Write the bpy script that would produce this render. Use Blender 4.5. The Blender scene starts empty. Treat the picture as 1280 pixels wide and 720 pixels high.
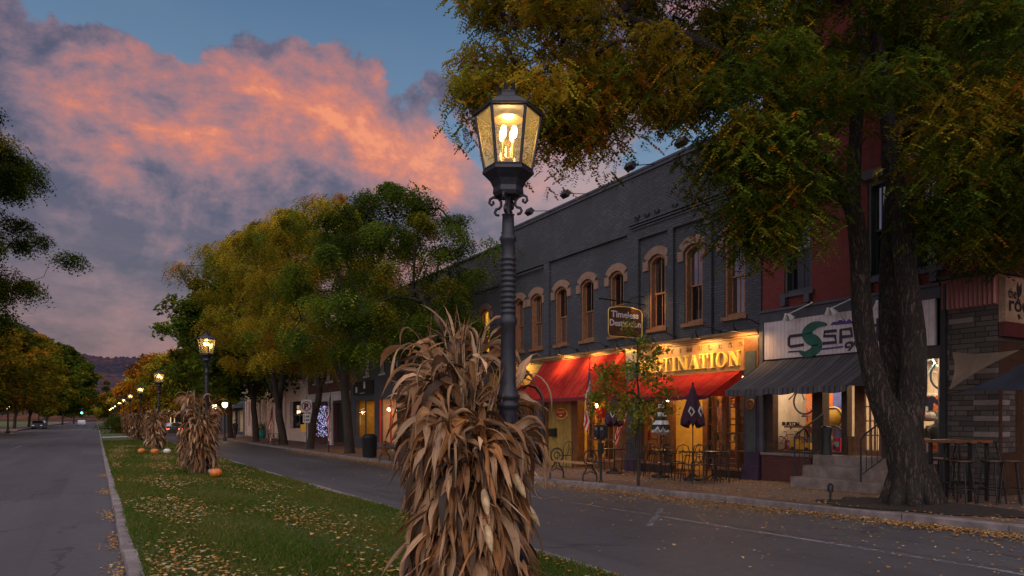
import bpy, math, random
import numpy as np
from mathutils import Vector, Matrix
R = math.radians
PI = math.pi
scene = bpy.context.scene
COL = scene.collection
rnd = random.Random(7)

# ------------------------------------------------------------------ frame of reference
# X = across the street (towards the shops), Y = along the street, Z = up, metres.
F, HY, EYE = 900.0, 523.0, 1.75
CT, ST = math.cos(R(30)), math.sin(R(30))
VX = 640 - F * math.tan(R(30))
LF = 14.6                      # the line of the shop fronts
def depth(x, L): return F * L / ((x - VX) * CT)
def S(x, L=LF): return (depth(x, L) - L * ST) / CT
def ZZ(x, y, L=LF): return EYE + (HY - y) * depth(x, L) / F
def W(x, y, Z):
    xc = (x - 640) / F * Z
    return (xc * CT + Z * ST, -xc * ST + Z * CT, EYE + (HY - y) * Z / F)
def interp(t, tab):
    if t <= tab[0][0]: return tab[0][1]
    for (a, va), (b, vb) in zip(tab, tab[1:]):
        if t <= b: return va + (vb - va) * (t - a) / (b - a)
    return tab[-1][1]
TA = [(0, 0), (12, 0), (23, -.06), (64, -.12), (4000, -.12)]
TB = [(-10, .30), (4.8, .2), (12.9, .05), (17.4, -.03), (23, -.12), (35, -.22), (64, -.29), (4000, -.29)]
KL, ML, MR, KR = -9.9, .28, 4.74, 10.6
def road_z(L, s):
    t = min(1, max(0, (L - 4.9) / (10.6 - 4.9)))
    return interp(s, TA) * (1 - t) + interp(s, TB) * t
def ground(L, s):
    z = road_z(L, s)
    if L > KR or L < KL: return z + .13
    if ML < L < MR and s < 126:
        return z + .12 + .05 * math.sin(PI * (L - ML) / (MR - ML))
    return z
def G(x, y):
    g = .1
    for _ in range(12):
        Z = F * (EYE - g) / (y - HY)
        p = W(x, y, Z)
        g = g * .5 + .5 * ground(p[0], p[1])
    return (p[0], p[1], ground(p[0], p[1]))

# ------------------------------------------------------------------ object helpers
def tag(o, label=None, cat=None, group=None, kind=None):
    if label: o['label'] = label
    if cat: o['category'] = cat
    if group: o['group'] = group
    if kind: o['kind'] = kind
    return o
def thing(name, loc=(0, 0, 0), rz=0, label=None, cat=None, group=None):
    o = bpy.data.objects.new(name, None); COL.objects.link(o)
    o.location = loc; o.rotation_euler = (0, 0, rz); o.empty_display_size = .2
    o['ox'], o['oy'], o['oz'] = 0., 0., 0.
    return tag(o, label, cat, group)
def copy_tree(o, parent=None):
    c = o.copy(); COL.objects.link(c); c.parent = parent
    for ch in list(o.children): copy_tree(ch, c)
    return c
class MB:
    def __init__(s): s.v = []; s.f = []; s.sm = []; s.g = []
    def add(s, vs, fs, smooth=False):
        n = len(s.v); s.g.append((n, n + len(vs), len(s.f), len(s.f) + len(fs))); s.v += [tuple(p) for p in vs]
        s.f += [tuple(n + i for i in f) for f in fs]; s.sm += [smooth] * len(fs)
        return s
    def quad(s, a, b, c, d): return s.add([a, b, c, d], [(0, 1, 2, 3)])
    def box(s, x0, x1, y0, y1, z0, z1):
        return s.add([(x0, y0, z0), (x1, y0, z0), (x1, y1, z0), (x0, y1, z0), (x0, y0, z1), (x1, y0, z1), (x1, y1, z1), (x0, y1, z1)],
                     [(0, 3, 2, 1), (4, 5, 6, 7), (0, 1, 5, 4), (1, 2, 6, 5), (2, 3, 7, 6), (3, 0, 4, 7)])
    def tube(s, pts, r, n=8, cap=True, smooth=True):
        pts = [Vector(p) for p in pts]; k = len(pts)
        if not hasattr(r, '__len__'): r = [r] * k
        rings = []; prev = None
        for i, p in enumerate(pts):
            t = (pts[min(i + 1, k - 1)] - pts[max(i - 1, 0)])
            t = t.normalized() if t.length > 1e-9 else Vector((0, 0, 1))
            if prev is None:
                a = Vector((1, 0, 0)) if abs(t.x) < .8 else Vector((0, 1, 0))
                u = (a - t * a.dot(t)).normalized()
            else:
                u = prev - t * prev.dot(t)
                u = u.normalized() if u.length > 1e-6 else t.orthogonal().normalized()
            prev = u; w = t.cross(u)
            rings.append([p + (u * math.cos(2 * PI * j / n) + w * math.sin(2 * PI * j / n)) * r[i] for j in range(n)])
        vs = [q for ring in rings for q in ring]; fs = []
        for i in range(k - 1):
            for j in range(n):
                fs.append((i * n + j, i * n + (j + 1) % n, (i + 1) * n + (j + 1) % n, (i + 1) * n + j))
        s.add(vs, fs, smooth)
        if cap:
            s.add(rings[0][::-1], [tuple(range(n))]); s.add(rings[-1], [tuple(range(n))])
        return s
    def lathe(s, prof, c=(0, 0, 0), n=16, smooth=True, rot=0, axis='z'):
        vs = []; fs = []
        for r_, z_ in prof:
            for j in range(n):
                a = 2 * PI * j / n + rot
                x, y = r_ * math.cos(a), r_ * math.sin(a)
                q = (x, y, z_) if axis == 'z' else ((z_, x, y) if axis == 'x' else (x, z_, y))
                vs.append((c[0] + q[0], c[1] + q[1], c[2] + q[2]))
        for i in range(len(prof) - 1):
            for j in range(n):
                fs.append((i * n + j, i * n + (j + 1) % n, (i + 1) * n + (j + 1) % n, (i + 1) * n + j))
        s.add(vs, fs, smooth)
        if prof[0][0] > 1e-4: s.add(vs[:n][::-1], [tuple(range(n))])
        if prof[-1][0] > 1e-4: s.add(vs[-n:], [tuple(range(n))])
        return s
    def prism(s, poly, a, b, plane='x'):
        """poly of 2-D points extruded from a to b along an axis; plane 'x': points are (y,z); 'y': (x,z); 'z': (x,y)"""
        n = len(poly)
        def m(p, t): return {'x': (t, p[0], p[1]), 'y': (p[0], t, p[1]), 'z': (p[0], p[1], t)}[plane]
        vs = [m(p, a) for p in poly] + [m(p, b) for p in poly]
        fs = [tuple(range(n)), tuple(range(2 * n - 1, n - 1, -1))] + [(i, (i + 1) % n, n + (i + 1) % n, n + i) for i in range(n)]
        return s.add(vs, fs)
    def xf(s, M, start=0):
        s.v = s.v[:start] + [tuple(M @ Vector(p)) for p in s.v[start:]]; return s
    def build_each(s, name, mat, parent=None, off=None):
        """pieces that do not touch one another become objects of their own"""
        bb = []
        for a, b, c, d in s.g:
            P = np.array(s.v[a:b]); bb.append((P.min(0) - .02, P.max(0) + .02))
        k = len(bb); root = list(range(k))
        def find(i):
            while root[i] != i: i = root[i]
            return i
        for i in range(k):
            for j in range(i):
                if (bb[i][0] <= bb[j][1]).all() and (bb[j][0] <= bb[i][1]).all(): root[find(i)] = find(j)
        out = []
        for r_ in sorted({find(i) for i in range(k)}):
            m = MB()
            for i in range(k):
                if find(i) == r_:
                    a, b, c, d = s.g[i]; m.add(s.v[a:b], [tuple(x - a for x in f) for f in s.f[c:d]], s.sm[c] if d > c else False)
            out.append(m.build(name, mat, parent, off))
        return out
    def build(s, name, mat, parent=None, off=None, loc=None):
        """off: subtracted from the vertices (parent's base); loc: own origin for a single-mesh thing"""
        me = bpy.data.meshes.new(name)
        o3 = off if off is not None else (loc if loc is not None else (0, 0, 0))
        me.from_pydata([(p[0] - o3[0], p[1] - o3[1], p[2] - o3[2]) for p in s.v], [], s.f)
        me.polygons.foreach_set('use_smooth', s.sm)
        me.materials.append(mat); me.update()
        o = bpy.data.objects.new(name, me); COL.objects.link(o)
        if parent: o.parent = parent
        if loc is not None: o.location = loc
        return o
def np_mesh(name, mat, V, nper, col=None, parent=None, uv=None, smooth=False):
    """V: (N*nper,3) array, consecutive nper vertices make one face; col: per-vertex colours"""
    V = np.asarray(V, dtype=np.float32).reshape(-1, 3)
    n = len(V); m = n // nper
    me = bpy.data.meshes.new(name)
    me.vertices.add(n); me.vertices.foreach_set('co', V.ravel())
    me.loops.add(n); me.loops.foreach_set('vertex_index', np.arange(n, dtype=np.int32))
    me.polygons.add(m); me.polygons.foreach_set('loop_start', np.arange(0, n, nper, dtype=np.int32))
    me.polygons.foreach_set('loop_total', np.full(m, nper, dtype=np.int32))
    me.update(calc_edges=True)
    if col is not None:
        at = me.attributes.new('Col', 'FLOAT_COLOR', 'POINT')
        c = np.ones((n, 4), dtype=np.float32); c[:, :3] = np.asarray(col).reshape(-1, 3)
        at.data.foreach_set('color', c.ravel())
    me.materials.append(mat)
    o = bpy.data.objects.new(name, me); COL.objects.link(o)
    if parent: o.parent = parent
    return o

# ------------------------------------------------------------------ materials
def lin(r, g=None, b=None):
    if g is None: r, g, b = r
    f = lambda c: (c / 255 / 12.92) if c / 255 <= .04045 else ((c / 255 + .055) / 1.055) ** 2.4
    return (f(r), f(g), f(b))
class NG:
    def __init__(s, nt): s.nt = nt; s.N = nt.nodes; s.L = nt.links
    def n(s, typ, **kw):
        nd = s.N.new(typ)
        for k, v in kw.items():
            if k.startswith('_'): setattr(nd, k[1:], v)
            else:
                key = k.replace('__', ' ')
                s.set(nd.inputs[key] if key in nd.inputs else nd.inputs[int(key[1:])], v)
        return nd
    def set(s, inp, v):
        if isinstance(v, bpy.types.NodeSocket): s.L.new(v, inp)
        elif isinstance(v, (tuple, list)) and inp.type == 'RGBA' and len(v) == 3: inp.default_value = (*v, 1)
        else: inp.default_value = v
    def m(s, op, a, b=None, c=None, clamp=False):
        nd = s.N.new('ShaderNodeMath'); nd.operation = op; nd.use_clamp = clamp
        for i, v in enumerate((a, b, c)):
            if v is not None: s.set(nd.inputs[i], v)
        return nd.outputs[0]
    def v(s, op, a, b=None, c=None):
        nd = s.N.new('ShaderNodeVectorMath'); nd.operation = op
        for i, x in enumerate((a, b, c)):
            if x is None: continue
            if op == 'SCALE' and i == 1: s.set(nd.inputs['Scale'], x)
            else: s.set(nd.inputs[i], x)
        return nd.outputs['Value'] if op in ('DOT_PRODUCT', 'LENGTH') else nd.outputs[0]
    def mix(s, f, a, b, typ='MIX'):
        nd = s.N.new('ShaderNodeMix'); nd.data_type = 'RGBA'; nd.blend_type = typ; nd.clamp_factor = True
        s.set(nd.inputs[0], f); s.set(nd.inputs[6], a); s.set(nd.inputs[7], b)
        return nd.outputs[2]
    def smooth(s, x, a, b):
        nd = s.N.new('ShaderNodeMapRange'); nd.interpolation_type = 'SMOOTHSTEP'
        s.set(nd.inputs[0], x); nd.inputs[1].default_value = a; nd.inputs[2].default_value = b
        return nd.outputs[0]
    def noise(s, vec, scale, detail=4, rough=.55, dist=0, out=0):
        nd = s.n('ShaderNodeTexNoise', Vector=vec, Scale=scale, Detail=detail, Roughness=rough, Distortion=dist)
        return nd.outputs[out]
def newmat(name):
    m = bpy.data.materials.new(name); m.use_nodes = True
    m.node_tree.nodes.clear()
    g = NG(m.node_tree)
    out = g.N.new('ShaderNodeOutputMaterial')
    return m, g, out
def obj_coord(g): return g.n('ShaderNodeTexCoord').outputs['Object']
def wpos(g): return g.n('ShaderNodeNewGeometry').outputs['Position']
def bsdf(g, out, color, rough=.6, metal=0, normal=None, emit=None, estr=0, spec=None, coat=None):
    b = g.n('ShaderNodeBsdfPrincipled')
    g.set(b.inputs['Base Color'], color); g.set(b.inputs['Roughness'], rough); g.set(b.inputs['Metallic'], metal)
    if normal is not None: g.set(b.inputs['Normal'], normal)
    if emit is not None:
        g.set(b.inputs['Emission Color'], emit); g.set(b.inputs['Emission Strength'], estr)
    if spec is not None: g.set(b.inputs['Specular IOR Level'], spec)
    g.L.new(b.outputs[0], out.inputs[0]); return b
def bump(g, h, strength=.5, dist=.01):
    return g.n('ShaderNodeBump', Strength=strength, Distance=dist, Height=h).outputs[0]
def simple(name, c, rough=.6, metal=0, var=.25, scale=8, bmp=.25, bs=60, bd=.004, spec=None, grime=0):
    """painted or plain surface with worn variation"""
    m, g, out = newmat(name); p = wpos(g)
    n = g.noise(p, scale, 6, .65); n2 = g.noise(p, bs, 4, .6)
    c0 = tuple(x * (1 - var) for x in c); c1 = tuple(min(1, x * (1 + var)) for x in c)
    cc = g.mix(g.smooth(n, .3, .7), c0, c1)
    if grime:
        cc = g.mix(g.m('MULTIPLY', g.smooth(g.noise(p, scale * .35, 8, .7), .45, .75), grime), cc, tuple(x * .25 for x in c))
    rr = g.m('MULTIPLY_ADD', n, .3, rough - .15)
    bsdf(g, out, cc, rr, metal, bump(g, n2, bmp, bd), spec=spec)
    return m
def glow(name, c, strength):
    m, g, out = newmat(name)
    e = g.n('ShaderNodeEmission', Color=c, Strength=strength)
    g.L.new(e.outputs[0], out.inputs[0]); return m
def leafmat(name, trans=.35, rough=.6):
    m, g, out = newmat(name)
    a = g.n('ShaderNodeAttribute', _attribute_name='Col').outputs['Color']
    d = g.n('ShaderNodeBsdfDiffuse', Color=a, Roughness=rough)
    t = g.n('ShaderNodeBsdfTranslucent', Color=a)
    mx = g.n('ShaderNodeMixShader', i0=trans)
    g.L.new(d.outputs[0], mx.inputs[1]); g.L.new(t.outputs[0], mx.inputs[2])
    g.L.new(mx.outputs[0], out.inputs[0]); return m
def brick(name, c1, c2, mortar, bw=.21, rh=.072, ms=.01, bmp=.8, var=.3, rough=.8, stain=.35):
    m, g, out = newmat(name); p = wpos(g)
    sx = g.n('ShaderNodeSeparateXYZ', Vector=p)
    along = g.m('ADD', sx.outputs[0], sx.outputs[1])
    v = g.n('ShaderNodeCombineXYZ', X=along, Y=sx.outputs[2]).outputs[0]
    v = g.v('ADD', v, g.v('SCALE', g.noise(p, 3, 3, out=1), .012))
    b = g.n('ShaderNodeTexBrick', Vector=v, Color1=c1, Color2=c2, Mortar=mortar, Scale=1., **{'Mortar__Size': ms, 'Mortar__Smooth': .3, 'Bias': 0., 'Brick__Width': bw, 'Row__Height': rh})
    n = g.noise(p, .9, 8, .7)
    n2 = g.noise(p, 18, 5, .7)
    cc = g.mix(g.smooth(n, .35, .7), b.outputs['Color'], tuple(x * (1 - stain) for x in c1))
    cc = g.mix(var, cc, g.mix(n2, (0, 0, 0), cc), 'MIX')
    # streaks under sills and rain marks
    st = g.noise(g.v('MULTIPLY', p, (5., 5., .35)), 1., 6, .7)
    cc = g.mix(g.m('MULTIPLY', g.smooth(st, .52, .75), .45), cc, tuple(x * .45 for x in c2))
    h = g.m('ADD', g.m('MULTIPLY', b.outputs['Fac'], -1.), g.m('MULTIPLY', n2, .9))
    bsdf(g, out, cc, rough, 0, bump(g, h, bmp, .012))
    return m
# ------------------------------------------------------------------ palette of materials
M = {}
M['iron'] = simple('black_cast_iron', (.018, .018, .026), .5, .2, .35, 14, .5, 90, .003)
M['iron_plain'] = simple('black_painted_metal', (.015, .014, .014), .5, .3, .3, 20, .2)
M['brass'] = simple('aged_brass', (.45, .28, .09), .35, .9, .2, 30, .1)
M['grey_brick'] = brick('painted_grey_brick', (.118, .125, .142), (.068, .074, .088), (.04, .044, .052), bmp=1.2, ms=.014, stain=.55)
M['grey_brick2'] = brick('painted_pale_grey_brick', (.13, .13, .15), (.10, .10, .12), (.08, .08, .09), bmp=.9)
M['red_brick'] = brick('red_brick', (.26, .035, .03), (.19, .026, .024), (.13, .05, .045), bmp=.7, stain=.25)
M['dark_brick'] = brick('dark_red_brick', (.16, .045, .035), (.10, .03, .025), (.09, .06, .05), bmp=.9)
M['far_brick'] = brick('plain_grey_brick', (.17, .17, .18), (.13, .13, .15), (.12, .12, .13))
M['arch_brick'] = brick('tan_brick_arch', (.43, .26, .18), (.33, .19, .13), (.25, .16, .11), bw=.07, rh=.22, ms=.008)
M['grey_trim'] = simple('dark_grey_painted_trim', (.06, .063, .078), .6, 0, .25, 5, .3)
M['green_trim'] = simple('grey_green_painted_timber', (.045, .06, .062), .55, 0, .25, 5, .3)
M['purple_trim'] = simple('dark_purple_painted_timber', (.05, .03, .062), .55, 0, .25, 5, .3)
M['tan_wood'] = simple('tan_painted_window_timber', (.25, .115, .055), .5, 0, .3, 12, .3, 80)
M['brown_wood'] = simple('brown_varnished_timber', (.16, .065, .022), .4, 0, .35, 9, .3, 70)
M['dark_wood'] = simple('dark_stained_timber', (.045, .024, .014), .45, 0, .35, 9, .3, 70)
M['fascia'] = simple('ochre_fascia_board', (.3, .17, .065), .55, 0, .2, 4, .25)
M['yellow_wall'] = simple('mustard_painted_panel', (.34, .22, .05), .55, 0, .2, 4, .25)
M['cream'] = simple('cream_plaster', (.55, .47, .36), .8, 0, .12, 3, .2)
M['gold'] = simple('gilded_letters', (.95, .66, .16), .4, .05, .15, 10, .1)
M['white'] = simple('white_paint', (.7, .68, .66), .5, 0, .12, 6, .15)
M['offwhite'] = simple('weathered_white_paint', (.5, .46, .45), .6, 0, .2, 6, .2)
M['limestone'] = simple('pale_pink_limestone', (.6, .46, .41), .8, 0, .2, 3, .3, 40, .01, grime=.3)
M['black'] = simple('matt_black', (.012, .012, .013), .6, 0, .2, 10, .1)
M['charcoal'] = simple('charcoal_cloth', (.035, .035, .04), .9, 0, .2, 10, .1)
M['sign_brown'] = simple('dark_maroon_sign_board', (.1, .045, .028), .5, 0, .2, 8, .15)
M['roof'] = simple('tar_roof', (.03, .03, .032), .9, 0, .3, 4, .3)
M['stepstone'] = simple('worn_concrete_step', (.2, .16, .14), .85, 0, .3, 5, .5, 50, .006, grime=.5)
M['pumpkin'] = simple('orange_pumpkin_skin', (.55, .15, .02), .45, 0, .25, 14, .2)
M['gourd'] = simple('white_pumpkin_skin', (.62, .56, .48), .45, 0, .12, 14, .2)
M['stem'] = simple('dry_stem', (.16, .13, .06), .8)
M['teal'] = simple('teal_glazed_pot', (.02, .17, .16), .25, 0, .2, 8, .1)
M['purple_cloth'] = simple('purple_umbrella_cloth', (.05, .014, .034), .85, 0, .3, 8, .2)
M['bark_dist'] = simple('dark_bark', (.035, .024, .018), .95, 0, .4, 3, .9, 12, .03)
M['rust_metal'] = None
M['chrome'] = simple('brushed_metal', (.5, .5, .5), .3, .9, .1)
M['shirt_dark'] = simple('dark_clothing', (.02, .02, .03), .9)
M['skin'] = simple('skin', (.42, .23, .16), .6, 0, .05)
M['red_paint'] = simple('red_paint', (.42, .03, .02), .5, 0, .15)
M['pink_paint'] = simple('magenta_bicycle_paint', (.5, .02, .12), .35, 0, .1)
M['yellow_paint'] = simple('yellow_paint', (.6, .33, .02), .5, 0, .1)
M['orange_paint'] = simple('orange_paint', (.7, .18, .02), .5, 0, .1)
M['cyan_paint'] = simple('pale_cyan_paint', (.3, .6, .6), .4, 0, .1)
M['blue_print'] = simple('violet_blue_print', (.13, .15, .42), .6, 0, .2, 3)
M['rubber'] = simple('black_rubber', (.02, .02, .022), .8)
M['logo_green'] = simple('dark_green_logo_paint', (.006, .09, .06), .45, 0, .3, 6)
M['logo_dark'] = simple('dark_aubergine_logo_paint', (.02, .01, .03), .45)
M['logo_violet'] = simple('violet_logo_paint', (.05, .03, .2), .5)
M['floor_wood'] = simple('shop_floor_boards', (.15, .08, .04), .5, 0, .3, 6)
M['mum'] = simple('cream_pink_flowers', (.6, .35, .3), .8, 0, .4, 40)

def barkmat():
    m, g, out = newmat('furrowed_grey_bark'); p = wpos(g)
    q = g.v('ADD', g.v('MULTIPLY', p, (1., 1., .2)), g.v('SCALE', g.noise(p, 2.5, 4, out=1), .12))
    rd = g.m('ABSOLUTE', g.m('MULTIPLY_ADD', g.noise(q, 19, 5, .6), 2., -1.))
    r2 = g.m('ABSOLUTE', g.m('MULTIPLY_ADD', g.noise(q, 38, 4, .6), 2., -1.)); nf = g.noise(p, 55, 5, .7)
    h = g.m('ADD', g.m('MULTIPLY', g.smooth(rd, 0, .28), .8), g.m('ADD', g.m('MULTIPLY', g.smooth(r2, 0, .35), .35), g.m('MULTIPLY', nf, .35)))
    c = g.mix(g.smooth(h, .35, 1.35), (.017, .011, .009), (.115, .078, .058))
    c = g.mix(g.m('MULTIPLY', g.smooth(g.noise(p, 1.3, 5, .6), .5, .7), .5), c, (.05, .045, .03))
    bsdf(g, out, c, .92, 0, bump(g, h, 1., .05)); return m
M['bark'] = barkmat()

def asphalt(name, c, warm):
    m, g, out = newmat(name); p = wpos(g)
    big = g.noise(g.v('MULTIPLY', p, (1., .18, 1.)), .8, 6, .6)
    fine = g.noise(p, 90, 3, .7); mid = g.noise(p, 7, 6, .65)
    cr = g.n('ShaderNodeTexVoronoi', Vector=g.v('ADD', g.v('MULTIPLY', p, (.32, .2, 0.)), g.v('SCALE', g.noise(p, 1.2, 5, out=1), .35)), Scale=1., _feature='DISTANCE_TO_EDGE').outputs[0]
    crack = g.m('MULTIPLY', g.m('SUBTRACT', 1., g.smooth(cr, .0, .013)), g.smooth(g.noise(p, .35, 3), .44, .52))
    cc = g.mix(g.smooth(big, .3, .72), tuple(x * .72 for x in c), tuple(x * 1.25 for x in c))
    cc = g.mix(g.m('MULTIPLY', g.smooth(mid, .35, .75), .4), cc, tuple(x * .7 for x in c))
    cc = g.mix(g.m('MULTIPLY', g.smooth(fine, .35, .75), .5), cc, tuple(x * 1.9 for x in c))
    tl = g.m('SINE', g.m('MULTIPLY', g.n('ShaderNodeSeparateXYZ', Vector=p).outputs[0], 3.4)); cc = g.mix(g.m('MULTIPLY', g.smooth(g.m('ADD', tl, g.m('MULTIPLY', mid, .8)), .6, 1.3), .3), cc, tuple(x * 1.5 for x in c))
    # oil stains and repair patches
    st = g.smooth(g.noise(g.v('MULTIPLY', p, (1., .5, 1.)), .55, 4, .5, .6), .62, .7)
    cc = g.mix(g.m('MULTIPLY', st, .65), cc, tuple(x * .45 for x in c))
    sp = g.n('ShaderNodeSeparateXYZ', Vector=p)
    bt = g.n('ShaderNodeTexBrick', Vector=g.n('ShaderNodeCombineXYZ', X=sp.outputs[1], Y=g.m('ADD', sp.outputs[0], .7)).outputs[0], Color1=(1, 1, 1), Color2=(.0, .0, .0), Mortar=(.5, .5, .5), Scale=1., **{'Mortar__Size': .012, 'Brick__Width': 9.5, 'Row__Height': 3.1})
    cc = g.mix(.3, cc, g.mix(bt.outputs['Color'], tuple(x * .35 for x in c), tuple(x * 1.6 for x in c)))
    cc = g.mix(g.m('MULTIPLY', crack, .5), cc, tuple(x * .22 for x in c))
    cc = g.mix(g.m('MULTIPLY', g.m('SUBTRACT', 1., bt.outputs['Fac'] if False else 1.), 0.), cc, c)
    h = g.m('ADD', fine, g.m('MULTIPLY', crack, -2.))
    bsdf(g, out, cc, g.m('MULTIPLY_ADD', mid, .25, .52), 0, bump(g, h, .6, .006), spec=.35); return m
M['asphalt'] = asphalt('worn_asphalt', (.057, .053, .058), 0)

def pavers():
    m, g, out = newmat('brick_pavement'); p = wpos(g)
    b = g.n('ShaderNodeTexBrick', Vector=p, Color1=(.2, .1, .07), Color2=(.13, .07, .055), Mortar=(.05, .04, .035), Scale=1., **{'Mortar__Size': .008, 'Brick__Width': .2, 'Row__Height': .1, 'Mortar__Smooth': .2})
    n = g.noise(p, 1.1, 7, .65); n2 = g.noise(p, 30, 5, .7)
    c = g.mix(g.smooth(n, .35, .7), b.outputs['Color'], (.17, .12, .095))
    c = g.mix(g.m('MULTIPLY', n2, .5), c, (.06, .04, .035))
    bsdf(g, out, c, .8, 0, bump(g, g.m('ADD', n2, g.m('MULTIPLY', b.outputs['Fac'], -1.5)), .6, .006)); return m
M['pavers'] = pavers()
M['kerb'] = simple('weathered_kerb_stone', (.19, .155, .15), .85, 0, .35, 3.5, .7, 40, .01, grime=.6)
def soilmat(name, a, b_):
    m, g, out = newmat(name); p = wpos(g)
    n = g.noise(p, 22, 8, .75); n1 = g.noise(p, 1.2, 5)
    c = g.mix(n1, a, b_); c = g.mix(g.smooth(n, .4, .7), c, tuple(x * 2.2 for x in a))
    bsdf(g, out, c, .95, 0, bump(g, n, 1., .04)); return m
M['soil'] = soilmat('bark_mulch', (.022, .014, .01), (.012, .008, .007))
M['ground'] = soilmat('bare_ground', (.05, .045, .03), (.04, .045, .03))
def lawnmat():
    m, g, out = newmat('short_lawn'); p = wpos(g)
    n = g.noise(p, .8, 6, .6); n2 = g.noise(p, 40, 6, .75); n3 = g.noise(p, 5, 5, .6)
    c = g.mix(g.smooth(n, .3, .7), (.05, .085, .011), (.1, .105, .02))
    c = g.mix(g.smooth(n2, .3, .62), tuple(x for x in (.02, .045, .007)), c)
    c = g.mix(g.m('MULTIPLY', g.smooth(n3, .52, .72), .5), c, (.12, .085, .03))
    bsdf(g, out, c, .9, 0, bump(g, n2, 1., .05)); return m
M['lawn'] = lawnmat()
M['leaf'] = leafmat('tree_leaf', .4)
M['dry_leaf'] = leafmat('fallen_leaf', .15)
M['blade'] = leafmat('grass_blade', .3)

def glassmat(name, tint=(.75, .7, .65), gl=.12, rough=.03):
    """thin shop glass: mostly clear, a little mirror"""
    m, g, out = newmat(name)
    t = g.n('ShaderNodeBsdfTransparent', Color=tint); s_ = g.n('ShaderNodeBsdfGlossy', Color=(.9, .9, .95), Roughness=rough)
    fr = g.n('ShaderNodeLayerWeight', Blend=.25).outputs['Facing']
    mx = g.n('ShaderNodeMixShader', i0=g.m('MULTIPLY_ADD', fr, .25, gl))
    g.L.new(t.outputs[0], mx.inputs[1]); g.L.new(s_.outputs[0], mx.inputs[2]); g.L.new(mx.outputs[0], out.inputs[0]); return m
M['shop_glass'] = glassmat('clear_shop_glass', (.9, .86, .8), .05)
def darkglass(name, base, refl):
    m, g, out = newmat(name); p = wpos(g)
    nb = bump(g, g.noise(p, 1.1, 2), .12, .05)
    d = g.n('ShaderNodeBsdfDiffuse', Color=base); s_ = g.n('ShaderNodeBsdfGlossy', Color=(.85, .85, .95), Roughness=.04, Normal=nb)
    mx = g.n('ShaderNodeMixShader', i0=refl)
    g.L.new(d.outputs[0], mx.inputs[1]); g.L.new(s_.outputs[0], mx.inputs[2]); g.L.new(mx.outputs[0], out.inputs[0]); return m
M['sash_glass'] = darkglass('reflecting_window_glass', (.008, .008, .01), .42)
M['sash_dark'] = darkglass('dark_window_glass', (.006, .006, .008), .09)
M['blind'] = simple('pale_window_blind', (.42, .40, .46), .8, 0, .15, 3)
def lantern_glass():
    m, g, out = newmat('glowing_lantern_glass'); p = wpos(g)
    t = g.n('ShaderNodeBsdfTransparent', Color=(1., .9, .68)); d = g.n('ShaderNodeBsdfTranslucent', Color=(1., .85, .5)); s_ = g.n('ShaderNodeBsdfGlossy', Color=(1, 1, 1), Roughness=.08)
    e = g.n('ShaderNodeEmission', Color=(1., .62, .16), Strength=.5)  # weak emission in the panes stands in for mantle light scattered by glass
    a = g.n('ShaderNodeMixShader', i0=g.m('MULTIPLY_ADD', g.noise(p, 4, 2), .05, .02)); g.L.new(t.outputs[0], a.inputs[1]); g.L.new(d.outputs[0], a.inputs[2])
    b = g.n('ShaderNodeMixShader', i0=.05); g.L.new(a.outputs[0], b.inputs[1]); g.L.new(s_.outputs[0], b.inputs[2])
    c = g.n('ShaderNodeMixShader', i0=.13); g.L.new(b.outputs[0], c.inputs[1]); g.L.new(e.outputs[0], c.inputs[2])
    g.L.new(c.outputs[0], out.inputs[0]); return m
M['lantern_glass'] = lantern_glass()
M['mantle'] = glow('glowing_gas_mantle', (1., .68, .28), 42)
M['bulb'] = glow('warm_bulb', (1., .62, .25), 45)
M['bulb_white'] = glow('white_bulb', (1., .72, .42), 5)
M['fairy'] = glow('violet_white_fairy_light', (.6, .55, 1.), 2.2)
M['yellow_lit'] = glow('lit_yellow_blind', (1., .48, .05), .75)
M['lit_room'] = glow('bright_shop_interior', (1., .7, .35), 1.)
M['green_light'] = glow('green_signal_lens', (.05, 1., .55), 25)
M['red_light'] = glow('red_tail_lens', (1., .06, .02), 12)
M['screen_glow'] = glow('white_lit_sign', (.8, .85, 1.), 3.5)

def cornmat():
    m, g, out = newmat('dried_corn_leaf')
    a = g.n('ShaderNodeAttribute', _attribute_name='Col').outputs['Color']
    uv = g.n('ShaderNodeAttribute', _attribute_name='fib').outputs['Vector']
    st = g.noise(g.v('MULTIPLY', uv, (17., 1.2, 1.)), 1., 5, .7)
    sp = g.noise(wpos(g), 14, 6, .7)
    c = g.mix(g.smooth(st, .36, .62), g.mix(1., a, (.4, .32, .25), 'MULTIPLY'), a)
    c = g.mix(g.m('MULTIPLY', g.smooth(sp, .55, .72), .65), c, g.mix(1., a, (.3, .2, .13), 'MULTIPLY'))
    b = g.n('ShaderNodeBump', Strength=.6, Distance=.004, Height=st).outputs[0]
    d = g.n('ShaderNodeBsdfDiffuse', Color=c, Roughness=.5, Normal=b); t = g.n('ShaderNodeBsdfTranslucent', Color=c, Normal=b)
    gl = g.n('ShaderNodeBsdfGlossy', Color=(.6, .55, .5), Roughness=.5, Normal=b)
    x = g.n('ShaderNodeMixShader', i0=.22); g.L.new(d.outputs[0], x.inputs[1]); g.L.new(t.outputs[0], x.inputs[2])
    y = g.n('ShaderNodeMixShader', i0=.05); g.L.new(x.outputs[0], y.inputs[1]); g.L.new(gl.outputs[0], y.inputs[2])
    g.L.new(y.outputs[0], out.inputs[0]); return m
M['corn'] = cornmat()

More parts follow.
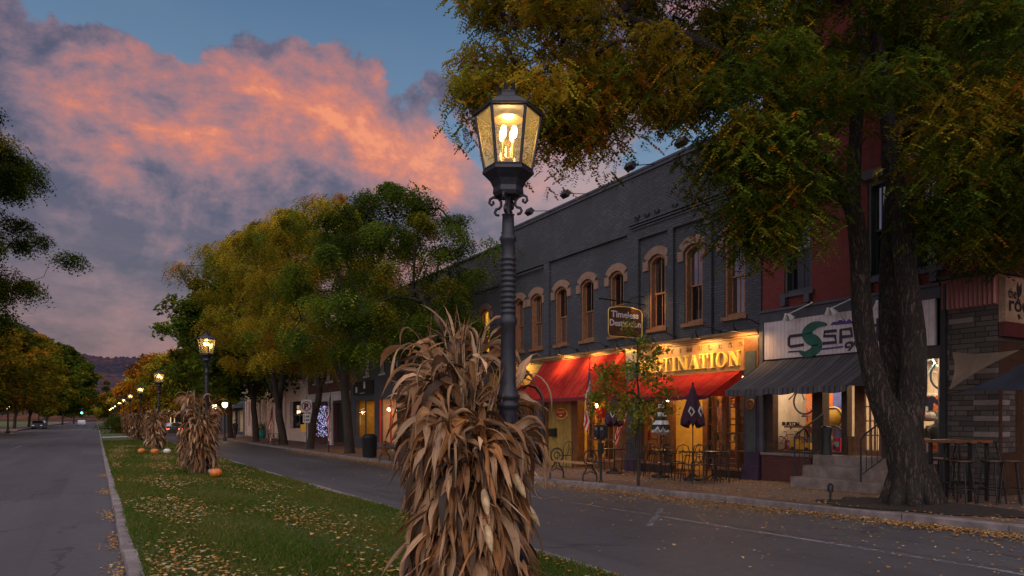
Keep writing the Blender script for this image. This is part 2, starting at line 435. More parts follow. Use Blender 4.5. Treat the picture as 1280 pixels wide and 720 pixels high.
def stripes_y(name, c1, c2, period, duty=.5, rough=.8, c3=None):
    m, g, out = newmat(name); p = wpos(g)
    y = g.n('ShaderNodeSeparateXYZ', Vector=p).outputs[1]
    f = g.m('FRACT', g.m('DIVIDE', y, period)); k = g.m('LESS_THAN', f, duty)
    c = g.mix(k, c1, c2)
    if c3:
        f2 = g.m('FRACT', g.m('DIVIDE', y, period * 4)); c = g.mix(g.m('LESS_THAN', f2, .06), c, c3)
    n = g.noise(p, 3, 7, .7); c = g.mix(g.m('MULTIPLY', g.smooth(n, .4, .75), .5), c, tuple(x * .4 for x in c1))
    bsdf(g, out, c, rough, 0, bump(g, g.noise(p, 60, 3), .3, .004)); return m
M['grey_awning'] = stripes_y('faded_grey_striped_canvas', (.085, .08, .085), (.038, .036, .04), .13, .38, .85, (.15, .14, .14))
def redcloth():
    m, g, out = newmat('red_awning_canvas'); p = wpos(g)
    y = g.n('ShaderNodeSeparateXYZ', Vector=p).outputs[1]
    f = g.m('FRACT', g.m('DIVIDE', y, .56)); k = g.m('LESS_THAN', f, .05)
    c = g.mix(g.smooth(g.noise(p, 2.2, 6, .65), .3, .7), (.3, .022, .02), (.44, .04, .03))
    wv = g.noise(g.v('MULTIPLY', p, (1.5, 7., 1.5)), 1.3, 5, .6); c = g.mix(g.m('MULTIPLY', g.smooth(wv, .45, .7), .4), c, (.5, .1, .07))
    c = g.mix(g.m('MULTIPLY', g.smooth(g.noise(p, 5, 6, .7), .5, .75), .45), c, (.16, .012, .012))
    c = g.mix(k, c, (.25, .008, .012))
    d = g.n('ShaderNodeBsdfDiffuse', Color=c); t = g.n('ShaderNodeBsdfTranslucent', Color=c); x = g.n('ShaderNodeMixShader', i0=.3)
    g.L.new(d.outputs[0], x.inputs[1]); g.L.new(t.outputs[0], x.inputs[2]); g.L.new(x.outputs[0], out.inputs[0]); return m
M['red_awning'] = redcloth()
M['red_valance'] = simple('dark_red_valance', (.13, .008, .02), .8)
M['bead'] = stripes_y('white_beadboard', (.66, .57, .57), (.48, .41, .42), .11, .16, .6)
M['corrugated'] = stripes_y('rusty_corrugated_metal', (.33, .11, .09), (.17, .05, .04), .085, .45, .5)
def stonemat():
    m, g, out = newmat('ledge_stone_cladding'); p = wpos(g)
    sx = g.n('ShaderNodeSeparateXYZ', Vector=p)
    v = g.n('ShaderNodeCombineXYZ', X=g.m('ADD', sx.outputs[0], sx.outputs[1]), Y=sx.outputs[2]).outputs[0]
    b = g.n('ShaderNodeTexBrick', Vector=v, Color1=(.13, .105, .09), Color2=(.05, .04, .037), Mortar=(.012, .01, .01), Scale=1., **{'Mortar__Size': .008, 'Brick__Width': .46, 'Row__Height': .1, 'Bias': -.1})
    b.squash = .5; b.squash_frequency = 3; b.offset = .37
    w = g.n('ShaderNodeTexWhiteNoise', Vector=g.v('FLOOR', g.v('MULTIPLY', v, (2.17, 10., 1.)))).outputs[0]
    n = g.noise(p, 12, 6, .7)
    c = g.mix(g.m('GREATER_THAN', w, .93), b.outputs['Color'], (.24, .2, .18))
    c = g.mix(g.m('MULTIPLY', n, .6), c, (.03, .024, .02))
    bsdf(g, out, c, .85, 0, bump(g, g.m('ADD', g.m('MULTIPLY', n, .8), g.m('MULTIPLY', b.outputs['Fac'], -1.)), .9, .02)); return m
M['stone'] = stonemat()
M['sign_wood'] = simple('pale_timber_sign_board', (.3, .19, .12), .6, 0, .25, 6, .3)
M['cream_cloth'] = simple('tan_shade_cloth', (.26, .19, .13), .85, 0, .15, 3)
M['navy_cloth'] = simple('navy_shade_cloth', (.02, .024, .04), .85, 0, .15, 3)
def flagmat():
    m, g, out = newmat('stars_and_stripes_cloth')
    uv = g.n('ShaderNodeAttribute', _attribute_name='fib').outputs['Vector']
    s_ = g.n('ShaderNodeSeparateXYZ', Vector=uv); u, v = s_.outputs[0], s_.outputs[1]
    st = g.m('LESS_THAN', g.m('FRACT', g.m('MULTIPLY', v, 6.5)), .5)
    c = g.mix(st, (.8, .74, .7), (.6, .03, .03))
    canton = g.m('MULTIPLY', g.m('LESS_THAN', u, .4), g.m('GREATER_THAN', v, .4615))
    vo = g.n('ShaderNodeTexVoronoi', Vector=g.v('MULTIPLY', uv, (27., 17., 1.)), Scale=1., Randomness=0.).outputs['Distance']
    star = g.m('LESS_THAN', vo, .22)
    c = g.mix(canton, c, g.mix(star, (.02, .03, .12), (.5, .48, .48)))
    d = g.n('ShaderNodeBsdfDiffuse', Color=c); t = g.n('ShaderNodeBsdfTranslucent', Color=c); x = g.n('ShaderNodeMixShader', i0=.35)
    g.L.new(d.outputs[0], x.inputs[1]); g.L.new(t.outputs[0], x.inputs[2]); g.L.new(x.outputs[0], out.inputs[0]); return m
M['flag'] = flagmat()
M['far_hill'] = None

# ------------------------------------------------------------------ camera
cam = bpy.data.objects.new('camera', bpy.data.cameras.new('camera')); COL.objects.link(cam)
cam.location = (0, 0, EYE); cam.rotation_euler = (R(90), 0, R(-30))
cam.data.sensor_width = 36; cam.data.lens = 36 * F / 1280; cam.data.shift_y = (HY - 360) / 1280
cam.data.clip_end = 9000; cam.data.clip_start = .05
scene.camera = cam
scene.view_settings.view_transform = 'Standard'; scene.view_settings.look = 'None'
scene.view_settings.exposure = 0; scene.view_settings.gamma = 1
scene.cycles.use_denoising = True
scene.cycles.max_bounces = 6; scene.cycles.diffuse_bounces = 3; scene.cycles.transparent_max_bounces = 16
scene.cycles.sample_clamp_indirect = 4

# ------------------------------------------------------------------ sky
def make_world():
    w = bpy.data.worlds.new('World'); scene.world = w; w.use_nodes = True
    w.node_tree.nodes.clear(); g = NG(w.node_tree)
    out = g.N.new('ShaderNodeOutputWorld')
    d = g.v('NORMALIZE', g.n('ShaderNodeTexCoord').outputs['Generated'])
    sx = g.n('ShaderNodeSeparateXYZ', Vector=d)
    az = g.m('ARCTAN2', sx.outputs[0], sx.outputs[1]); el = g.m('ARCSINE', sx.outputs[2])
    warp = g.v('SUBTRACT', g.noise(d, 2.6, 7, .6, out=1), (.5, .5, .5))
    warp2 = g.v('SUBTRACT', g.noise(d, 9., 6, .6, out=1), (.5, .5, .5))
    p = g.n('ShaderNodeCombineXYZ', X=az, Y=el).outputs[0]
    p = g.v('ADD', p, g.v('ADD', g.v('MULTIPLY', warp, (.34, .2, 0.)), g.v('MULTIPLY', warp2, (.11, .08, 0.))))
    def pa(x, y):
        return (R(30) + math.atan((x - 640) / F), math.atan((HY - y) / math.sqrt(F * F + (x - 640) ** 2)))
    def blobs(lst):
        acc = None
        for x, y, rx, ry, wt in lst:
            a, e = pa(x, y); k = math.cos(math.atan((x - 640) / F))
            q = g.v('MULTIPLY', g.v('SUBTRACT', p, (a, e, 0.)), (F / rx / k, F / ry / k, 0.))
            t = g.m('MULTIPLY', g.m('EXPONENT', g.m('MULTIPLY', g.v('DOT_PRODUCT', q, q), -1.)), wt)
            acc = t if acc is None else g.m('ADD', acc, t)
        return acc
    clear = blobs([(60, -40, 160, 44, 1.), (250, -20, 220, 48, 1.1), (455, 25, 60, 42, .9), (530, 70, 34, 60, 1.0), (560, 10, 80, 50, .8), (505, 150, 30, 40, .75),
                   (560, 200, 30, 22, .95), (515, 60, 30, 45, .4), (150, 40, 60, 18, .5), (210, 55, 35, 25, .4), (830, 190, 75, 34, .9), (610, 225, 40, 14, .5), (950, 120, 120, 60, .6), (640, 60, 90, 50, .7)])
    n_e = g.noise(d, 8.5, 10, .66)
    clear = g.smooth(g.m('ADD', clear, g.m('MULTIPLY', g.m('SUBTRACT', n_e, .5), 2.7)), .4, .68)
    lit = blobs([(405, 60, 60, 50, .8), (300, 110, 120, 55, .6), (175, 95, 45, 32, .4), (440, 140, 60, 60, .55), (350, 190, 150, 60, .45), (60, 105, 60, 45, .5), (70, 210, 110, 80, .32), (500, 240, 70, 40, .4), (560, 258, 70, 46, 1.15),
                 (620, 180, 70, 60, .6), (545, 130, 24, 50, .4), (690, 260, 60, 50, .35), (128, 408, 30, 12, .75), (470, 215, 90, 40, .5), (720, 230, 60, 50, .1), (250, 170, 170, 60, .3), (560, 90, 30, 26, .5)])
    dark = blobs([(20, 190, 60, 50, .35), (90, 268, 110, 40, .9), (310, 245, 120, 36, .2), (150, 315, 160, 34, .6), (230, 150, 60, 26, .35), (350, 205, 60, 30, .25), (60, 400, 120, 30, .3), (30, 20, 120, 30, .4)])
    n_l = g.noise(g.v('MULTIPLY', d, (1., 1., 1.4)), 4.3, 10, .6, .4)
    n_b = g.noise(g.v('MULTIPLY', d, (1., 1., 1.5)), 15, 10, .66, .2)
    n_r = g.m('ABSOLUTE', g.m('MULTIPLY_ADD', g.noise(g.v('MULTIPLY', d, (1., 1., 1.6)), 9, 8, .6, .5), 2., -1.))
    litm = g.m('ADD', g.m('MULTIPLY_ADD', lit, .4, .1), g.m('MULTIPLY_ADD', n_l, 2.9, -1.45))
    litm = g.m('ADD', litm, g.m('MULTIPLY_ADD', n_b, 1.5, -.75)); litm = g.m('ADD', litm, g.m('MULTIPLY_ADD', n_r, -.4, .09))
    litm = g.m('SUBTRACT', litm, g.m('MULTIPLY', dark, .5))
    rmp = g.n('ShaderNodeValToRGB', Fac=litm); cr = rmp.color_ramp
    stops = [(.0, lin(80, 72, 92)), (.2, lin(108, 90, 104)), (.42, lin(142, 106, 112)), (.64, lin(176, 112, 104)), (.86, lin(214, 122, 88)), (1.0, lin(238, 142, 94))]
    cr.elements[0].position = stops[0][0]; cr.elements[0].color = (*stops[0][1], 1)
    cr.elements[1].position = stops[-1][0]; cr.elements[1].color = (*stops[-1][1], 1)
    for a, c in stops[1:-1]:
        e = cr.elements.new(a); e.color = (*c, 1)
    cl = rmp.outputs[0]
    lowm = g.m('MULTIPLY', g.m('SUBTRACT', 1., g.smooth(el, .10, .30)), .62)
    stripe = g.noise(g.v('MULTIPLY', g.v('ADD', d, g.v('MULTIPLY', warp2, (.05, .05, .05))), (1.6, 1.6, 7.)), 2.6, 9, .62)
    lowc = g.mix(g.smooth(stripe, .34, .66), lin(84, 76, 94), lin(158, 120, 126))
    cl = g.mix(g.m('MULTIPLY', lowm, g.m('SUBTRACT', 1., g.m('MULTIPLY', lit, .9, clamp=True), clamp=True)), cl, lowc)
    cl = g.mix(g.m('MULTIPLY', blobs([(760, 235, 150, 60, 1.)]), .75, clamp=True), cl, lin(186, 158, 156))
    sky = g.n('ShaderNodeTexSky', _sky_type='NISHITA', _sun_disc=False, _sun_elevation=R(3.), _sun_rotation=R(200), _air_density=1.3, _dust_density=2., _ozone_density=3.)
    blue = g.mix(g.smooth(el, .15, .75), lin(122, 146, 172), lin(34, 72, 112))
    blue = g.mix(g.smooth(g.noise(g.v('MULTIPLY', d, (1., 1., 3.)), 4, 7, .65), .45, .75), blue, lin(92, 116, 142))
    col = g.mix(clear, cl, blue)
    # the part of the sky behind the camera and overhead is brighter
    fd = g.v('DOT_PRODUCT', d, (ST, CT, 0.))
    rear = g.m('SUBTRACT', 1., g.smooth(fd, -.5, .25))
    high = g.smooth(el, .75, 1.2)
    rh = g.m('MAXIMUM', rear, high)
    col = g.mix(g.m('MULTIPLY', rh, .85), col, lin(150, 149, 154))
    boost = g.m('ADD', 1., g.m('ADD', g.m('MULTIPLY', rear, 3.0), g.m('MULTIPLY', high, 2.6)))
    bg = g.n('ShaderNodeBackground', Color=col, Strength=boost)
    bg2 = g.n('ShaderNodeBackground', Color=sky.outputs[0], Strength=.05)
    ad = g.n('ShaderNodeAddShader'); g.L.new(bg.outputs[0], ad.inputs[0]); g.L.new(bg2.outputs[0], ad.inputs[1])
    g.L.new(ad.outputs[0], out.inputs[0])
    w.cycles.sampling_method = 'MANUAL'; w.cycles.sample_map_resolution = 512
make_world()
sun = bpy.data.objects.new('sun', bpy.data.lights.new('sun', 'SUN')); COL.objects.link(sun)
sun.data.energy = .4; sun.data.angle = R(25); sun.data.color = (1., .72, .58)
sun.rotation_euler = (R(62), 0, R(-35))

def light(name, kind, loc, energy, color, size=.05, parent=None, target=None, spot=None, blend=.6, sx=None, sy=None):
    ld = bpy.data.lights.new(name, kind); ld.energy = energy; ld.color = color
    if kind == 'AREA':
        ld.shape = 'RECTANGLE'; ld.size = sx or size; ld.size_y = sy or size
    else: ld.shadow_soft_size = size
    if kind == 'SPOT': ld.spot_size = R(spot); ld.spot_blend = blend
    o = bpy.data.objects.new(name, ld); COL.objects.link(o); o.location = loc
    if parent: o.parent = parent
    if target is not None:
        o.rotation_euler = (Vector(target) - Vector(loc)).to_track_quat('-Z', 'Y').to_euler()
    return o
WARM = (1., .56, .2)
# ------------------------------------------------------------------ ground, roads, kerbs
SS = [-14, -8, -4, 0, 2, 4, 6, 8, 10, 12, 14, 17, 20, 23, 27, 31, 35, 42, 50, 60, 70, 85, 100, 126]
SFAR = [126, 134, 150, 180, 220, 300, 420, 700]
def sheet(name, L0, L1, ss, mat, dz=0, nL=6, fn=road_z, kind='structure'):
    mb = MB(); Ls = [L0 + (L1 - L0) * i / nL for i in range(nL + 1)]
    vs = [(L, s, fn(L, s) + dz) for s in ss for L in Ls]; k = nL + 1
    fs = [(i * k + j, i * k + j + 1, (i + 1) * k + j + 1, (i + 1) * k + j) for i in range(len(ss) - 1) for j in range(nL)]
    mb.add(vs, fs, True)
    return tag(mb.build(name, mat), kind=kind)
# one continuous ground sheet to the horizon
gmb = MB(); xs = [-3000, -600, -150, -60, -25, 25, 60, 150, 600, 3000]; ys = [-400, -60, -14, 10, 30, 60, 100, 150, 300, 700, 1500, 4000]
gmb.add([(x, y, -.62) for y in ys for x in xs], [(j * 10 + i, j * 10 + i + 1, (j + 1) * 10 + i + 1, (j + 1) * 10 + i) for j in range(len(ys) - 1) for i in range(9)])
tag(gmb.build('ground', M['ground']), kind='structure')
ALL = SS + SFAR[1:]
sheet('road', KL, KR, ALL, M['asphalt'], 0, 20)
sheet('cross_road', -60, KL + .0, [126, 134, 142], M['asphalt'], 0, 6)
def walk(L, s): return road_z(min(max(L, KL), KR), s) + .13
sheet('pavement', KR + .16, LF + 3, [s for s in SS if s < 126] , M['pavers'], 0, 6, walk)
sheet('verge', LF + 3, 60, SS, M['ground'], -.06, 3, walk)
sheet('far_pavement', KR + .16, 30, [142, 180, 300, 700], M['pavers'], 0, 3, walk)
sheet('opposite_pavement', -16, KL - .16, [s for s in ALL], M['pavers'], 0, 4, walk)
sheet('opposite_verge', -60, -16, ALL, M['lawn'], -.02, 3, walk)
def lawn_z(L, s): return road_z(L, s) + .12 + .05 * math.sin(PI * min(1, max(0, (L - ML) / (MR - ML))))
sheet('grass_strip', ML + .14, MR - .14, [s for s in SS if s <= 100] + [118, 126], M['lawn'], 0, 8, lawn_z)
sheet('median_path', ML + .16, MR - .16, [73.5, 76.5], M['offwhite'], .03, 2, lawn_z)
sheet('far_grass_strip', ML + .14, MR - .14, [142, 180, 300, 700], M['lawn'], 0, 3, lambda L, s: lawn_z(L, s))
def kerb(L0, L1, s0, s1, name, label=None):
    mb = MB(); s = s0; r = random.Random(int(L0 * 97 + s0))
    while s < s1:
        ln = (1.8 if s < 60 else 8) * r.uniform(.8, 1.2); e = min(s1, s + ln)
        a, b = s + .008, e - .008; j = r.uniform(-.012, .012); t = r.uniform(-.012, .012); tt = r.uniform(-.01, .01)
        z0a, z0b = road_z(L0, a), road_z(L0, b); h = .135; c = .018
        sec = [(L0, -.12), (L0 + .0, h - c), (L0 + c, h), (L1 - c, h), (L1, h - c), (L1, -.12)]
        k = max(1, int((b - a) / .45)) if s < 30 else 1
        vs = []
        for q in range(k + 1):
            y = a + (b - a) * q / k; zz = z0a + (z0b - z0a) * q / k
            for i, (l, z) in enumerate(sec):
                jj = r.uniform(-.008, .008)
                vs.append((l + j + (jj if 0 < i < 5 else 0), y, zz + z + (t * (1 - q / k) + tt * q / k if 0 < i < 5 else 0) + (jj * .5 if 0 < i < 5 else 0)))
        fs = [(q * 6 + i, q * 6 + i + 1, q * 6 + 7 + i, q * 6 + 6 + i) for q in range(k) for i in range(5)]
        fs += [(0, 1, 2, 3, 4, 5), tuple(k * 6 + i for i in (5, 4, 3, 2, 1, 0))]
        mb.add(vs, fs); s = e
    return tag(mb.build(name, M['kerb']), kind='structure')
kerb(ML, ML + .15, -12, 126, 'median_kerb'); kerb(MR - .15, MR, -12, 126, 'median_kerb')
kerb(KR, KR + .17, -12, 126, 'pavement_kerb'); kerb(KL - .17, KL, -12, 126, 'opposite_kerb')
kerb(ML, ML + .15, 142, 500, 'far_kerb'); kerb(MR - .15, MR, 142, 500, 'far_kerb'); kerb(KR, KR + .17, 142, 500, 'far_kerb')
# mulch bed round the big tree
tb = G(1140, 634)
mb = MB(); n = 28; ring = []
for i in range(n):
    a = 2 * PI * i / n; rr = 1 + .12 * math.sin(3 * a) + .08 * math.sin(7 * a)
    ring.append((min(max(tb[0] + .15 + 1.0 * rr * math.cos(a), KR + .19), 13.2), tb[1] + 1.75 * rr * math.sin(a)))
mb.add([(tb[0], tb[1], walk(tb[0], tb[1]) + .09)] + [((tb[0] + x) / 2, (tb[1] + y) / 2, walk(x, y) + .07) for x, y in ring] + [(x, y, walk(x, y) + .012) for x, y in ring],
       [(0, 1 + i, 1 + (i + 1) % n) for i in range(n)] + [(1 + i, 1 + n + i, 1 + n + (i + 1) % n, 1 + (i + 1) % n) for i in range(n)], True)
tag(mb.build('mulch_ground', M['soil']), kind='structure')
# worn parking bay paint on the far lane
def faded():
    m, g, out = newmat('worn_road_paint'); p = wpos(g)
    n = g.noise(p, 9, 6, .7); n1 = g.noise(p, 1.3, 3)
    k = g.m('MULTIPLY', g.smooth(g.m('ADD', n, g.m('MULTIPLY', n1, .5)), .62, .9), .5)
    b = g.n('ShaderNodeBsdfDiffuse', Color=(.4, .38, .4)); t = g.n('ShaderNodeBsdfTransparent')
    x = g.n('ShaderNodeMixShader', i0=k); g.L.new(t.outputs[0], x.inputs[1]); g.L.new(b.outputs[0], x.inputs[2]); g.L.new(x.outputs[0], out.inputs[0]); return m
M['paint'] = faded()
mb = MB()
def strip(mb, a, b, w):
    d = Vector((b[0] - a[0], b[1] - a[1])); d.normalize(); nn = Vector((-d.y, d.x)) * w / 2
    k = max(1, int((Vector(b) - Vector(a)).length / 1.))
    for i in range(k):
        p = [a[0] + (b[0] - a[0]) * i / k, a[1] + (b[1] - a[1]) * i / k]; q = [a[0] + (b[0] - a[0]) * (i + 1) / k, a[1] + (b[1] - a[1]) * (i + 1) / k]
        mb.quad(*[(x, y, road_z(x, y) + .006) for x, y in [(p[0] - nn.x, p[1] - nn.y), (q[0] - nn.x, q[1] - nn.y), (q[0] + nn.x, q[1] + nn.y), (p[0] + nn.x, p[1] + nn.y)]])
strip(mb, (8.35, -4), (8.35, 12.2), .1); strip(mb, (8.35, 13.2), (8.35, 18.8), .1)
for s in (3.2, 9.6, 13.0, 19, 25.5, 32): strip(mb, (8.2, s), (8.9, s + .1), .1) if s != 9.6 else strip(mb, (7.5, s - .9), (9.1, s + .6), .1)
strip(mb, (8.35, 27), (8.35, 42), .1); strip(mb, (-4.4, 20), (-4.4, 28), .12); strip(mb, (-4.4, 36), (-4.4, 44), .12); strip(mb, (-4.4, 52), (-4.4, 60), .12)
tag(mb.build('road_marking', M['paint']), kind='structure')

# fallen leaves -----------------------------------------------------------------
rg = np.random.default_rng(5)
def scatter_leaves(pts, size, cols, name):
    n = len(pts); P = np.array(pts, dtype=np.float32)
    a = rg.uniform(0, 2 * PI, n); sz = rg.uniform(size[0], size[1], n)
    tx = rg.normal(0, .35, n); ty = rg.normal(0, .35, n)
    shp = np.array([[-.5, 0], [-.1, -.32], [.5, -.04], [.1, .34]])
    V = np.zeros((n, 4, 3), dtype=np.float32)
    for k in range(4):
        x, y = shp[k]; X = (x * np.cos(a) - y * np.sin(a)) * sz; Y = (x * np.sin(a) + y * np.cos(a)) * sz
        V[:, k, 0] = P[:, 0] + X; V[:, k, 1] = P[:, 1] + Y
        V[:, k, 2] = P[:, 2] + .012 + np.abs(X * tx + Y * ty) + rg.uniform(0, .012, n)
    C = np.array(cols)[rg.integers(0, len(cols), n)] * rg.uniform(.6, 1.25, (n, 1))
    return np_mesh(name, M['dry_leaf'], V, 4, np.repeat(C, 4, axis=0))
LC = [(.42, .2, .05), (.34, .15, .04), (.5, .3, .12), (.25, .11, .04), (.48, .34, .17), (.3, .2, .07)]
pts = []
while len(pts) < 16000:                                  # gutter drift under the pavement kerb
    s = 3 + 42 * rnd.random() ** 1.25; L = KR - abs(rnd.gauss(0, .34)) * (1.25 if s > 8 else .7)
    if L < KR - 1.9: continue
    pts.append((L, s, road_z(L, s)))
while len(pts) < 29000:                                  # on the pavement
    s = 2 + 40 * rnd.random(); L = KR + .2 + 3.7 * rnd.random() ** 1.1
    if s < 7.4 and L > 12.6 and rnd.random() < .6: continue
    if math.sin(s * 1.9 + L * 2.1) + math.sin(s * .7 - L * 3.3) < rnd.uniform(-1.6, 1.2): continue
    pts.append((L, s, walk(L, s)))
while len(pts) < 30800:
    s = 1 + 28 * rnd.random(); L = 5 + 5 * rnd.random(); 
    if rnd.random() > ((L - 5) / 5) ** 2 + .04: continue
    pts.append((L, s, road_z(L, s)))
# clumps by the near median kerb
for cs, cn in ((7.2, 190), (8.6, 170), (9.3, 50), (11.6, 120), (15, 120), (20, 170), (26, 160)):
    for _ in range(cn):
        s = cs + rnd.gauss(0, .45); L = ML - abs(rnd.gauss(0, .1)) - .01; pts.append((L, s, road_z(L, s)))
for _ in range(60):
    s = rnd.uniform(5, 22); L = rnd.uniform(-4, .2); pts.append((L, s, road_z(L, s)))
fl = scatter_leaves(pts, (.025, .062), LC, 'fallen_leaves'); tag(fl, 'scattered brown and orange leaves lying along the gutters and brick pavement', 'fallen leaves', kind='stuff')
pts = []
while len(pts) < 7600:
    s = 4 + 46 * rnd.random() ** 1.3; L = ML + .2 + 4.0 * rnd.random()
    dens = .25 + 1.0 * math.sin(L * 2.4 + s * .35) * math.sin(s * .55 + 1.3 - L)
    dens *= 1.1 if L < 2.8 else .6
    if rnd.random() > dens: continue
    pts.append((L, s, lawn_z(L, s) + .03))
ll = scatter_leaves(pts, (.03, .078), LC + [(.4, .26, .12), (.3, .17, .07), (.42, .32, .2)], 'lawn_leaves'); tag(ll, 'dry leaves scattered over the green median lawn', 'fallen leaves', kind='stuff')

# grass blades --------------------------------------------------------------------
n = 210000
s = 3.5 + 60 * rg.random(n) ** 2.4; L = ML + .12 + (MR - ML - .24) * rg.random(n)
zz = np.interp(s, [a for a, b in TA], [b for a, b in TA]) + .12 + .05 * np.sin(PI * (L - ML) / (MR - ML)) - .004
hgt = rg.uniform(.025, .065, n) * (1 + .4 * np.sin(L * 3 + s)); wd = rg.uniform(.004, .009, n) * (1 + s / 11)
a = rg.uniform(0, 2 * PI, n); ln = rg.normal(0, .6, (n, 2))
V = np.zeros((n, 3, 3), dtype=np.float32)
V[:, 0] = np.stack([L - np.cos(a) * wd, s - np.sin(a) * wd, zz], 1); V[:, 1] = np.stack([L + np.cos(a) * wd, s + np.sin(a) * wd, zz], 1)
V[:, 2] = np.stack([L + ln[:, 0] * hgt, s + ln[:, 1] * hgt, zz + hgt], 1)
mixv = (.5 + .5 * np.sin(L * 2.1 + s * .4) * np.sin(s * .8 - L))[:, None] * .6 + rg.random((n, 1)) * .5
C = (1 - mixv) * np.array([.042, .105, .012]) + mixv * np.array([.13, .135, .028])
br = (rg.random(n) < .12)[:, None]; C = np.where(br, np.array([[.2, .15, .06]]), C)
gb = np_mesh('grass', M['blade'], V, 3, np.repeat(C, 3, axis=0)); tag(gb, 'short green grass with yellowed blades on the median strip', 'grass', kind='stuff')

# ------------------------------------------------------------------ street lamp with a lantern head
def make_lamp(name='street_lamp'):
    """4.45 m post, six-sided tapering lantern; base at the origin"""
    r = thing(name)
    I = M['iron']
    b = MB(); b.lathe([(.2, 0), (.2, .09), (.175, .12), (.165, .2), (.15, .25), (.145, .62), (.16, .66), (.16, .7), (.12, .78), (.105, .86), (.12, .9), (.12, .94), (.095, 1.0)], n=12)
    for k in range(12):                       # flutes on the pedestal
        a = 2 * PI * k / 12 + .26; b.tube([(.148 * math.cos(a), .148 * math.sin(a), .27), (.142 * math.cos(a), .142 * math.sin(a), .6)], .014, 5)
    b.build('pedestal', I, r)
    p = MB(); prof = [(.085, 1.0), (.08, 1.7), (.082, 1.84)]
    for z in (1.86, 1.93): prof += [(.088, z), (.105, z + .012), (.105, z + .04), (.088, z + .052)]
    prof += [(.07, 2.06), (.066, 2.52), (.078, 2.54), (.082, 2.57), (.07, 2.6)]
    z = 2.62
    while z < 3.08:
        prof += [(.06, z), (.071, z + .008), (.071, z + .026), (.06, z + .034)]; z += .043
    prof += [(.06, 3.1), (.062, 3.2), (.075, 3.215), (.075, 3.245), (.058, 3.26), (.052, 3.42), (.06, 3.425), (.02, 3.43)]
    prof = [(a * .9, b) for a, b in prof]; p.lathe(prof, n=16)
    for k in range(8):
        a = 2 * PI * k / 8; p.tube([(.073 * math.cos(a), .073 * math.sin(a), 1.05), (.07 * math.cos(a), .077 * math.sin(a), 1.8)], .008, 4)
    p.build('post', I, r)
    # scrolled brackets
    for k in range(4):
        a = PI / 4 + PI / 2 * k; pts = []
        for t in range(26):
            u = t / 25
            if u < .3: q = (u / .3); rr = .045 + .028 * math.sin(q * PI * 1.5) * (1 - q) + .0; th = q
            # S-curve in (radius, z)
        S1 = [(.06 + .022 * math.cos(v), 3.455 + .022 * math.sin(v)) for v in np.linspace(PI * 1.9, -PI * .35, 9)]
        S2 = [(.07 + .055 * math.sin(v * PI), 3.44 + .1 * v) if False else (.045 + .03 * (1 - math.cos(v * PI * 1.1)), 3.47 + .075 * v) for v in np.linspace(0, 1, 6)]
        S3 = [(.128 + .028 * math.cos(v), 3.53 + .028 * math.sin(v)) for v in np.linspace(PI * .95, -PI * .95, 11)]
        curve = [(.075, 3.425), (.1, 3.43), (.112, 3.45), (.1, 3.475), (.075, 3.48), (.058, 3.5), (.06, 3.535), (.085, 3.565), (.125, 3.575), (.152, 3.56), (.158, 3.53), (.14, 3.512), (.122, 3.525), (.128, 3.543)]
        sb = MB(); sb.tube([(q[0] * math.cos(a), q[0] * math.sin(a), q[1]) for q in curve], .0115, 6); sb.build('scroll_bracket', I, r)
    st = MB(); st.lathe([(.02, 3.43), (.014, 3.5), (.03, 3.56), (.05, 3.6)], n=8); st.build('centre_stem', I, r)
    # cup below the lantern (six sided, flared)
    ro = PI / 6
    c = MB(); c.lathe([(.02, 3.565), (.11, 3.57), (.125, 3.6), (.12, 3.64), (.145, 3.69), (.19, 3.735), (.208, 3.75), (.208, 3.775), (.19, 3.785), (.17, 3.79)], n=6, smooth=False, rot=ro); c.build('lantern_base', I, r)
    zb, zt, rb, rt = 3.785, 4.225, .19, .264
    fr = MB()
    for k in range(6):
        a = ro + k * PI / 3; a2 = a + PI / 3
        P = lambda an, rad, z: (rad * math.cos(an), rad * math.sin(an), z)
        fr.tube([P(a, rb, zb), P(a, rt, zt)], .014, 6)
        fr.tube([P(a, rb, zb + .004), P(a2, rb, zb + .004)], .011, 5); fr.tube([P(a, rt, zt), P(a2, rt, zt)], .014, 5)
    frame = fr.build('lantern_frame', I, r)
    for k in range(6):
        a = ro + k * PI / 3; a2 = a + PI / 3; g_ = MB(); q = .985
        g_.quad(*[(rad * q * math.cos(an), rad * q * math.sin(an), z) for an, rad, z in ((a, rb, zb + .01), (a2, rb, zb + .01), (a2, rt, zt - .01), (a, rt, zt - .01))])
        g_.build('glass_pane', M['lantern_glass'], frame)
    rf = MB(); rf.lathe([(.235, 4.218), (.292, 4.222), (.296, 4.238), (.278, 4.25), (.17, 4.318), (.15, 4.325), (.15, 4.335), (.105, 4.345), (.1, 4.38), (.085, 4.385), (.02, 4.39)], n=6, smooth=False, rot=ro)
    for k in range(6):                        # small eave curls
        a = ro + k * PI / 3; rf.tube([((.29 + x) * math.cos(a), (.315 + x) * math.sin(a), 4.235 + z) for x, z in ((-.02, 0), (.015, .012), (.02, .035), (.0, .045), (-.008, .032))], .006, 5)
    roof = rf.build('lantern_roof', I, r)
    cr = MB()
    cr.lathe([(.07, 4.38), (.082, 4.4), (.075, 4.41)], n=12)
    for k in range(8):
        a = 2 * PI * k / 8; a1, a2 = a - .33, a + .33
        cr.add([(.076 * math.cos(a1), .076 * math.sin(a1), 4.4), (.076 * math.cos(a2), .076 * math.sin(a2), 4.4), (.105 * math.cos(a), .105 * math.sin(a), 4.475), (.066 * math.cos(a), .066 * math.sin(a), 4.4)], [(0, 1, 2), (0, 2, 3), (1, 3, 2)])
    cr.build('crown_finial', I, roof)
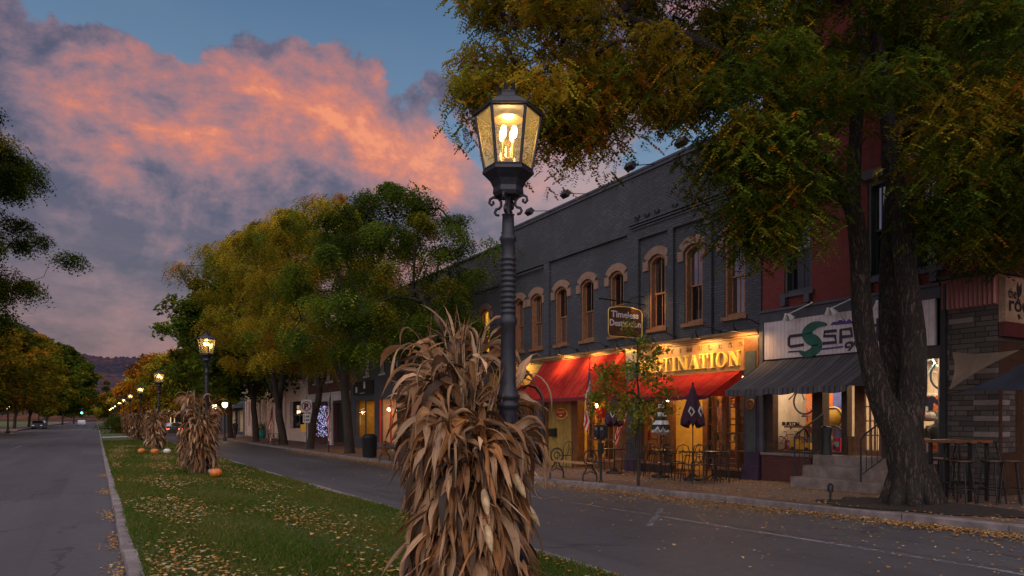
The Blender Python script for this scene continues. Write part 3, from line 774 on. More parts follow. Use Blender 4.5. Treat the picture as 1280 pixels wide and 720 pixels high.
    # gas burner: stem, ring, tubes, mantles
    bn = MB(); bn.tube([(0, 0, 3.79), (0, 0, 4.0)], .014, 8); bn.lathe([(.03, 3.86), (.036, 3.87), (.03, 3.88)], n=10)
    for k in range(4):
        a = k * PI / 2 + .4; bn.tube([(.012 * math.cos(a), .012 * math.sin(a), 3.84), (.055 * math.cos(a), .055 * math.sin(a), 3.88), (.06 * math.cos(a), .06 * math.sin(a), 4.03)], .007, 6)
    burner = bn.build('gas_burner', M['brass'], r)
    rn = MB(); rn.lathe([(.12, 4.19), (.125, 4.2), (.075, 4.21), (.03, 4.2)], n=14); rn.build('reflector', M['brass'], burner)
    for k in range(4):
        a = k * PI / 2 + .4; m_ = MB(); m_.lathe([(.004, 4.03), (.018, 4.045), (.024, 4.075), (.021, 4.11), (.012, 4.125), (.002, 4.13)], (.06 * math.cos(a), .06 * math.sin(a), 0), n=8)
        m_.build('gas_mantle', M['mantle'], burner)
    light('lamp_light', 'POINT', (0, 0, 4.16), 14, (1., .62, .24), .05, r)
    return r
lamp0 = make_lamp()
lamp_px = [5.05, 23.4, 42.4, 61.3, 80.2, 99, 118, 146, 166, 186, 206]
ordn = ['', 'second', 'third', 'fourth', 'fifth', 'sixth', 'seventh', 'eighth', 'ninth', 'tenth', 'eleventh']
for i, s_ in enumerate(lamp_px):
    o = lamp0 if i == 0 else copy_tree(lamp0)
    o.location = (2.88, s_, (ground(2.88, s_) if s_ < 126 else road_z(2.88, s_) + .12) - .2); o.rotation_euler.z = R(1 + 4 * (i % 3))
    lb = ('towering black gas lamp with scrolled lantern rising from the largest corn bundle' if i == 0 else
          'black gas lamp standing over the corn bundle with one orange pumpkin' if i == 1 else
          'glowing gas lamp, %s one away along the grass median' % ordn[i])
    tag(o, lb, 'street lamp', 'gas lamps down the grass median')
    if i > 6:
        for ch in list(o.children):
            if ch.type == 'LIGHT': bpy.data.objects.remove(ch)
l0 = [c for c in lamp0.children if c.type == 'LIGHT'][0]

# ------------------------------------------------------------------ corn shocks
def ribbon_set(leaves, name, parent, mat):
    """leaves: list of (points Nx3, widths N, side vectors Nx3, colour). Three vertices across, folded along the midrib."""
    V = []; Fq = []; C = []; UV = []
    n0 = 0
    for (P, Wd, Sd, Fo, col, sd) in leaves:
        k = len(P)
        for i in range(k):
            s_ = Sd[i]; V += [P[i] - s_ * Wd[i] / 2 + Fo[i] * Wd[i] * .28, P[i], P[i] + s_ * Wd[i] / 2 + Fo[i] * Wd[i] * .28]
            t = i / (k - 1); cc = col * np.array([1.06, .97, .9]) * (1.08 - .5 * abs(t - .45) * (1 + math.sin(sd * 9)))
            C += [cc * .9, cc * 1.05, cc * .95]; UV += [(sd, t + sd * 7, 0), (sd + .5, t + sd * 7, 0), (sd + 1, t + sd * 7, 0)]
        for i in range(k - 1):
            a = n0 + i * 3
            Fq += [(a, a + 1, a + 4, a + 3), (a + 1, a + 2, a + 5, a + 4)]
        n0 += 3 * k
    me = bpy.data.meshes.new(name); me.from_pydata([tuple(v) for v in V], [], Fq)
    me.polygons.foreach_set('use_smooth', [True] * len(Fq))
    at = me.attributes.new('Col', 'FLOAT_COLOR', 'POINT'); c = np.ones((len(V), 4), dtype=np.float32); c[:, :3] = np.array(C); at.data.foreach_set('color', c.ravel())
    a2 = me.attributes.new('fib', 'FLOAT_VECTOR', 'POINT'); a2.data.foreach_set('vector', np.array(UV, dtype=np.float32).ravel())
    me.materials.append(mat); o = bpy.data.objects.new(name, me); COL.objects.link(o)
    if parent: o.parent = parent
    return o
CORNC = [np.array(c) for c in ((.54, .33, .17), (.66, .44, .26), (.42, .22, .10), (.26, .12, .05), (.74, .53, .35), (.11, .055, .026), (.52, .26, .10), (.6, .42, .26), (.07, .035, .018))]
def corn_leaf(r, p, az, length, width, up, k=9, grav=.9, twist=1.6, curl=.25):
    d = Vector((math.cos(az) * (1 - up), math.sin(az) * (1 - up), up)).normalized()
    P = [Vector(p)]; st = length / (k - 1)
    side = Vector((-math.sin(az), math.cos(az), 0)); tw = r.uniform(-twist, twist); ph = r.uniform(-.5, .5)
    Sd = []; Fo = []
    wob = Vector((r.uniform(-1, 1), r.uniform(-1, 1), 0)) * curl; fold = r.choice((.15, .4, .9, 1.6)); wr = r.uniform(.12, .4); w1 = r.uniform(6, 14); w2 = r.uniform(0, 6)
    for i in range(k):
        t = i / (k - 1)
        q = Matrix.Rotation(ph + tw * t, 3, d)
        s_ = (side - d * side.dot(d)); s_ = s_.normalized() if s_.length > 1e-3 else d.orthogonal().normalized()
        s_ = q @ s_; Sd.append(np.array(s_)); Fo.append(np.array(d.cross(s_)) * (fold + wr * 2 * math.sin(w1 * t + w2)))
        if i < k - 1:
            P.append(P[-1] + d * st)
            d = (d + Vector((0, 0, -grav * st * 6 * (.4 + t))) + wob * st * 5 * r.uniform(.2, 1.2) + Vector((r.uniform(-1, 1), r.uniform(-1, 1), r.uniform(-.5, .5))) * .1).normalized()
            if P[-1].z < .03: P[-1].z = .03 + r.random() * .04; d = Vector((d.x, d.y, abs(d.z) * .1)).normalized()
    W_ = [width * (1 / (1 + .35 * fold)) * (1 + .3 * math.sin(w1 * 1.7 * i / (k - 1))) * (.55 + 1.1 * math.sin(PI * min(1, .12 + t * .85)) ** .8) * (1 if t < .75 else max(.06, (1 - t) * 4)) * .62 for t in [i / (k - 1) for i in range(k)]]
    return ([np.array(q) for q in P], W_, Sd, Fo, r.choice(CORNC) * r.uniform(.6, 1.15), r.random() * 40)
def make_shock(seed, nleaf, view=None, detail=9, height=2.35, pole=None):
    """bundle of dry maize stalks tied round a post. view: azimuth of the open side where the post shows above 1.55 m"""
    r = random.Random(seed); root = thing('corn_stalk_bundle')
    st = MB(); tips = []; ns = 46 if nleaf > 600 else 22
    stalks = []
    for i in range(ns):
        a = 2 * PI * i / ns + r.uniform(-.1, .1); r0 = r.uniform(.1, .26); rt = r.uniform(.1, .2); r2 = r.uniform(.14, .36)
        hh = height * r.uniform(.72, 1.0)
        if view is not None:
            dv = abs((a - view + PI) % (2 * PI) - PI)
            if dv < .33: hh = r.uniform(1.3, 1.6)
            # the near-right side is shorter, the left taller
            rightness = math.sin(a - view)
            hh *= 1 - .14 * max(0, rightness) + .03 * max(0, -rightness)
        a2 = a + r.uniform(-.5, .5)
        pts = [Vector((r0 * math.cos(a), r0 * math.sin(a), 0)), Vector((rt * math.cos(a), rt * math.sin(a), 1.15)), Vector((r2 * math.cos(a2) * .8, r2 * math.sin(a2) * .8, hh * .85)), Vector((r2 * math.cos(a2) * 1.15, r2 * math.sin(a2) * 1.15, hh))]
        stalks.append((pts, a2, hh))
        st.tube(pts, [.013, .012, .009, .005], 5, False)
        if r.random() < .7 and hh > 1.7: tips.append((pts[-1], a2))
    st.build('stalk', M['stem'], root) if False else None
    stalk_o = st.build('stalks', simple_corn, root)
    lv = []
    for i in range(nleaf):
        pts, a, hh = stalks[r.randrange(ns)]
        z = r.uniform(.25, hh) if r.random() < .5 else r.uniform(1.25, hh)
        t = z / hh; q = pts[0].lerp(pts[1], min(1, z / 1.15)) if z < 1.15 else pts[1].lerp(pts[2], min(1, (z - 1.15) / max(.01, hh * .85 - 1.15))) if z < hh * .85 else pts[2].lerp(pts[3], (z - hh * .85) / (hh * .15))
        az = a + r.gauss(0, .55)
        if view is not None and q.z > 1.5:
            dv = (az - view + PI) % (2 * PI) - PI
            if abs(dv) < .55: az = view + math.copysign(r.uniform(.8, 1.7), dv)
        top = z > hh * .72
        ln = r.uniform(.3, .7) * (1 if z > 1.2 else .78); out_ = Vector((math.cos(az), math.sin(az), 0))
        q = Vector((q.x, q.y, z)) + out_ * r.uniform(0, .1)
        up = r.uniform(.35, .9) if top else (r.uniform(-.1, .75) if z > 1.0 else r.uniform(-.5, .3))
        if r.random() < .38:      # brittle leaves that stick out at odd angles
            lv.append(corn_leaf(r, q, az + r.gauss(0, .9), ln * r.uniform(.45, .8), r.uniform(.02, .05), r.uniform(-.5, .95), detail, r.uniform(.0, 1.3), 5., 1.1))
        else: lv.append(corn_leaf(r, q, az, ln, r.choice((r.uniform(.02, .06), r.uniform(.04, .1))), up, detail, r.uniform(.9, 3.2), 4.2, .6))
    if pole is not None:
        pc, vd = Vector(pole), Vector((math.cos(view), math.sin(view))); lt = Vector((-vd.y, vd.x)); keep = []
        for L_ in lv:
            bad = False
            for q in L_[0]:
                e = Vector((q[0], q[1])) - pc
                if q[2] > 1.6 and abs(e.dot(lt)) < .1 and e.dot(vd) > -.05: bad = True; break
            if not bad: keep.append(L_)
        lv = keep
    # shredded wisps
    for i in range(int(nleaf * .35)):
        pts, a, hh = stalks[r.randrange(ns)]; z = r.uniform(.3, hh); t = z / hh; q = pts[0].lerp(pts[1], z / 1.15) if z < 1.15 else pts[1].lerp(pts[3], (z - 1.15) / (hh - 1.15))
        if view is not None and z > 1.55: continue
        lv.append(corn_leaf(r, Vector((q.x, q.y, z)) + Vector((math.cos(a), math.sin(a), 0)) * .12, a + r.gauss(0, .8), r.uniform(.2, .5), r.uniform(.005, .014), r.uniform(-.6, .6), detail, r.uniform(.2, 2.2), 5, 1.2))
    # hanging skirt of flat leaves, tied, over the waist
    for i in range(int(nleaf * .5)):
        a = r.uniform(0, 2 * PI); z = r.uniform(.45, 1.62); rr = .15 + .09 * abs(z - 1.15) / .9
        q = Vector((rr * math.cos(a), rr * math.sin(a), z))
        lv.append(corn_leaf(r, q, a + r.gauss(0, .4), r.uniform(.35, .75), r.uniform(.05, .095), r.uniform(-.65, .1), detail, r.uniform(.5, 2.4), 3.2, .55))
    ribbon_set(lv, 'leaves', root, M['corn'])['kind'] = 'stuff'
    # tassels: thin drooping wisps
    tl = []
    for p, a in tips:
        for _ in range(9 if nleaf > 600 else 4):
            tl.append(corn_leaf(r, p - Vector((0, 0, r.uniform(0, .15))), a + r.gauss(0, .9), r.uniform(.18, .36), .008, r.uniform(.3, .9), 6, r.uniform(.4, 1.2), .6, .3))
    if tl: ribbon_set(tl, 'tassels', root, M['corn'])['kind'] = 'stuff'
    # ears of maize in pale husks
    hs = MB()
    for k in range(7 if nleaf > 600 else 3):
        a = r.uniform(0, 2 * PI); z = r.uniform(.7, 1.4); c = Vector((.47 * math.cos(a), .47 * math.sin(a), z))
        dr = Vector((math.cos(a) * .5, math.sin(a) * .5, -.8)).normalized()
        hs.tube([c + dr * t for t in (0, .03, .08, .14, .19, .22)], [.006, .026, .034, .03, .018, .004], 8)
        hb = MB()
    hs.build_each('maize_ear', M['gourd'] if nleaf <= 600 else simple_husk, root)
    tw = MB(); tw.lathe([(.33, 1.12), (.345, 1.13), (.33, 1.14)], n=18); tw.build('twine', M['stem'], root)
    return root
simple_corn = simple('dry_maize_stalk', (.24, .16, .08), .8, 0, .35, 20)
simple_husk = simple('pale_maize_husk', (.42, .28, .15), .8, 0, .35, 20)
vaz = math.atan2(-5.05, -2.88)               # towards the camera from the first lamp
sh = make_shock(3, 1250, vaz, 10, 2.3, (.25, -.22)); sh.location = (2.88 - .25, 5.05 + .22, ground(2.88, 5.05) - .03)
tag(sh, 'largest bundle of dried tan corn stalks tied round the tallest lamp post', 'corn bundle', 'corn stalk bundles tied to the median lamps')
sh2 = make_shock(11, 760, math.atan2(-23, -2.88) + .35, 7, 2.4)
sh2.location = (2.88 - .25, 23.25, ground(2.88, 23.3)); tag(sh2, 'flared corn stalk bundle beside a single orange pumpkin on the lawn', 'corn bundle', 'corn stalk bundles tied to the median lamps')
sh3 = make_shock(19, 420, None, 6, 2.4)
labs = ['corn stalk bundle with two orange pumpkins and a white one before it', 'corn stalk bundle under the fourth gas lamp, near the path across the lawn', 'corn stalk bundle under the fifth gas lamp beyond the path', 'corn stalk bundle under the sixth gas lamp', 'most distant corn stalk bundle, under the seventh gas lamp']
for i, s_ in enumerate(lamp_px[2:7]):
    o = sh3 if i == 0 else copy_tree(sh3)
    o.location = (2.7, s_ - .1, ground(2.88, s_)); o.rotation_euler.z = i * 1.7; o.scale = (1.0 + .06 * (i % 2),) * 2 + (.97,)
    tag(o, labs[i], 'corn bundle', 'corn stalk bundles tied to the median lamps')

# pumpkins ------------------------------------------------------------------------
def make_pumpkin(name, mat, rad):
    root = thing(name); b = MB(); n, k = 40, 14; vs = []; fs = []
    for i in range(k + 1):
        ph = PI * i / k
        for j in range(n):
            a = 2 * PI * j / n; rib = 1 - .09 * (1 - abs(math.sin(a * 5))) ** 2 * math.sin(ph)
            rr = rad * math.sin(ph) * rib; dip = .16 * rad * math.exp(-(math.sin(ph) / .35) ** 2) * math.copysign(1, math.cos(ph))
            vs.append((rr * math.cos(a), rr * math.sin(a), rad * .78 + rad * .78 * math.cos(ph) - dip))
    for i in range(k):
        for j in range(n): fs.append((i * n + j, (i + 1) * n + j, (i + 1) * n + (j + 1) % n, i * n + (j + 1) % n))
    b.add(vs, fs, True); b.build('rind', mat, root)
    s_ = MB(); s_.tube([(0, 0, rad * 1.38), (0, .005, rad * 1.6), (rad * .12, .01, rad * 1.8)], [rad * .14, rad * .09, rad * .1], 7); s_.build('stem', M['stem'], root)
    return root
for (x, y, nm, mt, rd, lb) in [(270, 597, 'pumpkin', 'pumpkin', .17, 'round orange pumpkin on the lawn by the second corn bundle'),
                               (264, 592, 'white_pumpkin', 'gourd', .1, 'small white pumpkin tucked behind an orange one'),
                               (177, 567, 'pumpkin', 'pumpkin', .17, 'orange pumpkin before the third corn bundle, on the side of the kerb'),
                               (193.5, 568, 'pumpkin', 'pumpkin', .18, 'orange pumpkin between another orange one and a white one'),
                               (209, 567.5, 'white_pumpkin', 'gourd', .17, 'white pumpkin beside an orange pumpkin before the third corn bundle')]:
    o = make_pumpkin(nm, M[mt], rd); g_ = G(x, y); o.location = g_; o.rotation_euler.z = x; tag(o, lb, 'pumpkin', 'pumpkins at the feet of the corn bundles')
# ------------------------------------------------------------------ lettering
def text_mesh(s, size, mat, parent, frame, extrude=.01, bold=0., name='lettering', fit=None, off=None, shear=0, spacing=1.):
    """frame: (origin, xdir, ydir) ; text starts at origin; fit: scale to this width"""
    cu = bpy.data.curves.new('lettering', 'FONT'); cu.body = s; cu.size = size; cu.extrude = extrude; cu.offset = bold; cu.shear = shear; cu.space_character = spacing
    cu.resolution_u = 3
    o = bpy.data.objects.new('tmp', cu); COL.objects.link(o)
    dg = bpy.context.evaluated_depsgraph_get(); dg.update()
    me = bpy.data.meshes.new_from_object(o.evaluated_get(dg)); bpy.data.objects.remove(o); bpy.data.curves.remove(cu)
    n = len(me.vertices); co = np.zeros(n * 3); me.vertices.foreach_get('co', co); co = co.reshape(-1, 3)
    k = 1
    if fit: k = fit / (co[:, 0].max() - co[:, 0].min()); co[:, 0] -= co[:, 0].min()
    O, X, Y = [np.array(v, dtype=float) for v in frame]; Zd = np.cross(X, Y)
    P = O + co[:, :1] * k * X + co[:, 1:2] * Y + co[:, 2:3] * Zd
    if off is not None: P = P - np.array(off)
    me.vertices.foreach_set('co', P.ravel()); me.materials.clear(); me.materials.append(mat); me.update(); me.name = name
    ob = bpy.data.objects.new(name, me); COL.objects.link(ob); ob.parent = parent
    return ob
def bar(a, b, w):
    a = np.array(a, float); b = np.array(b, float); d = (b - a) / np.linalg.norm(b - a); n = np.array([-d[1], d[0]]) * w / 2
    return [tuple(a - n), tuple(b - n), tuple(b + n), tuple(a + n)]
def hbar(x0, x1, y0, y1): return [(x0, y0), (x1, y0), (x1, y1), (x0, y1)]
def ringpoly(cx, cy, rx, ry, wx, wy, a0, a1, n=14):
    out = []
    for i in range(n):
        t0 = a0 + (a1 - a0) * i / n; t1 = a0 + (a1 - a0) * (i + 1) / n
        o = lambda t: (cx + rx * math.cos(t), cy + ry * math.sin(t)); q = lambda t: (cx + (rx - wx) * math.cos(t), cy + (ry - wy) * math.sin(t))
        out.append([o(t0), o(t1), q(t1), q(t0)])
    return out
def serif(ch):
    T, t = .17, .06; S_ = .055
    if ch == 'I': return .42, [hbar(.125, .295, S_, 1 - S_), hbar(.02, .4, 0, S_), hbar(.02, .4, 1 - S_, 1)]
    if ch == 'D': return .82, [hbar(.1, .27, S_, 1 - S_), hbar(0, .34, 0, S_), hbar(0, .34, 1 - S_, 1)] + ringpoly(.3, .5, .47, .5, .17, .055, -PI / 2, PI / 2)
    if ch == 'E': return .7, [hbar(.1, .27, S_, 1 - S_), hbar(0, .62, 0, S_), hbar(0, .6, 1 - S_, 1), hbar(.27, .5, .49, .545), hbar(.565, .62, S_, .27), hbar(.55, .6, .75, 1 - S_), hbar(.46, .5, .4, .63)]
    if ch == 'S': return .62, ringpoly(.3, .74, .25, .26, .1, .055, .35, PI * 1.25) + ringpoly(.3, .26, .27, .26, .1, .055, -PI * .75, PI * .25) + [bar((.11, .6), (.49, .41), .16), hbar(.5, .55, .7, .98), hbar(.02, .07, .02, .3)]
    if ch == 'T': return .76, [hbar(.28, .45, S_, 1 - S_), hbar(.17, .56, 0, S_), hbar(.02, .71, 1 - S_, 1), hbar(.02, .075, .72, 1 - S_), hbar(.655, .71, .72, 1 - S_)]
    if ch == 'N': return .92, [hbar(.12, .18, S_, 1 - S_), hbar(.0, .3, 0, S_), hbar(0, .24, 1 - S_, 1), bar((.16, .97), (.74, .03), .16), hbar(.72, .78, .0, 1 - S_), hbar(.6, .9, 1 - S_, 1)]
    if ch == 'A': return .86, [bar((.1, .03), (.42, 1.), .06), bar((.4, .98), (.7, .03), .17), hbar(.2, .62, .3, .35), hbar(-.02, .24, 0, S_), hbar(.54, .86, 0, S_)]
    if ch == 'O': return .88, ringpoly(.42, .5, .42, .52, .17, .055, 0, 2 * PI, 24)
    return .4, []
def serif_text(s, frame, height, width, depth, mat, parent, off, gap=.1, name='lettering'):
    O, X, Y = [Vector(v) for v in frame]; N = X.cross(Y)
    tot = sum(serif(c)[0] + gap for c in s) - gap; k = width / tot; mb = MB(); x = 0; e = 0
    for c in s:
        w, polys = serif(c)
        for p in polys:
            e = (e + 1) % 7; d = depth + e * .0012; n = len(p)
            base = [O + X * ((x + q[0]) * k) + Y * (q[1] * height) for q in p]
            top = [b + N * d for b in base]
            mb.add([tuple(v) for v in base + top], [tuple(range(n, 2 * n))] + [(i, (i + 1) % n, n + (i + 1) % n, n + i) for i in range(n)])
        x += w + gap
    return mb.build(name, mat, parent, off)
FX, FY = (0, -1, 0), (0, 0, 1)            # reading directions on the shop fronts
def ff(s, z, out=0.): return ((LF - out, s, z), FX, FY)

# ------------------------------------------------------------------ building pieces
def wall_holes(mb, X, s0, s1, z0, z1, holes, rev):
    ys = sorted({s0, s1, *[h[0] for h in holes], *[h[1] for h in holes]}); zs = sorted({z0, z1, *[h[2] for h in holes], *[h[3] for h in holes]})
    ys = [y for y in ys if s0 - 1e-6 <= y <= s1 + 1e-6]; zs = [z for z in zs if z0 - 1e-6 <= z <= z1 + 1e-6]
    for a, b in zip(ys, ys[1:]):
        for c, d in zip(zs, zs[1:]):
            m = ((a + b) / 2, (c + d) / 2)
            if any(h[0] < m[0] < h[1] and h[2] < m[1] < h[3] for h in holes): continue
            mb.quad((X, b, c), (X, a, c), (X, a, d), (X, b, d))
    for (a, b, c, d) in holes:
        mb.quad((X, a, c), (X + rev, a, c), (X + rev, a, d), (X, a, d)); mb.quad((X, b, c), (X, b, d), (X + rev, b, d), (X + rev, b, c))
        mb.quad((X, a, d), (X, b, d), (X + rev, b, d), (X + rev, a, d)); mb.quad((X, a, c), (X, b, c), (X + rev, b, c), (X + rev, a, c))
def shell(mb, X, s0, s1, z0, z1, back=9, roof_drop=.5):
    """sides, back and roof"""
    mb.quad((X, s0, z0), (X + back, s0, z0), (X + back, s0, z1), (X, s0, z1)); mb.quad((X, s1, z0), (X, s1, z1), (X + back, s1, z1), (X + back, s1, z0))
    mb.quad((X + back, s0, z0), (X + back, s1, z0), (X + back, s1, z1), (X + back, s0, z1))
def arc_pts(a, b, zs, rise, n=12):
    w = (b - a) / 2; c = (a + b) / 2; Rr = (w * w + rise * rise) / (2 * rise); th = math.asin(min(1, w / Rr))
    return [(c + Rr * math.sin(t), zs + rise - Rr + Rr * math.cos(t)) for t in np.linspace(-th, th, n)], (c, zs + rise - Rr, Rr, th)
def sash_window(root, off, X, a, b, z0, z1, frame_m, upper, lower, arch=True, sill_m=None, hood=True, blind=None, hood_m=None, cross=True):
    """double-hung window in a wall opening a..b (along street), z0..z1"""
    rise = .17 if arch else 0; f = .065; zs = z1 - rise
    fr = MB()
    fr.box(X + .03, X + .26, a, a + f, z0 + .0, zs + .02); fr.box(X + .03, X + .26, b - f, b, z0 + .0, zs + .02)
    fr.box(X + .06, X + .26, a + f, b - f, z0, z0 + .07)
    if arch:
        P, (c, zc, Rr, th) = arc_pts(a, b, zs, rise)
        for (p, q) in zip(P, P[1:]):
            i_ = lambda u: (c + (u[0] - c) * (Rr - .09) / Rr, zc + (u[1] - zc) * (Rr - .09) / Rr)
            fr.prism([p, q, i_(q), i_(p)], X + .04, X + .26, 'x')
    else: fr.box(X + .03, X + .26, a + f, b - f, z1 - .07, z1)
    w = fr.build('window', frame_m, root, off)
    zm = z0 + (zs + rise * .5 - z0) * .5; a1, b1 = a + f, b - f; sh_ = MB(); s_ = .045; top = z1 - .03
    for (x, za, zb) in ((X + .16, zm - .02, top), (X + .2, z0 + .07, zm + .025)):
        sh_.box(x, x + .035, a1, a1 + s_, za, zb - (.07 if arch and zb == top else 0)); sh_.box(x, x + .035, b1 - s_, b1, za, zb - (.07 if arch and zb == top else 0))
        sh_.box(x - .002, x + .037, a1 + s_, b1 - s_, za, za + s_)
        if not (arch and zb == top): sh_.box(x - .002, x + .037, a1 + s_, b1 - s_, zb - s_, zb)
        if cross: m = (a1 + b1) / 2; sh_.box(x + .004, x + .03, m - .014, m + .014, za + s_, zb - s_ * (0 if arch else 1))
    sh_.build('sash', frame_m, w, off=(0, 0, 0) if False else off)
    p1 = MB(); p1.quad((X + .178, b1, zm), (X + .178, a1, zm), (X + .178, a1, top + .02), (X + .178, b1, top + .02)); p1.build('pane', upper, w, off)
    p2 = MB(); p2.quad((X + .218, b1, z0 + .05), (X + .218, a1, z0 + .05), (X + .218, a1, zm), (X + .218, b1, zm)); p2.build('pane', lower, w, off)
    si = MB(); si.box(X - .07, X + .1, a - .09, b + .09, z0 - .1, z0 + .0); si.build('sill', sill_m or frame_m, w, off)
    if hood and arch:
        P, (c, zc, Rr, th) = arc_pts(a - .02, b + .02, zs, rise, 16); h = MB()
        o_ = lambda u, k: (c + (u[0] - c) * (Rr + k) / Rr, zc + (u[1] - zc) * (Rr + k) / Rr)
        for (p, q) in zip(P, P[1:]): h.prism([p, q, o_(q, .24), o_(p, .24)], X - .045, X + .028, 'x')
        # stepped shoulders
        h.box(X - .043, X + .026, a - .26, a - .03, zs - .26, zs + .03); h.box(X - .043, X + .026, b + .03, b + .26, zs - .26, zs + .03)
        h.build('window_arch', hood_m or M['arch_brick'], w, off)
    return w
def room(root, off, s0, s1, z0, z1, x0, x1, mat, floor_m, light_w, color=WARM, lx=None, name='shop_interior'):
    mb = MB()
    mb.quad((x1, s0, z0), (x1, s1, z0), (x1, s1, z1), (x1, s0, z1)); mb.quad((x0, s0, z0), (x1, s0, z0), (x1, s0, z1), (x0, s0, z1)); mb.quad((x0, s1, z0), (x0, s1, z1), (x1, s1, z1), (x1, s1, z0))
    mb.quad((x0, s0, z1), (x1, s0, z1), (x1, s1, z1), (x0, s1, z1))
    o = mb.build(name, mat, root, off)
    fl_ = MB(); fl_.quad((x0, s0, z0), (x0, s1, z0), (x1, s1, z0), (x1, s0, z0)); fl_.build('shop_floor', floor_m, root, off)
    if light_w: light('room_light', 'AREA', ((x0 + x1) / 2 if lx is None else lx, (s0 + s1) / 2, z1 - .05), light_w, color, sx=(x1 - x0) * .6, sy=(s1 - s0) * .7)
    return o
def awning(root, off, s0, s1, X, proj, zt, zb, mat, vm, val=.13, rib=.55, scallop=True, ends=True, sag=.035):
    mb = MB(); nr = max(2, round((s1 - s0) / rib)); sub = 4; ny = nr * sub; nx = 8; vs = []
    for i in range(ny + 1):
        y = s0 + (s1 - s0) * i / ny; ph = (i % sub) / sub
        for j in range(nx + 1):
            t = j / nx; d = -sag * math.sin(PI * ph) * math.sin(PI * (.15 + .85 * t) if t < 1 else .0) - .03 * math.sin(PI * t)
            vs.append((X - proj * t, y, zt + (zb - zt) * t + d))
    fs = [(i * (nx + 1) + j, i * (nx + 1) + j + 1, (i + 1) * (nx + 1) + j + 1, (i + 1) * (nx + 1) + j) for i in range(ny) for j in range(nx)]
    mb.add(vs, fs, True)
    if ends:
        mb.add([(X, s0, zt), (X - proj, s0, zb), (X, s0, zb - .02)], [(0, 1, 2)]); mb.add([(X, s1, zt), (X - proj, s1, zb), (X, s1, zb - .02)], [(0, 2, 1)])
    aw = mb.build('awning', mat, root, off)
    v = MB(); vs = []; k = ny * 2
    for i in range(k + 1):
        y = s0 + (s1 - s0) * i / k; q = abs(math.sin(PI * i / (sub * 2))); w = .012 * math.sin(i * 1.9)
        vs += [(X - proj - .004, y, zb + .012), (X - proj - .012 + w, y, zb - val * (.75 + .25 * q if scallop else 1.))]
    v.add(vs, [(2 * i, 2 * i + 1, 2 * i + 3, 2 * i + 2) for i in range(k)], True); v.build('valance', vm, aw, off)
    rr = MB()
    for i in range(nr + 1):
        y = s0 + (s1 - s0) * i / nr; y = min(max(y, s0 + .03), s1 - .03); rr.tube([(X, y, zt - .06), (X - proj + .02, y, zb - .03)], .012, 5)
    rr.tube([(X - proj + .02, s0 + .02, zb - .03), (X - proj + .02, s1 - .02, zb - .03)], .014, 5); rr.build('awning_frame', M['iron_plain'], aw, off)
    return aw
def gooseneck(x, y, out=.52, power=14, label=''):
    """barn lamp on a curved arm; head seen at pixel (x, y)"""
    Lh = LF - out; s = S(x, Lh); z = ZZ(x, y, Lh)
    r = thing('wall_lamp', (LF - .0, s, z + .1), 0, label, 'wall lamp', 'barn lamps over the shop fronts')
    a = MB(); a.tube([(0, -.42, .04), (-.08, -.4, .06), (-.2, -.3, .16), (-out * .75, -.14, .2), (-out, -.03, .13), (-out, 0, .02)], .014, 6); a.lathe([(.05, 0), (.05, .03), (.01, .035)], (-.03, -.42, .04), 10, axis='x'); a.build('arm', M['iron_plain'], r)
    h = MB(); h.lathe([(.02, .04), (.035, .03), (.05, -.03), (.13, -.12), (.135, -.13), (.12, -.118), (.04, -.03)], (-out, 0, 0), 14); h.build('shade', M['iron_plain'], r)
    b = MB(); b.lathe([(.002, -.02), (.03, -.05), (.038, -.08), (.025, -.105), (.002, -.112)], (-out, 0, 0), 10); b.build('bulb', M['bulb'], r)
    light('wall_light', 'SPOT', (-out, 0, -.1), power * 17, (1., .52, .15), .04, r, target=(-out + .5, 0, -.5), spot=150, blend=.9)
    return r

# ================================================================== grey brick building with the gold lettered shop
sA0, sA1 = S(951.5), S(628)
A = thing('grey_brick_building', (LF, (sA0 + sA1) / 2, 0), 0, 'two storey painted grey brick building with red awnings and gold letters', 'building'); oA = tuple(A.location)
XW = LF + .1; ZC, ZR = 3.95, 9.4; zg = -.1
winL = [(641, 652), (661.5, 675), (691.5, 706), (723.5, 739.5), (759.5, 776.5)]; winR = [(808.5, 828.5), (852.5, 875), (902.5, 928)]
holes = [(S(b), S(a), 4.45, 6.56) for a, b in winL] + [(S(b), S(a), 4.47, 6.72) for a, b in winR]
w = MB(); wall_holes(w, XW, sA0, sA1, ZC - .15, ZR, holes, .3); shell(w, XW, sA0, sA1, zg, ZR); w.build('wall', M['grey_brick'], A, oA)
p = MB()
def prA(x0, x1, z0, z1, d=.0): p.box(LF + d, XW - .003, S(x1), S(x0), z0, z1)
p.box(LF, XW - .003, sA0, sA1, 7.58, ZR)
p.box(LF + .001, XW - .004, sA0, S(791.5), 7.32, 7.577)
for a, b in ((784, 797.5), (834, 841), (880.5, 889), (939, 951.3), (679.5, 686)): p.box(LF + .002, XW - .005, S(b), S(a), ZC, 7.577 if a in (784, 679.5) else 7.317)
for i in range(3): p.box(LF - .03 - .03 * i, LF + .001, sA0, S(791.5 - 2 * i), 7.62 + i * .085, 7.675 + i * .085)
p.box(LF - .035, LF + .001, S(678), S(630), 7.44, 7.5)
p.build_each('pilasters', M['grey_brick'], A, oA)
cp = MB(); cp.box(LF - .07, XW + .3, sA0 + .0, sA1, ZR + .001, ZR + .07); cp.box(LF - .045, LF + .0, sA0, sA1, ZR - .1, ZR); cp.build('coping', M['grey_trim'], A, oA)
rf = MB(); rf.quad((XW + .001, sA0, ZR - .4), (XW + 9, sA0, ZR - .4), (XW + 9, sA1, ZR - .4), (XW + .001, sA1, ZR - .4)); rf.build('roof', M['roof'], A, oA)
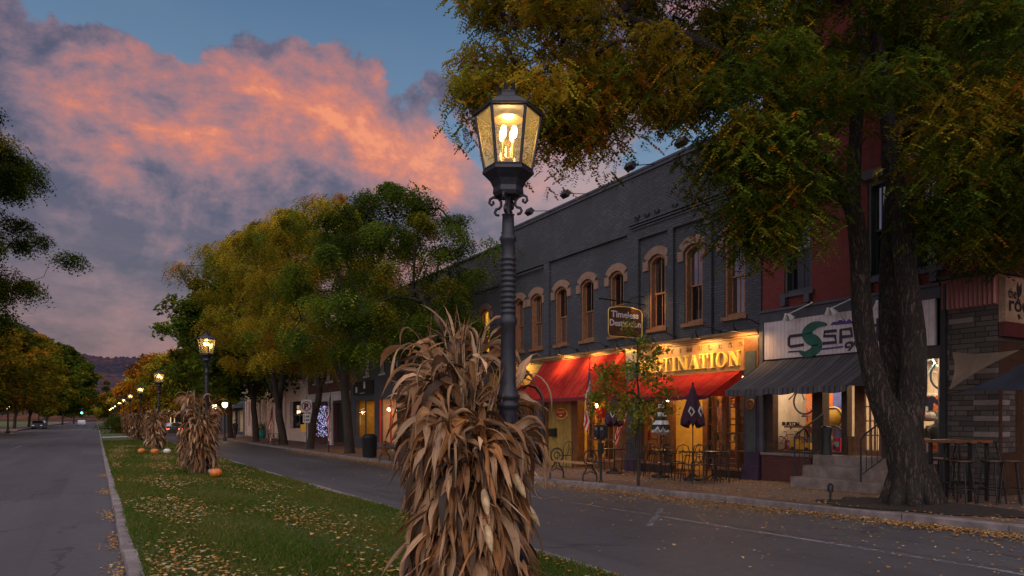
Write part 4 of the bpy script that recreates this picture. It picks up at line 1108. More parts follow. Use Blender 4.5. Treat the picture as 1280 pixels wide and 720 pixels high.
for i, (a, b) in enumerate(winL):
    sash_window(A, oA, XW, S(b), S(a), 4.45, 6.56, M['tan_wood'], M['sash_dark'] if i in (2, 3, 4) else M['sash_glass'], M['sash_glass'], sill_m=M['tan_wood'])
for i, (a, b) in enumerate(winR):
    sash_window(A, oA, XW, S(b), S(a), 4.47, 6.72, M['tan_wood'], M['blind_pane'] if 'blind_pane' in M else M['sash_glass'], M['sash_dark'] if i < 2 else M['sash_glass'], sill_m=M['tan_wood'])
# iron anchor plates
for (x, y) in ((797, 275), (809, 272), (821.5, 267.5), (844, 260), (868, 251)):
    s, z = S(x), ZZ(x, y); m_ = MB()
    for k in range(4): c, d = math.cos(k * PI / 2 + PI / 4), math.sin(k * PI / 2 + PI / 4); m_.prism([(s + .02 * d, z - .02 * c), (s + c * .15 + .04 * d, z + d * .15 - .04 * c), (s + c * .17, z + d * .17), (s + c * .15 - .04 * d, z + d * .15 + .04 * c), (s - .02 * d, z + .02 * c)], LF - .025 - .001 * k, LF - .001, 'x')
    m_.build('anchor_plate', M['iron_plain'], A, oA)
# storefront cornice
c = MB(); c.box(LF - .16, LF + .1, sA0 + .02, sA1, ZC - .001, ZC + .07); c.box(LF - .11, LF + .09, sA0 + .02, sA1, ZC - .06, ZC - .001); c.box(LF - .05, LF + .09, sA0 + .02, sA1, ZC - .12, ZC - .061); c.build_each('cornice', M['fascia'], A, oA)
# fascia boards
b = MB(); b.box(LF - .02, LF + .1, S(932), S(799), 3.0, ZC - .125); b.box(LF - .05, LF - .021, S(932), S(799), 3.0, 3.05); b.box(LF - .05, LF - .022, S(932), S(930), 3.05, ZC - .125); b.build('fascia', M['fascia'], A, oA)
b = MB(); b.box(LF - .02, LF + .1, S(682), S(612), 3.05, ZC - .125); b.box(LF - .045, LF - .02, S(682), S(680.5), 3.05, ZC - .13); b.build('fascia', M['yellow_wall'], A, oA)
b = MB(); b.box(LF - .018, LF + .1, S(785), S(682) - .01, 3.0, ZC - .125); b.build('fascia', M['yellow_wall'], A, oA)
serif_text('DESTINATION', ff(S(801), 3.13, .02), .40, S(801) - S(928), .075, M['gold'], A, oA)
serif_text_small = text_mesh('TIMELESS', .17, M['brown_wood'], A, ff(S(838), 3.64, .03), .012, .003, 'lettering', S(838) - S(929), oA, 0, 2.6)
# piers
def pier(root, off, x0, x1, z1, panel, trim, x_out=.08):
    g0 = walk(LF, S((x0 + x1) / 2)) - .05; a, b_ = S(x1), S(x0); q = MB(); q.box(LF - x_out, LF + .35, a, b_, g0, z1); pr = q.build('pier', trim, root, off)
    q = MB(); q.box(LF - x_out - .03, LF - x_out - .001, a + .07, b_ - .07, g0 + .75, z1 - .35); q.build('pier_panel', panel, pr, off)
    q = MB(); q.box(LF - x_out - .06, LF - x_out, a - .03, b_ + .03, g0, g0 + .42); q.build('pier_base', M['purple_trim'], pr, off); return pr
pier(A, oA, 932.5, 951, ZC - .125, M['green_trim'], M['fascia'] if False else M['purple_trim'])
pier(A, oA, 785, 799, ZC - .125, M['green_trim'], M['grey_trim']); pier(A, oA, 670, 681.5, 3.0, M['grey_trim'], M['grey_trim']); pier(A, oA, 613, 622, 3.0, M['grey_trim'], M['grey_trim'])
rz_ = MB(); sr, zr_ = S(942), ZZ(942, 506); rz_.lathe([(.001, -.04), (.05, -.05), (.07, -.02), (.1, -.045), (.13, -.045), (.15, -.02), (.165, 0)], (LF - .1, sr, zr_), 20, axis='x')
rz_.build('rosette', M['brown_wood'], A, oA)
b = MB(); b.box(LF - .09, LF - .021, S(951), S(932.6), 3.0, ZC - .126); b.build('fascia', M['brown_wood'], A, oA)
# right shop: glazing each side of a recessed entrance
gz0 = .2; bw_ = MB(); base = .42
for a, b_ in ((886, 932), (799.5, 836)):
    bw_.box(LF + .1, LF + .3, S(b_), S(a), -.05, base - .06)
bw_.build_each('bulkhead', M['dark_wood'], A, oA)
q = MB()
for a, b_ in ((886, 932), (799.5, 836)): q.box(LF + .04, LF + .34, S(b_) + .0, S(a), base - .058, base)
q.box(LF + .05, LF + .3, S(932), S(799.5), 2.85, 3.0)
q.build_each('shop_sill', M['tan_wood'], A, oA)
q = MB()
def post(x, w, z0=base, z1=2.85, X0=LF + .12, X1=LF + .24): s = S(x); q.box(X0, X1, s - w / 2, s + w / 2, z0, z1)
for x, w_ in ((931, .08), (916, .06), (901, .14), (887, .1), (836, .1), (818, .05), (801, .08)): post(x, w_)
for a, b_ in ((886, 932), (799.5, 836)): q.box(LF + .14, LF + .2, S(b_), S(a), .86, .9)
q.box(LF + .14, LF + .2, S(932), S(886), 1.34, 1.38)
q.build_each('shopfront_frame', M['brown_wood'], A, oA)
q = MB()
for a, b_ in ((886, 932), (799.5, 836)): q.quad((LF + .17, S(b_), base), (LF + .17, S(a), base), (LF + .17, S(a), 2.85), (LF + .17, S(b_), 2.85))
q.build_each('shop_window_glass', M['shop_glass'], A, oA)
e0, e1 = S(886), S(836)
q = MB(); XR = LF + 1.35
d1 = (e0 + .12, e0 + .98); d2 = (e1 - 1.05, e1 - .2)
wall_holes(q, XR, e0, e1, .1, 2.9, [(d1[0], d1[1], .16, 2.3), (d2[0], d2[1], .16, 2.3)], .1); q.quad((LF + .3, e0, .1), (XR, e0, .1), (XR, e0, .5), (LF + .3, e0, .5)); q.build('entrance_wall', M['brown_wood'], A, oA)
q = MB(); q.quad((LF + .1, e0, gz0 - .04), (LF + .1, e1, gz0 - .04), (XR, e1, gz0 - .04), (XR, e0, gz0 - .04)); q.quad((LF, e0, 2.9), (XR, e0, 2.9), (XR, e1, 2.9), (LF, e1, 2.9)); q.build_each('entrance_floor', M['floor_wood'], A, oA)
for (a, b_) in (d1, d2):
    q = MB(); q.box(XR + .02, XR + .07, a, a + .12, .17, 2.29); q.box(XR + .02, XR + .07, b_ - .12, b_, .17, 2.29); q.box(XR + .021, XR + .069, a + .12, b_ - .12, .17, .85); q.box(XR + .021, XR + .069, a + .12, b_ - .12, 2.15, 2.29)
    m = (a + b_) / 2; q.box(XR + .025, XR + .065, m - .015, m + .015, .85, 2.15)
    for z in (1.28, 1.72): q.box(XR + .027, XR + .063, a + .12, b_ - .12, z, z + .03)
    dr = q.build('door', M['brown_wood'], A, oA); h = MB(); h.tube([(XR - .0, a + .16, 1.05), (XR - .05, a + .16, 1.05), (XR - .05, a + .16, 1.18)], .012, 6); h.build('handle', M['brass'], dr, oA)
    h = MB(); h.quad((XR + .045, a + .12, .85), (XR + .045, b_ - .12, .85), (XR + .045, b_ - .12, 2.15), (XR + .045, a + .12, 2.15)); h.build('pane', M['shop_glass'], dr, oA)
room(A, oA, sA0 + .4, S(799) + .0, .15, 2.95, LF + 1.45, LF + 5, M['yellow_wall'], M['floor_wood'], 170, (1., .55, .17))
for (a, b_) in ((sA0 + .35, e0 - .01), (e1 + .01, S(799.5))):
    q = MB(); q.quad((LF + .3, a, .3), (LF + 1.4, a, .3), (LF + 1.4, b_, .3), (LF + .3, b_, .3)); q.build('display_floor', M['floor_wood'], A, oA)
light('entrance_light', 'POINT', (LF + .7, (e0 + e1) / 2, 2.7), 50, WARM, .05)
light('display_light', 'POINT', (LF + .7, S(905), 2.7), 26, WARM, .05); light('display_light', 'POINT', (LF + .7, S(815), 2.7), 45, WARM, .05)
# middle shop
q = MB(); a, b_ = S(714), S(683); q.box(LF + .05, LF + .25, a, b_, -.1, 3.0)
for i in range(1, 6): q.box(LF + .035, LF + .05, a + (b_ - a) * i / 6 - .008, a + (b_ - a) * i / 6 + .008, .1, 3.0)
pn = q.build('panelled_wall', M['yellow_wall'], A, oA)
q = MB(); q.box(LF - .0, LF + .3, S(722), S(714) - .002, -.1, 3.0); q.box(LF - .02, LF + .3, S(684.2), S(681.7), -.1, 3.0); q.box(LF + .02, LF + .3, S(784), S(768), -.1, 3.0)
q.box(LF + .05, LF + .28, S(768), S(731), -.1, .3)
for x in (731, 744, 757, 767.3): q.box(LF + .12, LF + .2, S(x) - .035, S(x) + .035, .38, 3.0)
q.box(LF + .11, LF + .21, S(768), S(731), 1.0, 1.05); q.build_each('shopfront_frame', M['brown_wood'], A, oA)
q = MB(); q.box(LF + .0, LF + .3, S(768), S(731), .301, .38); q.box(LF - .03, LF + .02, S(784), S(768), .4, .47); q.build_each('shop_sill', M['tan_wood'], A, oA)
q = MB(); q.quad((LF + .16, S(768), .38), (LF + .16, S(731), .38), (LF + .16, S(731), 3.), (LF + .16, S(768), 3.)); q.build_each('shop_window_glass', M['shop_glass'], A, oA)
room(A, oA, S(785), S(670), .1, 3.0, LF + .3, LF + 4, M['yellow_wall'], M['floor_wood'], 190, (1., .55, .16))
# third shop
q = MB(); q.box(LF + .05, LF + .28, S(670), S(622), -.12, .4)
for x in (668, 657, 649, 641, 633, 624): q.box(LF + .1, LF + .2, S(x) - .04, S(x) + .04, .4, 3.05)
q.box(LF + .11, LF + .19, S(670), S(622), 2.3, 2.36); q.box(LF + .05, LF + .28, S(670), S(622), .401, .47); q.build_each('shopfront_frame', M['brown_wood'], A, oA)
q = MB(); q.quad((LF + .15, S(670), .4), (LF + .15, S(622), .4), (LF + .15, S(622), 3.05), (LF + .15, S(670), 3.05)); q.build_each('shop_window_glass', M['shop_glass'], A, oA)
room(A, oA, S(670) + .01, S(613), .1, 3.05, LF + .3, LF + 3, M['fascia'], M['floor_wood'], 45, (1., .5, .18))
# awnings
awning(A, oA, S(929), S(797), LF - .06, 1.2, 3.0, 2.32, M['red_awning'], M['red_valance'], .1, .9)
awning(A, oA, S(783), S(682), LF - .06, 1.15, 3.86, 2.42, M['red_awning'], M['red_valance'], .1, .56, False)
awning(A, oA, S(655), S(608), LF - .06, 1.15, 3.08, 2.42, M['red_awning'], M['red_valance'], .1, .8, False)
# oval sign and mailbox
so, zo = S(701.5), ZZ(701.5, 517)
ov = thing('oval_sign', (LF + .03, so, zo), 0, 'small oval red sign with a pale rim on the mustard wall panel', 'shop sign')
q = MB(); n = 28
def oval(rx, rz, x0, x1): return q.prism([(rx * math.cos(t), rz * math.sin(t)) for t in np.linspace(0, 2 * PI, n, endpoint=False)], x0, x1, 'x')
oval(.36, .2, -.03, 0); q.build('rim', M['gold'], ov); q = MB(); oval(.33, .17, -.045, -.031); q.build('board', M['red_paint'], ov)
text_mesh('WOODSMOKE', .11, M['gold'], ov, ((-.047, .24, .02), FX, FY), .003, .001, 'lettering', .48)
q = MB(); q.prism([(-.1, -.09), (.1, -.09), (.07, -.04), (-.07, -.04)], -.053, -.046, 'x'); q.build('emblem', M['gold'], ov)
mbx = thing('mailbox', (LF + .03, S(692), ZZ(692, 541)), 0, 'black wall mailbox below the oval red sign', 'mailbox')
q = MB(); q.box(-.14, 0, -.17, .17, -.14, .12); q.build('body', M['black'], mbx); q = MB(); q.prism([(-.16, .12), (0, .17), (0, .121), (-.16, .1)], -.18, .18, 'y'); q.build('lid', M['iron_plain'], mbx)
# bare bulbs
for (x, y, lb) in ((745.5, 507, 'bare glowing bulb hanging in front of the mustard shop'), (834.5, 499, 'bare glowing bulb under the awning with gold letters above')):
    L_ = LF - .35; bb = thing('hanging_bulb', (L_, S(x, L_), ZZ(x, y, L_)), 0, lb, 'light bulb', 'bare bulbs under the awnings')
    q = MB(); q.lathe([(.002, -.07), (.04, -.045), (.05, 0), (.035, .04), (.02, .06)], n=12); q.build('globe', M['bulb'], bb)
    q = MB(); q.tube([(0, 0, .06), (0, 0, .12)], .022, 8); q.tube([(0, 0, .12), (0, 0, .32)], .006, 5); q.build('socket', M['iron_plain'], bb); light('bulb_light', 'POINT', (0, 0, 0), 60, WARM, .06, bb)
for x, y, pw, lb in ((643, 451, 11, 'barn lamp over the mustard fascia next to the lamp post'), (698, 443, 12, 'barn lamp over the upper end of the larger red awning'), (733, 439, 12, 'barn lamp over the middle of the larger red awning'), (770, 434, 11, 'barn lamp below the hanging maroon sign'),
                   (815, 428, 11, 'barn lamp above the start of the gold lettering'), (869, 422, 13, 'barn lamp above the middle of the gold lettering'), (916, 413, 10, 'barn lamp above the last gold letters')):
    gooseneck(x, y, .52, pw, lb)
# roof floodlights on outriggers
for i, (x, y) in enumerate(((661, 264), (706, 242), (787, 207), (851, 177))):
    L_ = LF - 1.0; s, z = S(x, L_), ZZ(x, y, L_)
    r = thing('roof_floodlight', (LF, s, z), 0, 'unlit floodlight on a thin arm over the roof edge, %s from the lantern' % ['nearest one' if 0 else 'first', 'second', 'third', 'fourth'][i], 'floodlight', 'floodlights along the grey parapet')
    q = MB(); q.tube([(.1, 0, ZR + .05 - z), (-.9, 0, .02)], .014, 5); q.build('arm', M['iron_plain'], r)
    q = MB(); q.box(-1.06, -.88, -.17, .17, -.09, .09); q.xf(Matrix.Translation((-1, 0, 0)) @ Matrix.Rotation(R(32), 4, 'Y') @ Matrix.Translation((1, 0, 0))); q.build('lamp_housing', M['black'], r)
# hanging sign on a bracket
sx_ = S(806); hs = thing('hanging_sign', (LF, sx_, 0), 0, 'maroon hanging board with pale gothic letters on an iron bracket', 'shop sign'); q = MB()
q.tube([(0, 0, 5.24), (-1.75, 0, 5.3)], .022, 6); q.tube([(0, 0, 5.5), (-.5, 0, 5.42), (-.7, 0, 5.27)], .014, 6); q.tube([(-.45, 0, 5.26), (-.45, 0, 5.1)], .008, 4); q.tube([(-1.2, 0, 5.28), (-1.2, 0, 5.1)], .008, 4); q.build('bracket', M['iron_plain'], hs)
def roundrect(x0, x1, z0, z1, c=.1, bow=.06):
    return [(x0 + c, z0), (x1 - c, z0), (x1 - c * .3, z0 + c * .3), (x1, z0 + c), (x1, z1 - c), (x1 - c * .3, z1 - c * .3), (x1 - c, z1)] + [(x1 - c + (x0 + 2 * c - x1) * t, z1 + bow * math.sin(PI * t)) for t in np.linspace(.1, .9, 8)] + [(x0 + c, z1), (x0 + c * .3, z1 - c * .3), (x0, z1 - c), (x0, z0 + c), (x0 + c * .3, z0 + c * .3)]
q = MB(); q.prism(roundrect(-1.43, -.14, 4.2, 5.05), -.035, .035, 'y'); bd = q.build('board', M['sign_brown'], hs)
q = MB(); pr = roundrect(-1.43, -.14, 4.2, 5.05)
q.tube([(a, -.038, b_) for a, b_ in pr + pr[:1]], .014, 4); q.build('rim', M['gold'], bd)
for t_, x_, z_, wd_, sz_ in (('Timeless', -1.33, 4.78, 1.05, .27), ('Destination', -1.38, 4.52, 1.2, .27), ('Antiques', -1.0, 4.38, .5, .1), ('Gifts', -.95, 4.28, .34, .1)):
    text_mesh(t_, sz_, M['white'] if sz_ > .2 else M['tan_wood'], hs, ((x_, -.037, z_), (1, 0, 0), (0, 0, 1)), .006, .006 if sz_ > .2 else .001, 'lettering', wd_)

light('bracket_light', 'SPOT', (LF - .7, sx_ - .15, 5.3), 30, WARM, .04, None, target=(LF + .1, sx_ - .35, 4.9), spot=110)
# ================================================================== red brick bicycle shop
sC0, sC1 = S(1178), S(951.5)
C = thing('red_brick_building', (LF, (sC0 + sC1) / 2, 0), 0, 'red brick building with bicycle shop under white lettered fascia', 'building'); oC = tuple(C.location)
ZT = 4.45; wins = [(S(1013), S(979)), (S(1108), S(1083)), (S(1172), S(1140))]
holes = [(a, b, 4.8, 6.9) for a, b in wins]
q = MB(); wall_holes(q, LF + .04, sC0 - .0, sC1 - .003, ZT - .1, 11.2, holes, .3); shell(q, LF + .04, sC0 - .002, sC1 - .004, -.1, 11.2); q.build('wall', M['red_brick'], C, oC)
q = MB(); q.quad((LF + .3, sC0, 11), (LF + 9, sC0, 11), (LF + 9, sC1, 11), (LF + .3, sC1, 11)); q.build('roof', M['roof'], C, oC)
q = MB(); q.box(LF - .25, LF + .3, sC0, sC1 - .01, 11.201, 11.5); q.build('roof_cornice', M['grey_trim'], C, oC)
for a, b in wins:
    w_ = sash_window(C, oC, LF + .04, a, b, 4.8, 6.9, M['green_trim'], M['sash_glass'], M['sash_dark'], arch=False, sill_m=M['grey_trim'])
    q = MB()
    for s in (a - .02, b - .12): q.box(LF - .09, LF + .03, s, s + .14, 4.5, 4.69)
    q.box(LF - .06, LF + .03, a - .12, b + .12, 6.95, 7.15); q.build_each('sill_bracket', M['grey_trim'], w_, oC)
q = MB(); q.box(LF - .12, LF + .03, sC0, sC1 - .01, ZT - .06, ZT); q.box(LF - .07, LF + .03, sC0, sC1 - .01, 4.15, ZT - .061); q.box(LF - .09, LF + .03, sC1 - .13, sC1 - .011, .9, 4.149); q.build_each('cornice', M['grey_trim'], C, oC)
# fascia sign
sg = thing('fascia_sign', (LF, (S(957) + S(1171)) / 2, 3.2), 0, 'white beadboard fascia with big green swoosh letter and dark lettering', 'shop sign'); og = tuple(sg.location)
q = MB(); q.box(LF - .06, LF + .02, S(1171), S(957), 3.22, 4.149); q.build('board', M['bead'], sg, og)
def spx(x, y, o=.062): return S(x), ZZ(x, y)
def stroke(pts, w, o, mat, name, parent=sg, off=og, th=.02):
    """flat brush stroke through pixel-measured points on the sign; w: width or list"""
    k = len(pts); P = [Vector(spx(*p)) for p in pts]; W_ = w if hasattr(w, '__len__') else [w] * k; Lp = []; Rp = []
    for i in range(k):
        d = (P[min(i + 1, k - 1)] - P[max(i - 1, 0)]).normalized(); n = Vector((-d.y, d.x)); Lp.append(P[i] + n * W_[i] / 2); Rp.append(P[i] - n * W_[i] / 2)
    m_ = MB()
    for i in range(k - 1): m_.prism([tuple(Lp[i]), tuple(Lp[i + 1]), tuple(Rp[i + 1]), tuple(Rp[i])], LF - o - th, LF - o, 'x')
    return m_.build(name, mat, parent, off)
def smoothpts(p, n=6):
    out = []
    for i in range(len(p) - 1):
        p0, p1, p2, p3 = p[max(i - 1, 0)], p[i], p[i + 1], p[min(i + 2, len(p) - 1)]
        for j in range(n):
            t = j / n; out.append(tuple(.5 * ((2 * p1[k]) + (-p0[k] + p2[k]) * t + (2 * p0[k] - 5 * p1[k] + 4 * p2[k] - p3[k]) * t * t + (-p0[k] + 3 * p1[k] - 3 * p2[k] + p3[k]) * t ** 3) for k in range(2)))
    return out + [p[-1]]
sw = smoothpts([(1036, 406), (1026, 405.5), (1017, 409), (1011, 416), (1014, 422.5), (1021, 427), (1024, 433), (1018, 440), (1009, 443), (1002, 439)])
stroke(sw, [.02 + .26 * math.sin(PI * min(1, (i + 1) / len(sw) * .98)) ** .8 for i in range(len(sw))], .063, M['logo_green'], 'green_letter')
stroke([(1006.5, 418.5), (990, 420.5), (988.5, 423), (988.5, 431.5), (990.5, 433.5), (1007, 431)], .065, .062, M['logo_dark'], 'dark_letter')
stroke([(1048, 413.5), (1033, 415), (1032.5, 420.5), (1046, 420), (1047.5, 428), (1031, 429.5)], .07, .062, M['logo_dark'], 'dark_letter')
stroke([(1053.5, 429.5), (1053.5, 412.5), (1066, 411), (1067.5, 420), (1055, 421.5)], .07, .064, M['logo_dark'], 'dark_letter')
stroke([(1073, 410.5), (1086, 409), (1087, 425), (1074, 427), (1073, 410.5)], .07, .062, M['logo_dark'], 'dark_letter')
stroke([(1092, 426), (1091, 408), (1096, 410)], .07, .062, M['logo_dark'], 'dark_letter'); stroke([(1100, 398), (1100, 424), (1103, 426)], .07, .062, M['logo_dark'], 'dark_letter'); stroke([(1096, 407), (1105, 406)], .06, .066, M['logo_dark'], 'dark_letter')
stroke([(988, 440), (1002, 439)], .03, .062, M['logo_dark'], 'underline'); stroke([(1028, 436.7), (1056, 433.5)], .035, .062, M['logo_violet'], 'underline')
text_mesh('cycle', .27, M['logo_dark'], sg, ((LF - .065, spx(1058, 434)[0], spx(1058, 434)[1] - .02), FX, (0, 0, 1)), .008, .012, 'lettering', .62, og, .35)
mt = MB()
for k, P_ in enumerate([[(1040, 406.5), (1047, 400), (1052, 406)], [(1047, 406), (1054, 396.5), (1063, 405)], [(1058, 405), (1064, 399), (1070, 404.5)]]):
    mt.prism([spx(*p_) for p_ in P_], LF - .075 - .003 * k, LF - .061, 'x')
mt.build('mountain_emblem', M['logo_violet'], sg, og)
mt = MB()
for k, P_ in enumerate([[(1044.5, 402.5), (1047, 400.3), (1049.3, 403), (1047, 402.2)], [(1051, 400.5), (1054, 397), (1058, 401.5), (1055, 400)]]): mt.prism([spx(*p_) for p_ in P_], LF - .09 - .003 * k, LF - .079, 'x')
mt.build_each('snow_caps', M['white'], sg, og)
awning(C, oC, S(1112), S(957.5), LF - .02, 1.4, 3.2, 2.42, M['grey_awning'], M['grey_awning'], .15, .62, True)
# PAR floodlights over the fascia
for i, (x, y) in enumerate(((985, 396), (1038, 389), (1100, 380))):
    L_ = LF - .35; s, z = S(x, L_), ZZ(x, y, L_); r = thing('sign_floodlight', (LF, s, z), 0, 'unlit white floodlight on a rod over the white fascia, ' + ['above the dark C', 'above the mountain emblem', 'behind the tree limbs'][i], 'floodlight', 'white floodlights over the fascia')
    q = MB(); q.tube([(-.13, -.5, .28), (-.3, .0, .08)], .014, 5); q.tube([(-.05, -.5, .26), (-.16, -.5, .29)], .02, 6); q.build('arm', M['white'], r)
    for k in (0, 1):
        q = MB(); q.lathe([(.03, .09), (.04, .03), (.075, -.07), (.07, -.085), (.02, -.08)], n=12); q.xf(Matrix.Translation((-.34, -.06 + .13 * k, 0)) @ Matrix.Rotation(R(-28 + 50 * k), 4, 'X') @ Matrix.Rotation(R(-25), 4, 'Y')); q.build('lamp_head', M['white'], r)
# ground floor
gC = walk(LF, 10.5) - .05; FZ = .93
q = MB(); q.box(LF - .05, LF + .3, S(1015.5), S(953.5), gC, .84); q.box(LF - .05, LF + .3, S(1178), S(1100), gC, .84); bk_ = q.build_each('bulkhead', M['dark_brick'], C, oC)
q = MB(); q.box(LF - .1, LF + .3, S(1016), S(953.3), .84, .9); q.box(LF - .1, LF + .3, S(1178), S(1100), .84, .9); q.build_each('shop_sill', M['stepstone'], C, oC)
q = MB()
q.box(LF + .0, LF + .2, S(966), S(955), .9, 3.22); q.box(LF + .0, LF + .25, S(1028), S(1015), .35, 3.22); q.box(LF + .02, LF + .2, S(1058), S(1051), FZ, 3.22); q.box(LF + .0, LF + .2, S(1148), S(1102), .9, 3.22); q.box(LF, LF + .2, S(1178) + .0, S(1174), .9, 3.22)
q.box(LF + .01, LF + .2, S(1015), S(966), .9, .96); q.box(LF + .01, LF + .2, S(1051), S(1028), .35, .98); q.box(LF + .01, LF + .2, S(1174), S(1148), .9, 1.06); q.box(LF + .01, LF + .2, S(1174), S(1148), 2.96, 3.22); q.box(LF + .01, LF + .2, S(1102), S(953), 2.75, 3.22)
q.build_each('shopfront_frame', M['dark_wood'], C, oC)
q = MB()
for a, b in ((966, 1015), (1028, 1051), (1148, 1174)): q.quad((LF + .1, S(b), .95), (LF + .1, S(a), .95), (LF + .1, S(a), 3.0), (LF + .1, S(b), 3.0))
q.build_each('shop_window_glass', M['shop_glass'], C, oC)
# door with a grid of lites and a sidelight
q = MB(); a, b = S(1102), S(1072); X0, X1 = LF + .06, LF + .12
q.box(X0, X1, a, a + .1, FZ, 2.75); q.box(X0, X1, b - .13, b, FZ, 2.75); q.box(X0 + .001, X1 - .001, a + .1, b - .13, FZ, FZ + .12)
for k in range(1, 3): s = a + .1 + (b - .13 - a - .1) * k / 3; q.box(X0 + .01, X1 - .01, s - .015, s + .015, FZ + .12, 2.75)
for k in range(1, 6): z = FZ + .12 + 1.7 * k / 5.4; q.box(X0 + .012, X1 - .012, a + .1, b - .13, z, z + .03)
q.build('door', M['brown_wood'], C, oC)
q = MB(); q.box(X0, X1, S(1072), S(1066), FZ, 2.75); q.box(X0, X1, S(1066), S(1058), FZ, 1.35); q.build('sidelight_panel', M['brown_wood'], C, oC)
# interior
room(C, oC, sC0 + .2, sC1 - .2, FZ, 3.15, LF + .2, LF + 3.2, M['cream'], M['floor_wood'], 120, (1., .78, .52))
q = MB(); q.box(LF + 1.15, LF + 1.2, S(1007, LF + 1.15), S(958, LF + 1.15), FZ, 3.1); q.build('display_back', M['cream'], C, oC)
q = MB(); q.box(LF + 1.1, LF + 1.148, S(1041, LF + 1.1), S(1007, LF + 1.1), FZ, 3.1); q.build('orange_panel', M['orange_paint'], C, oC)
q = MB(); q.box(LF + 1.1, LF + 1.148, S(1060, LF + 1.1), S(1041, LF + 1.1), FZ, 3.1); q.build('blue_print_panel', M['blue_print'], C, oC)
q = MB(); q.box(LF + .35, LF + 1.14, S(1002), S(968), 1.52, 1.56); q.build('shelf', M['brown_wood'], C, oC)
text_mesh('BURTON', .13, M['black'], C, ((LF + .36, S(978, LF + .36), 1.57), FX, FY), .012, .004, 'lettering', .5, oC)
light('display_light', 'AREA', (LF + .55, S(995), 3.0), 38, (1., .8, .58), sx=.5, sy=1.6); light('display_light', 'AREA', (LF + .55, S(1163), 3.0), 26, (1., .8, .58), sx=.5, sy=.6)

def bicycle(name, loc, rz, col, label, scale=1., tyre=None, tilt=0):
    """side view along local x; wheels, frame, bars, saddle, cranks"""
    r = thing(name, loc, rz, label, 'bicycle'); wr = .34; r.scale = (scale,) * 3; r.rotation_euler[1] = tilt
    for cx in (-.53, .53):
        q = MB(); n = 28; q.tube([(cx + wr * math.cos(t), 0, wr + wr * math.sin(t)) for t in np.linspace(0, 2 * PI, n)], .026, 6, False); wh = q.build('wheel', tyre or M['rubber'], r)
        q = MB()
        for k in range(9): t = PI * k / 9; q.tube([(cx - (wr - .02) * math.cos(t), 0, wr - (wr - .02) * math.sin(t)), (cx + (wr - .02) * math.cos(t), 0, wr + (wr - .02) * math.sin(t))], .003, 3)
        q.tube([(cx, -.04, wr), (cx, .04, wr)], .025, 8); q.build('spokes', M['chrome'], wh)
    bb, st, hd, rw, fw = (-.08, 0, .3), (-.2, 0, .78), (.36, 0, .82), (-.53, 0, .34), (.53, 0, .34)
    q = MB(); hl = (.39, 0, .7)
    for a, b in ((bb, st), (st, hd), (bb, hl), (bb, rw), (st, rw), (hd, hl), (hl, fw)): q.tube([a, b], .019, 6)
    q.build('frame', col, r)
    q = MB(); q.tube([(-.2, 0, .78), (-.23, 0, .9)], .014, 5); q.add([(-.36, -.07, .9), (-.36, .07, .9), (-.08, .015, .92), (-.08, -.015, .92), (-.34, -.05, .95), (-.34, .05, .95)], [(0, 1, 2, 3), (4, 5, 2, 3), (0, 1, 5, 4), (0, 3, 4), (1, 2, 5)]); q.build('saddle', M['black'], r)
    q = MB(); q.tube([(.36, 0, .82), (.34, 0, .95)], .016, 5); q.tube([(.3, -.27, .97), (.35, -.08, .95), (.35, .08, .95), (.3, .27, .97)], .013, 5); q.build('handlebar', M['black'], r)
    q = MB(); q.lathe([(.09, -.05), (.09, -.045), (.02, -.044)], (-.08, 0, .3), 14, axis='y'); q.tube([(-.08, -.07, .3), (-.02, -.07, .15)], .01, 5); q.tube([(-.08, .07, .3), (-.14, .07, .45)], .01, 5); q.build('crankset', M['chrome'], r)
    return r
bicycle('bicycle', (LF + .8, S(985, LF + .8), 1.86), R(-90), M['green_trim'], 'black tyred bicycle hung high in the bike shop window', .95)
bicycle('bicycle', (LF + .85, S(1018, LF + .85), FZ), R(-90), M['yellow_paint'], 'yellow bicycle with big wheels standing in the bike shop window', .95)
bicycle('childs_bicycle', (LF + .5, S(988, LF + .5), FZ + .02), R(-80), M['pink_paint'], 'small pink child bicycle in the lower corner of the display window', .5)
bicycle('bicycle', (LF + .55, S(1160, LF + .55), 2.2), R(-90), M['cyan_paint'], 'pale cyan bicycle frame hung in the window beyond the tree trunk', .9, None, R(-18))
hd = thing('heart_sign', (LF + 1.0, S(1034, LF + 1.), ZZ(1034, 519, LF + 1.)), 0, 'black heart shaped sign on the orange display', 'sign')
q = MB(); hp = [(.16 * math.sin(t) ** 3 * 1.1, .15 * (13 * math.cos(t) - 5 * math.cos(2 * t) - 2 * math.cos(3 * t) - math.cos(4 * t)) / 16) for t in np.linspace(0, 2 * PI, 30, endpoint=False)]; q.prism(hp, -.03, 0, 'x'); q.build('board', M['black'], hd)
dk = thing('yellow_disc', (LF + .98, S(1043, LF + 1.), ZZ(1043, 522, LF + 1.)), 0, 'round yellow panel with a dark ring beside the black heart', 'display disc')
q = MB(); q.lathe([(.27, 0), (.27, -.04), (.001, -.041)], n=26, axis='x'); q.build('disc', M['yellow_paint'], dk); q = MB(); q.tube([(-.045, .24 * math.cos(t), .24 * math.sin(t)) for t in np.linspace(0, 2 * PI, 26)], .012, 5, False); q.build('ring', M['black'], dk)
bx = thing('toy_truck', (LF + .45, S(1003, LF + .45), FZ), 0, 'bright yellow toy truck on the display floor by the pink bicycle', 'toy')
q = MB(); q.box(-.1, .1, -.3, .1, .06, .22); q.box(-.09, .09, .11, .3, .06, .3); q.build('body', M['yellow_paint'], bx)
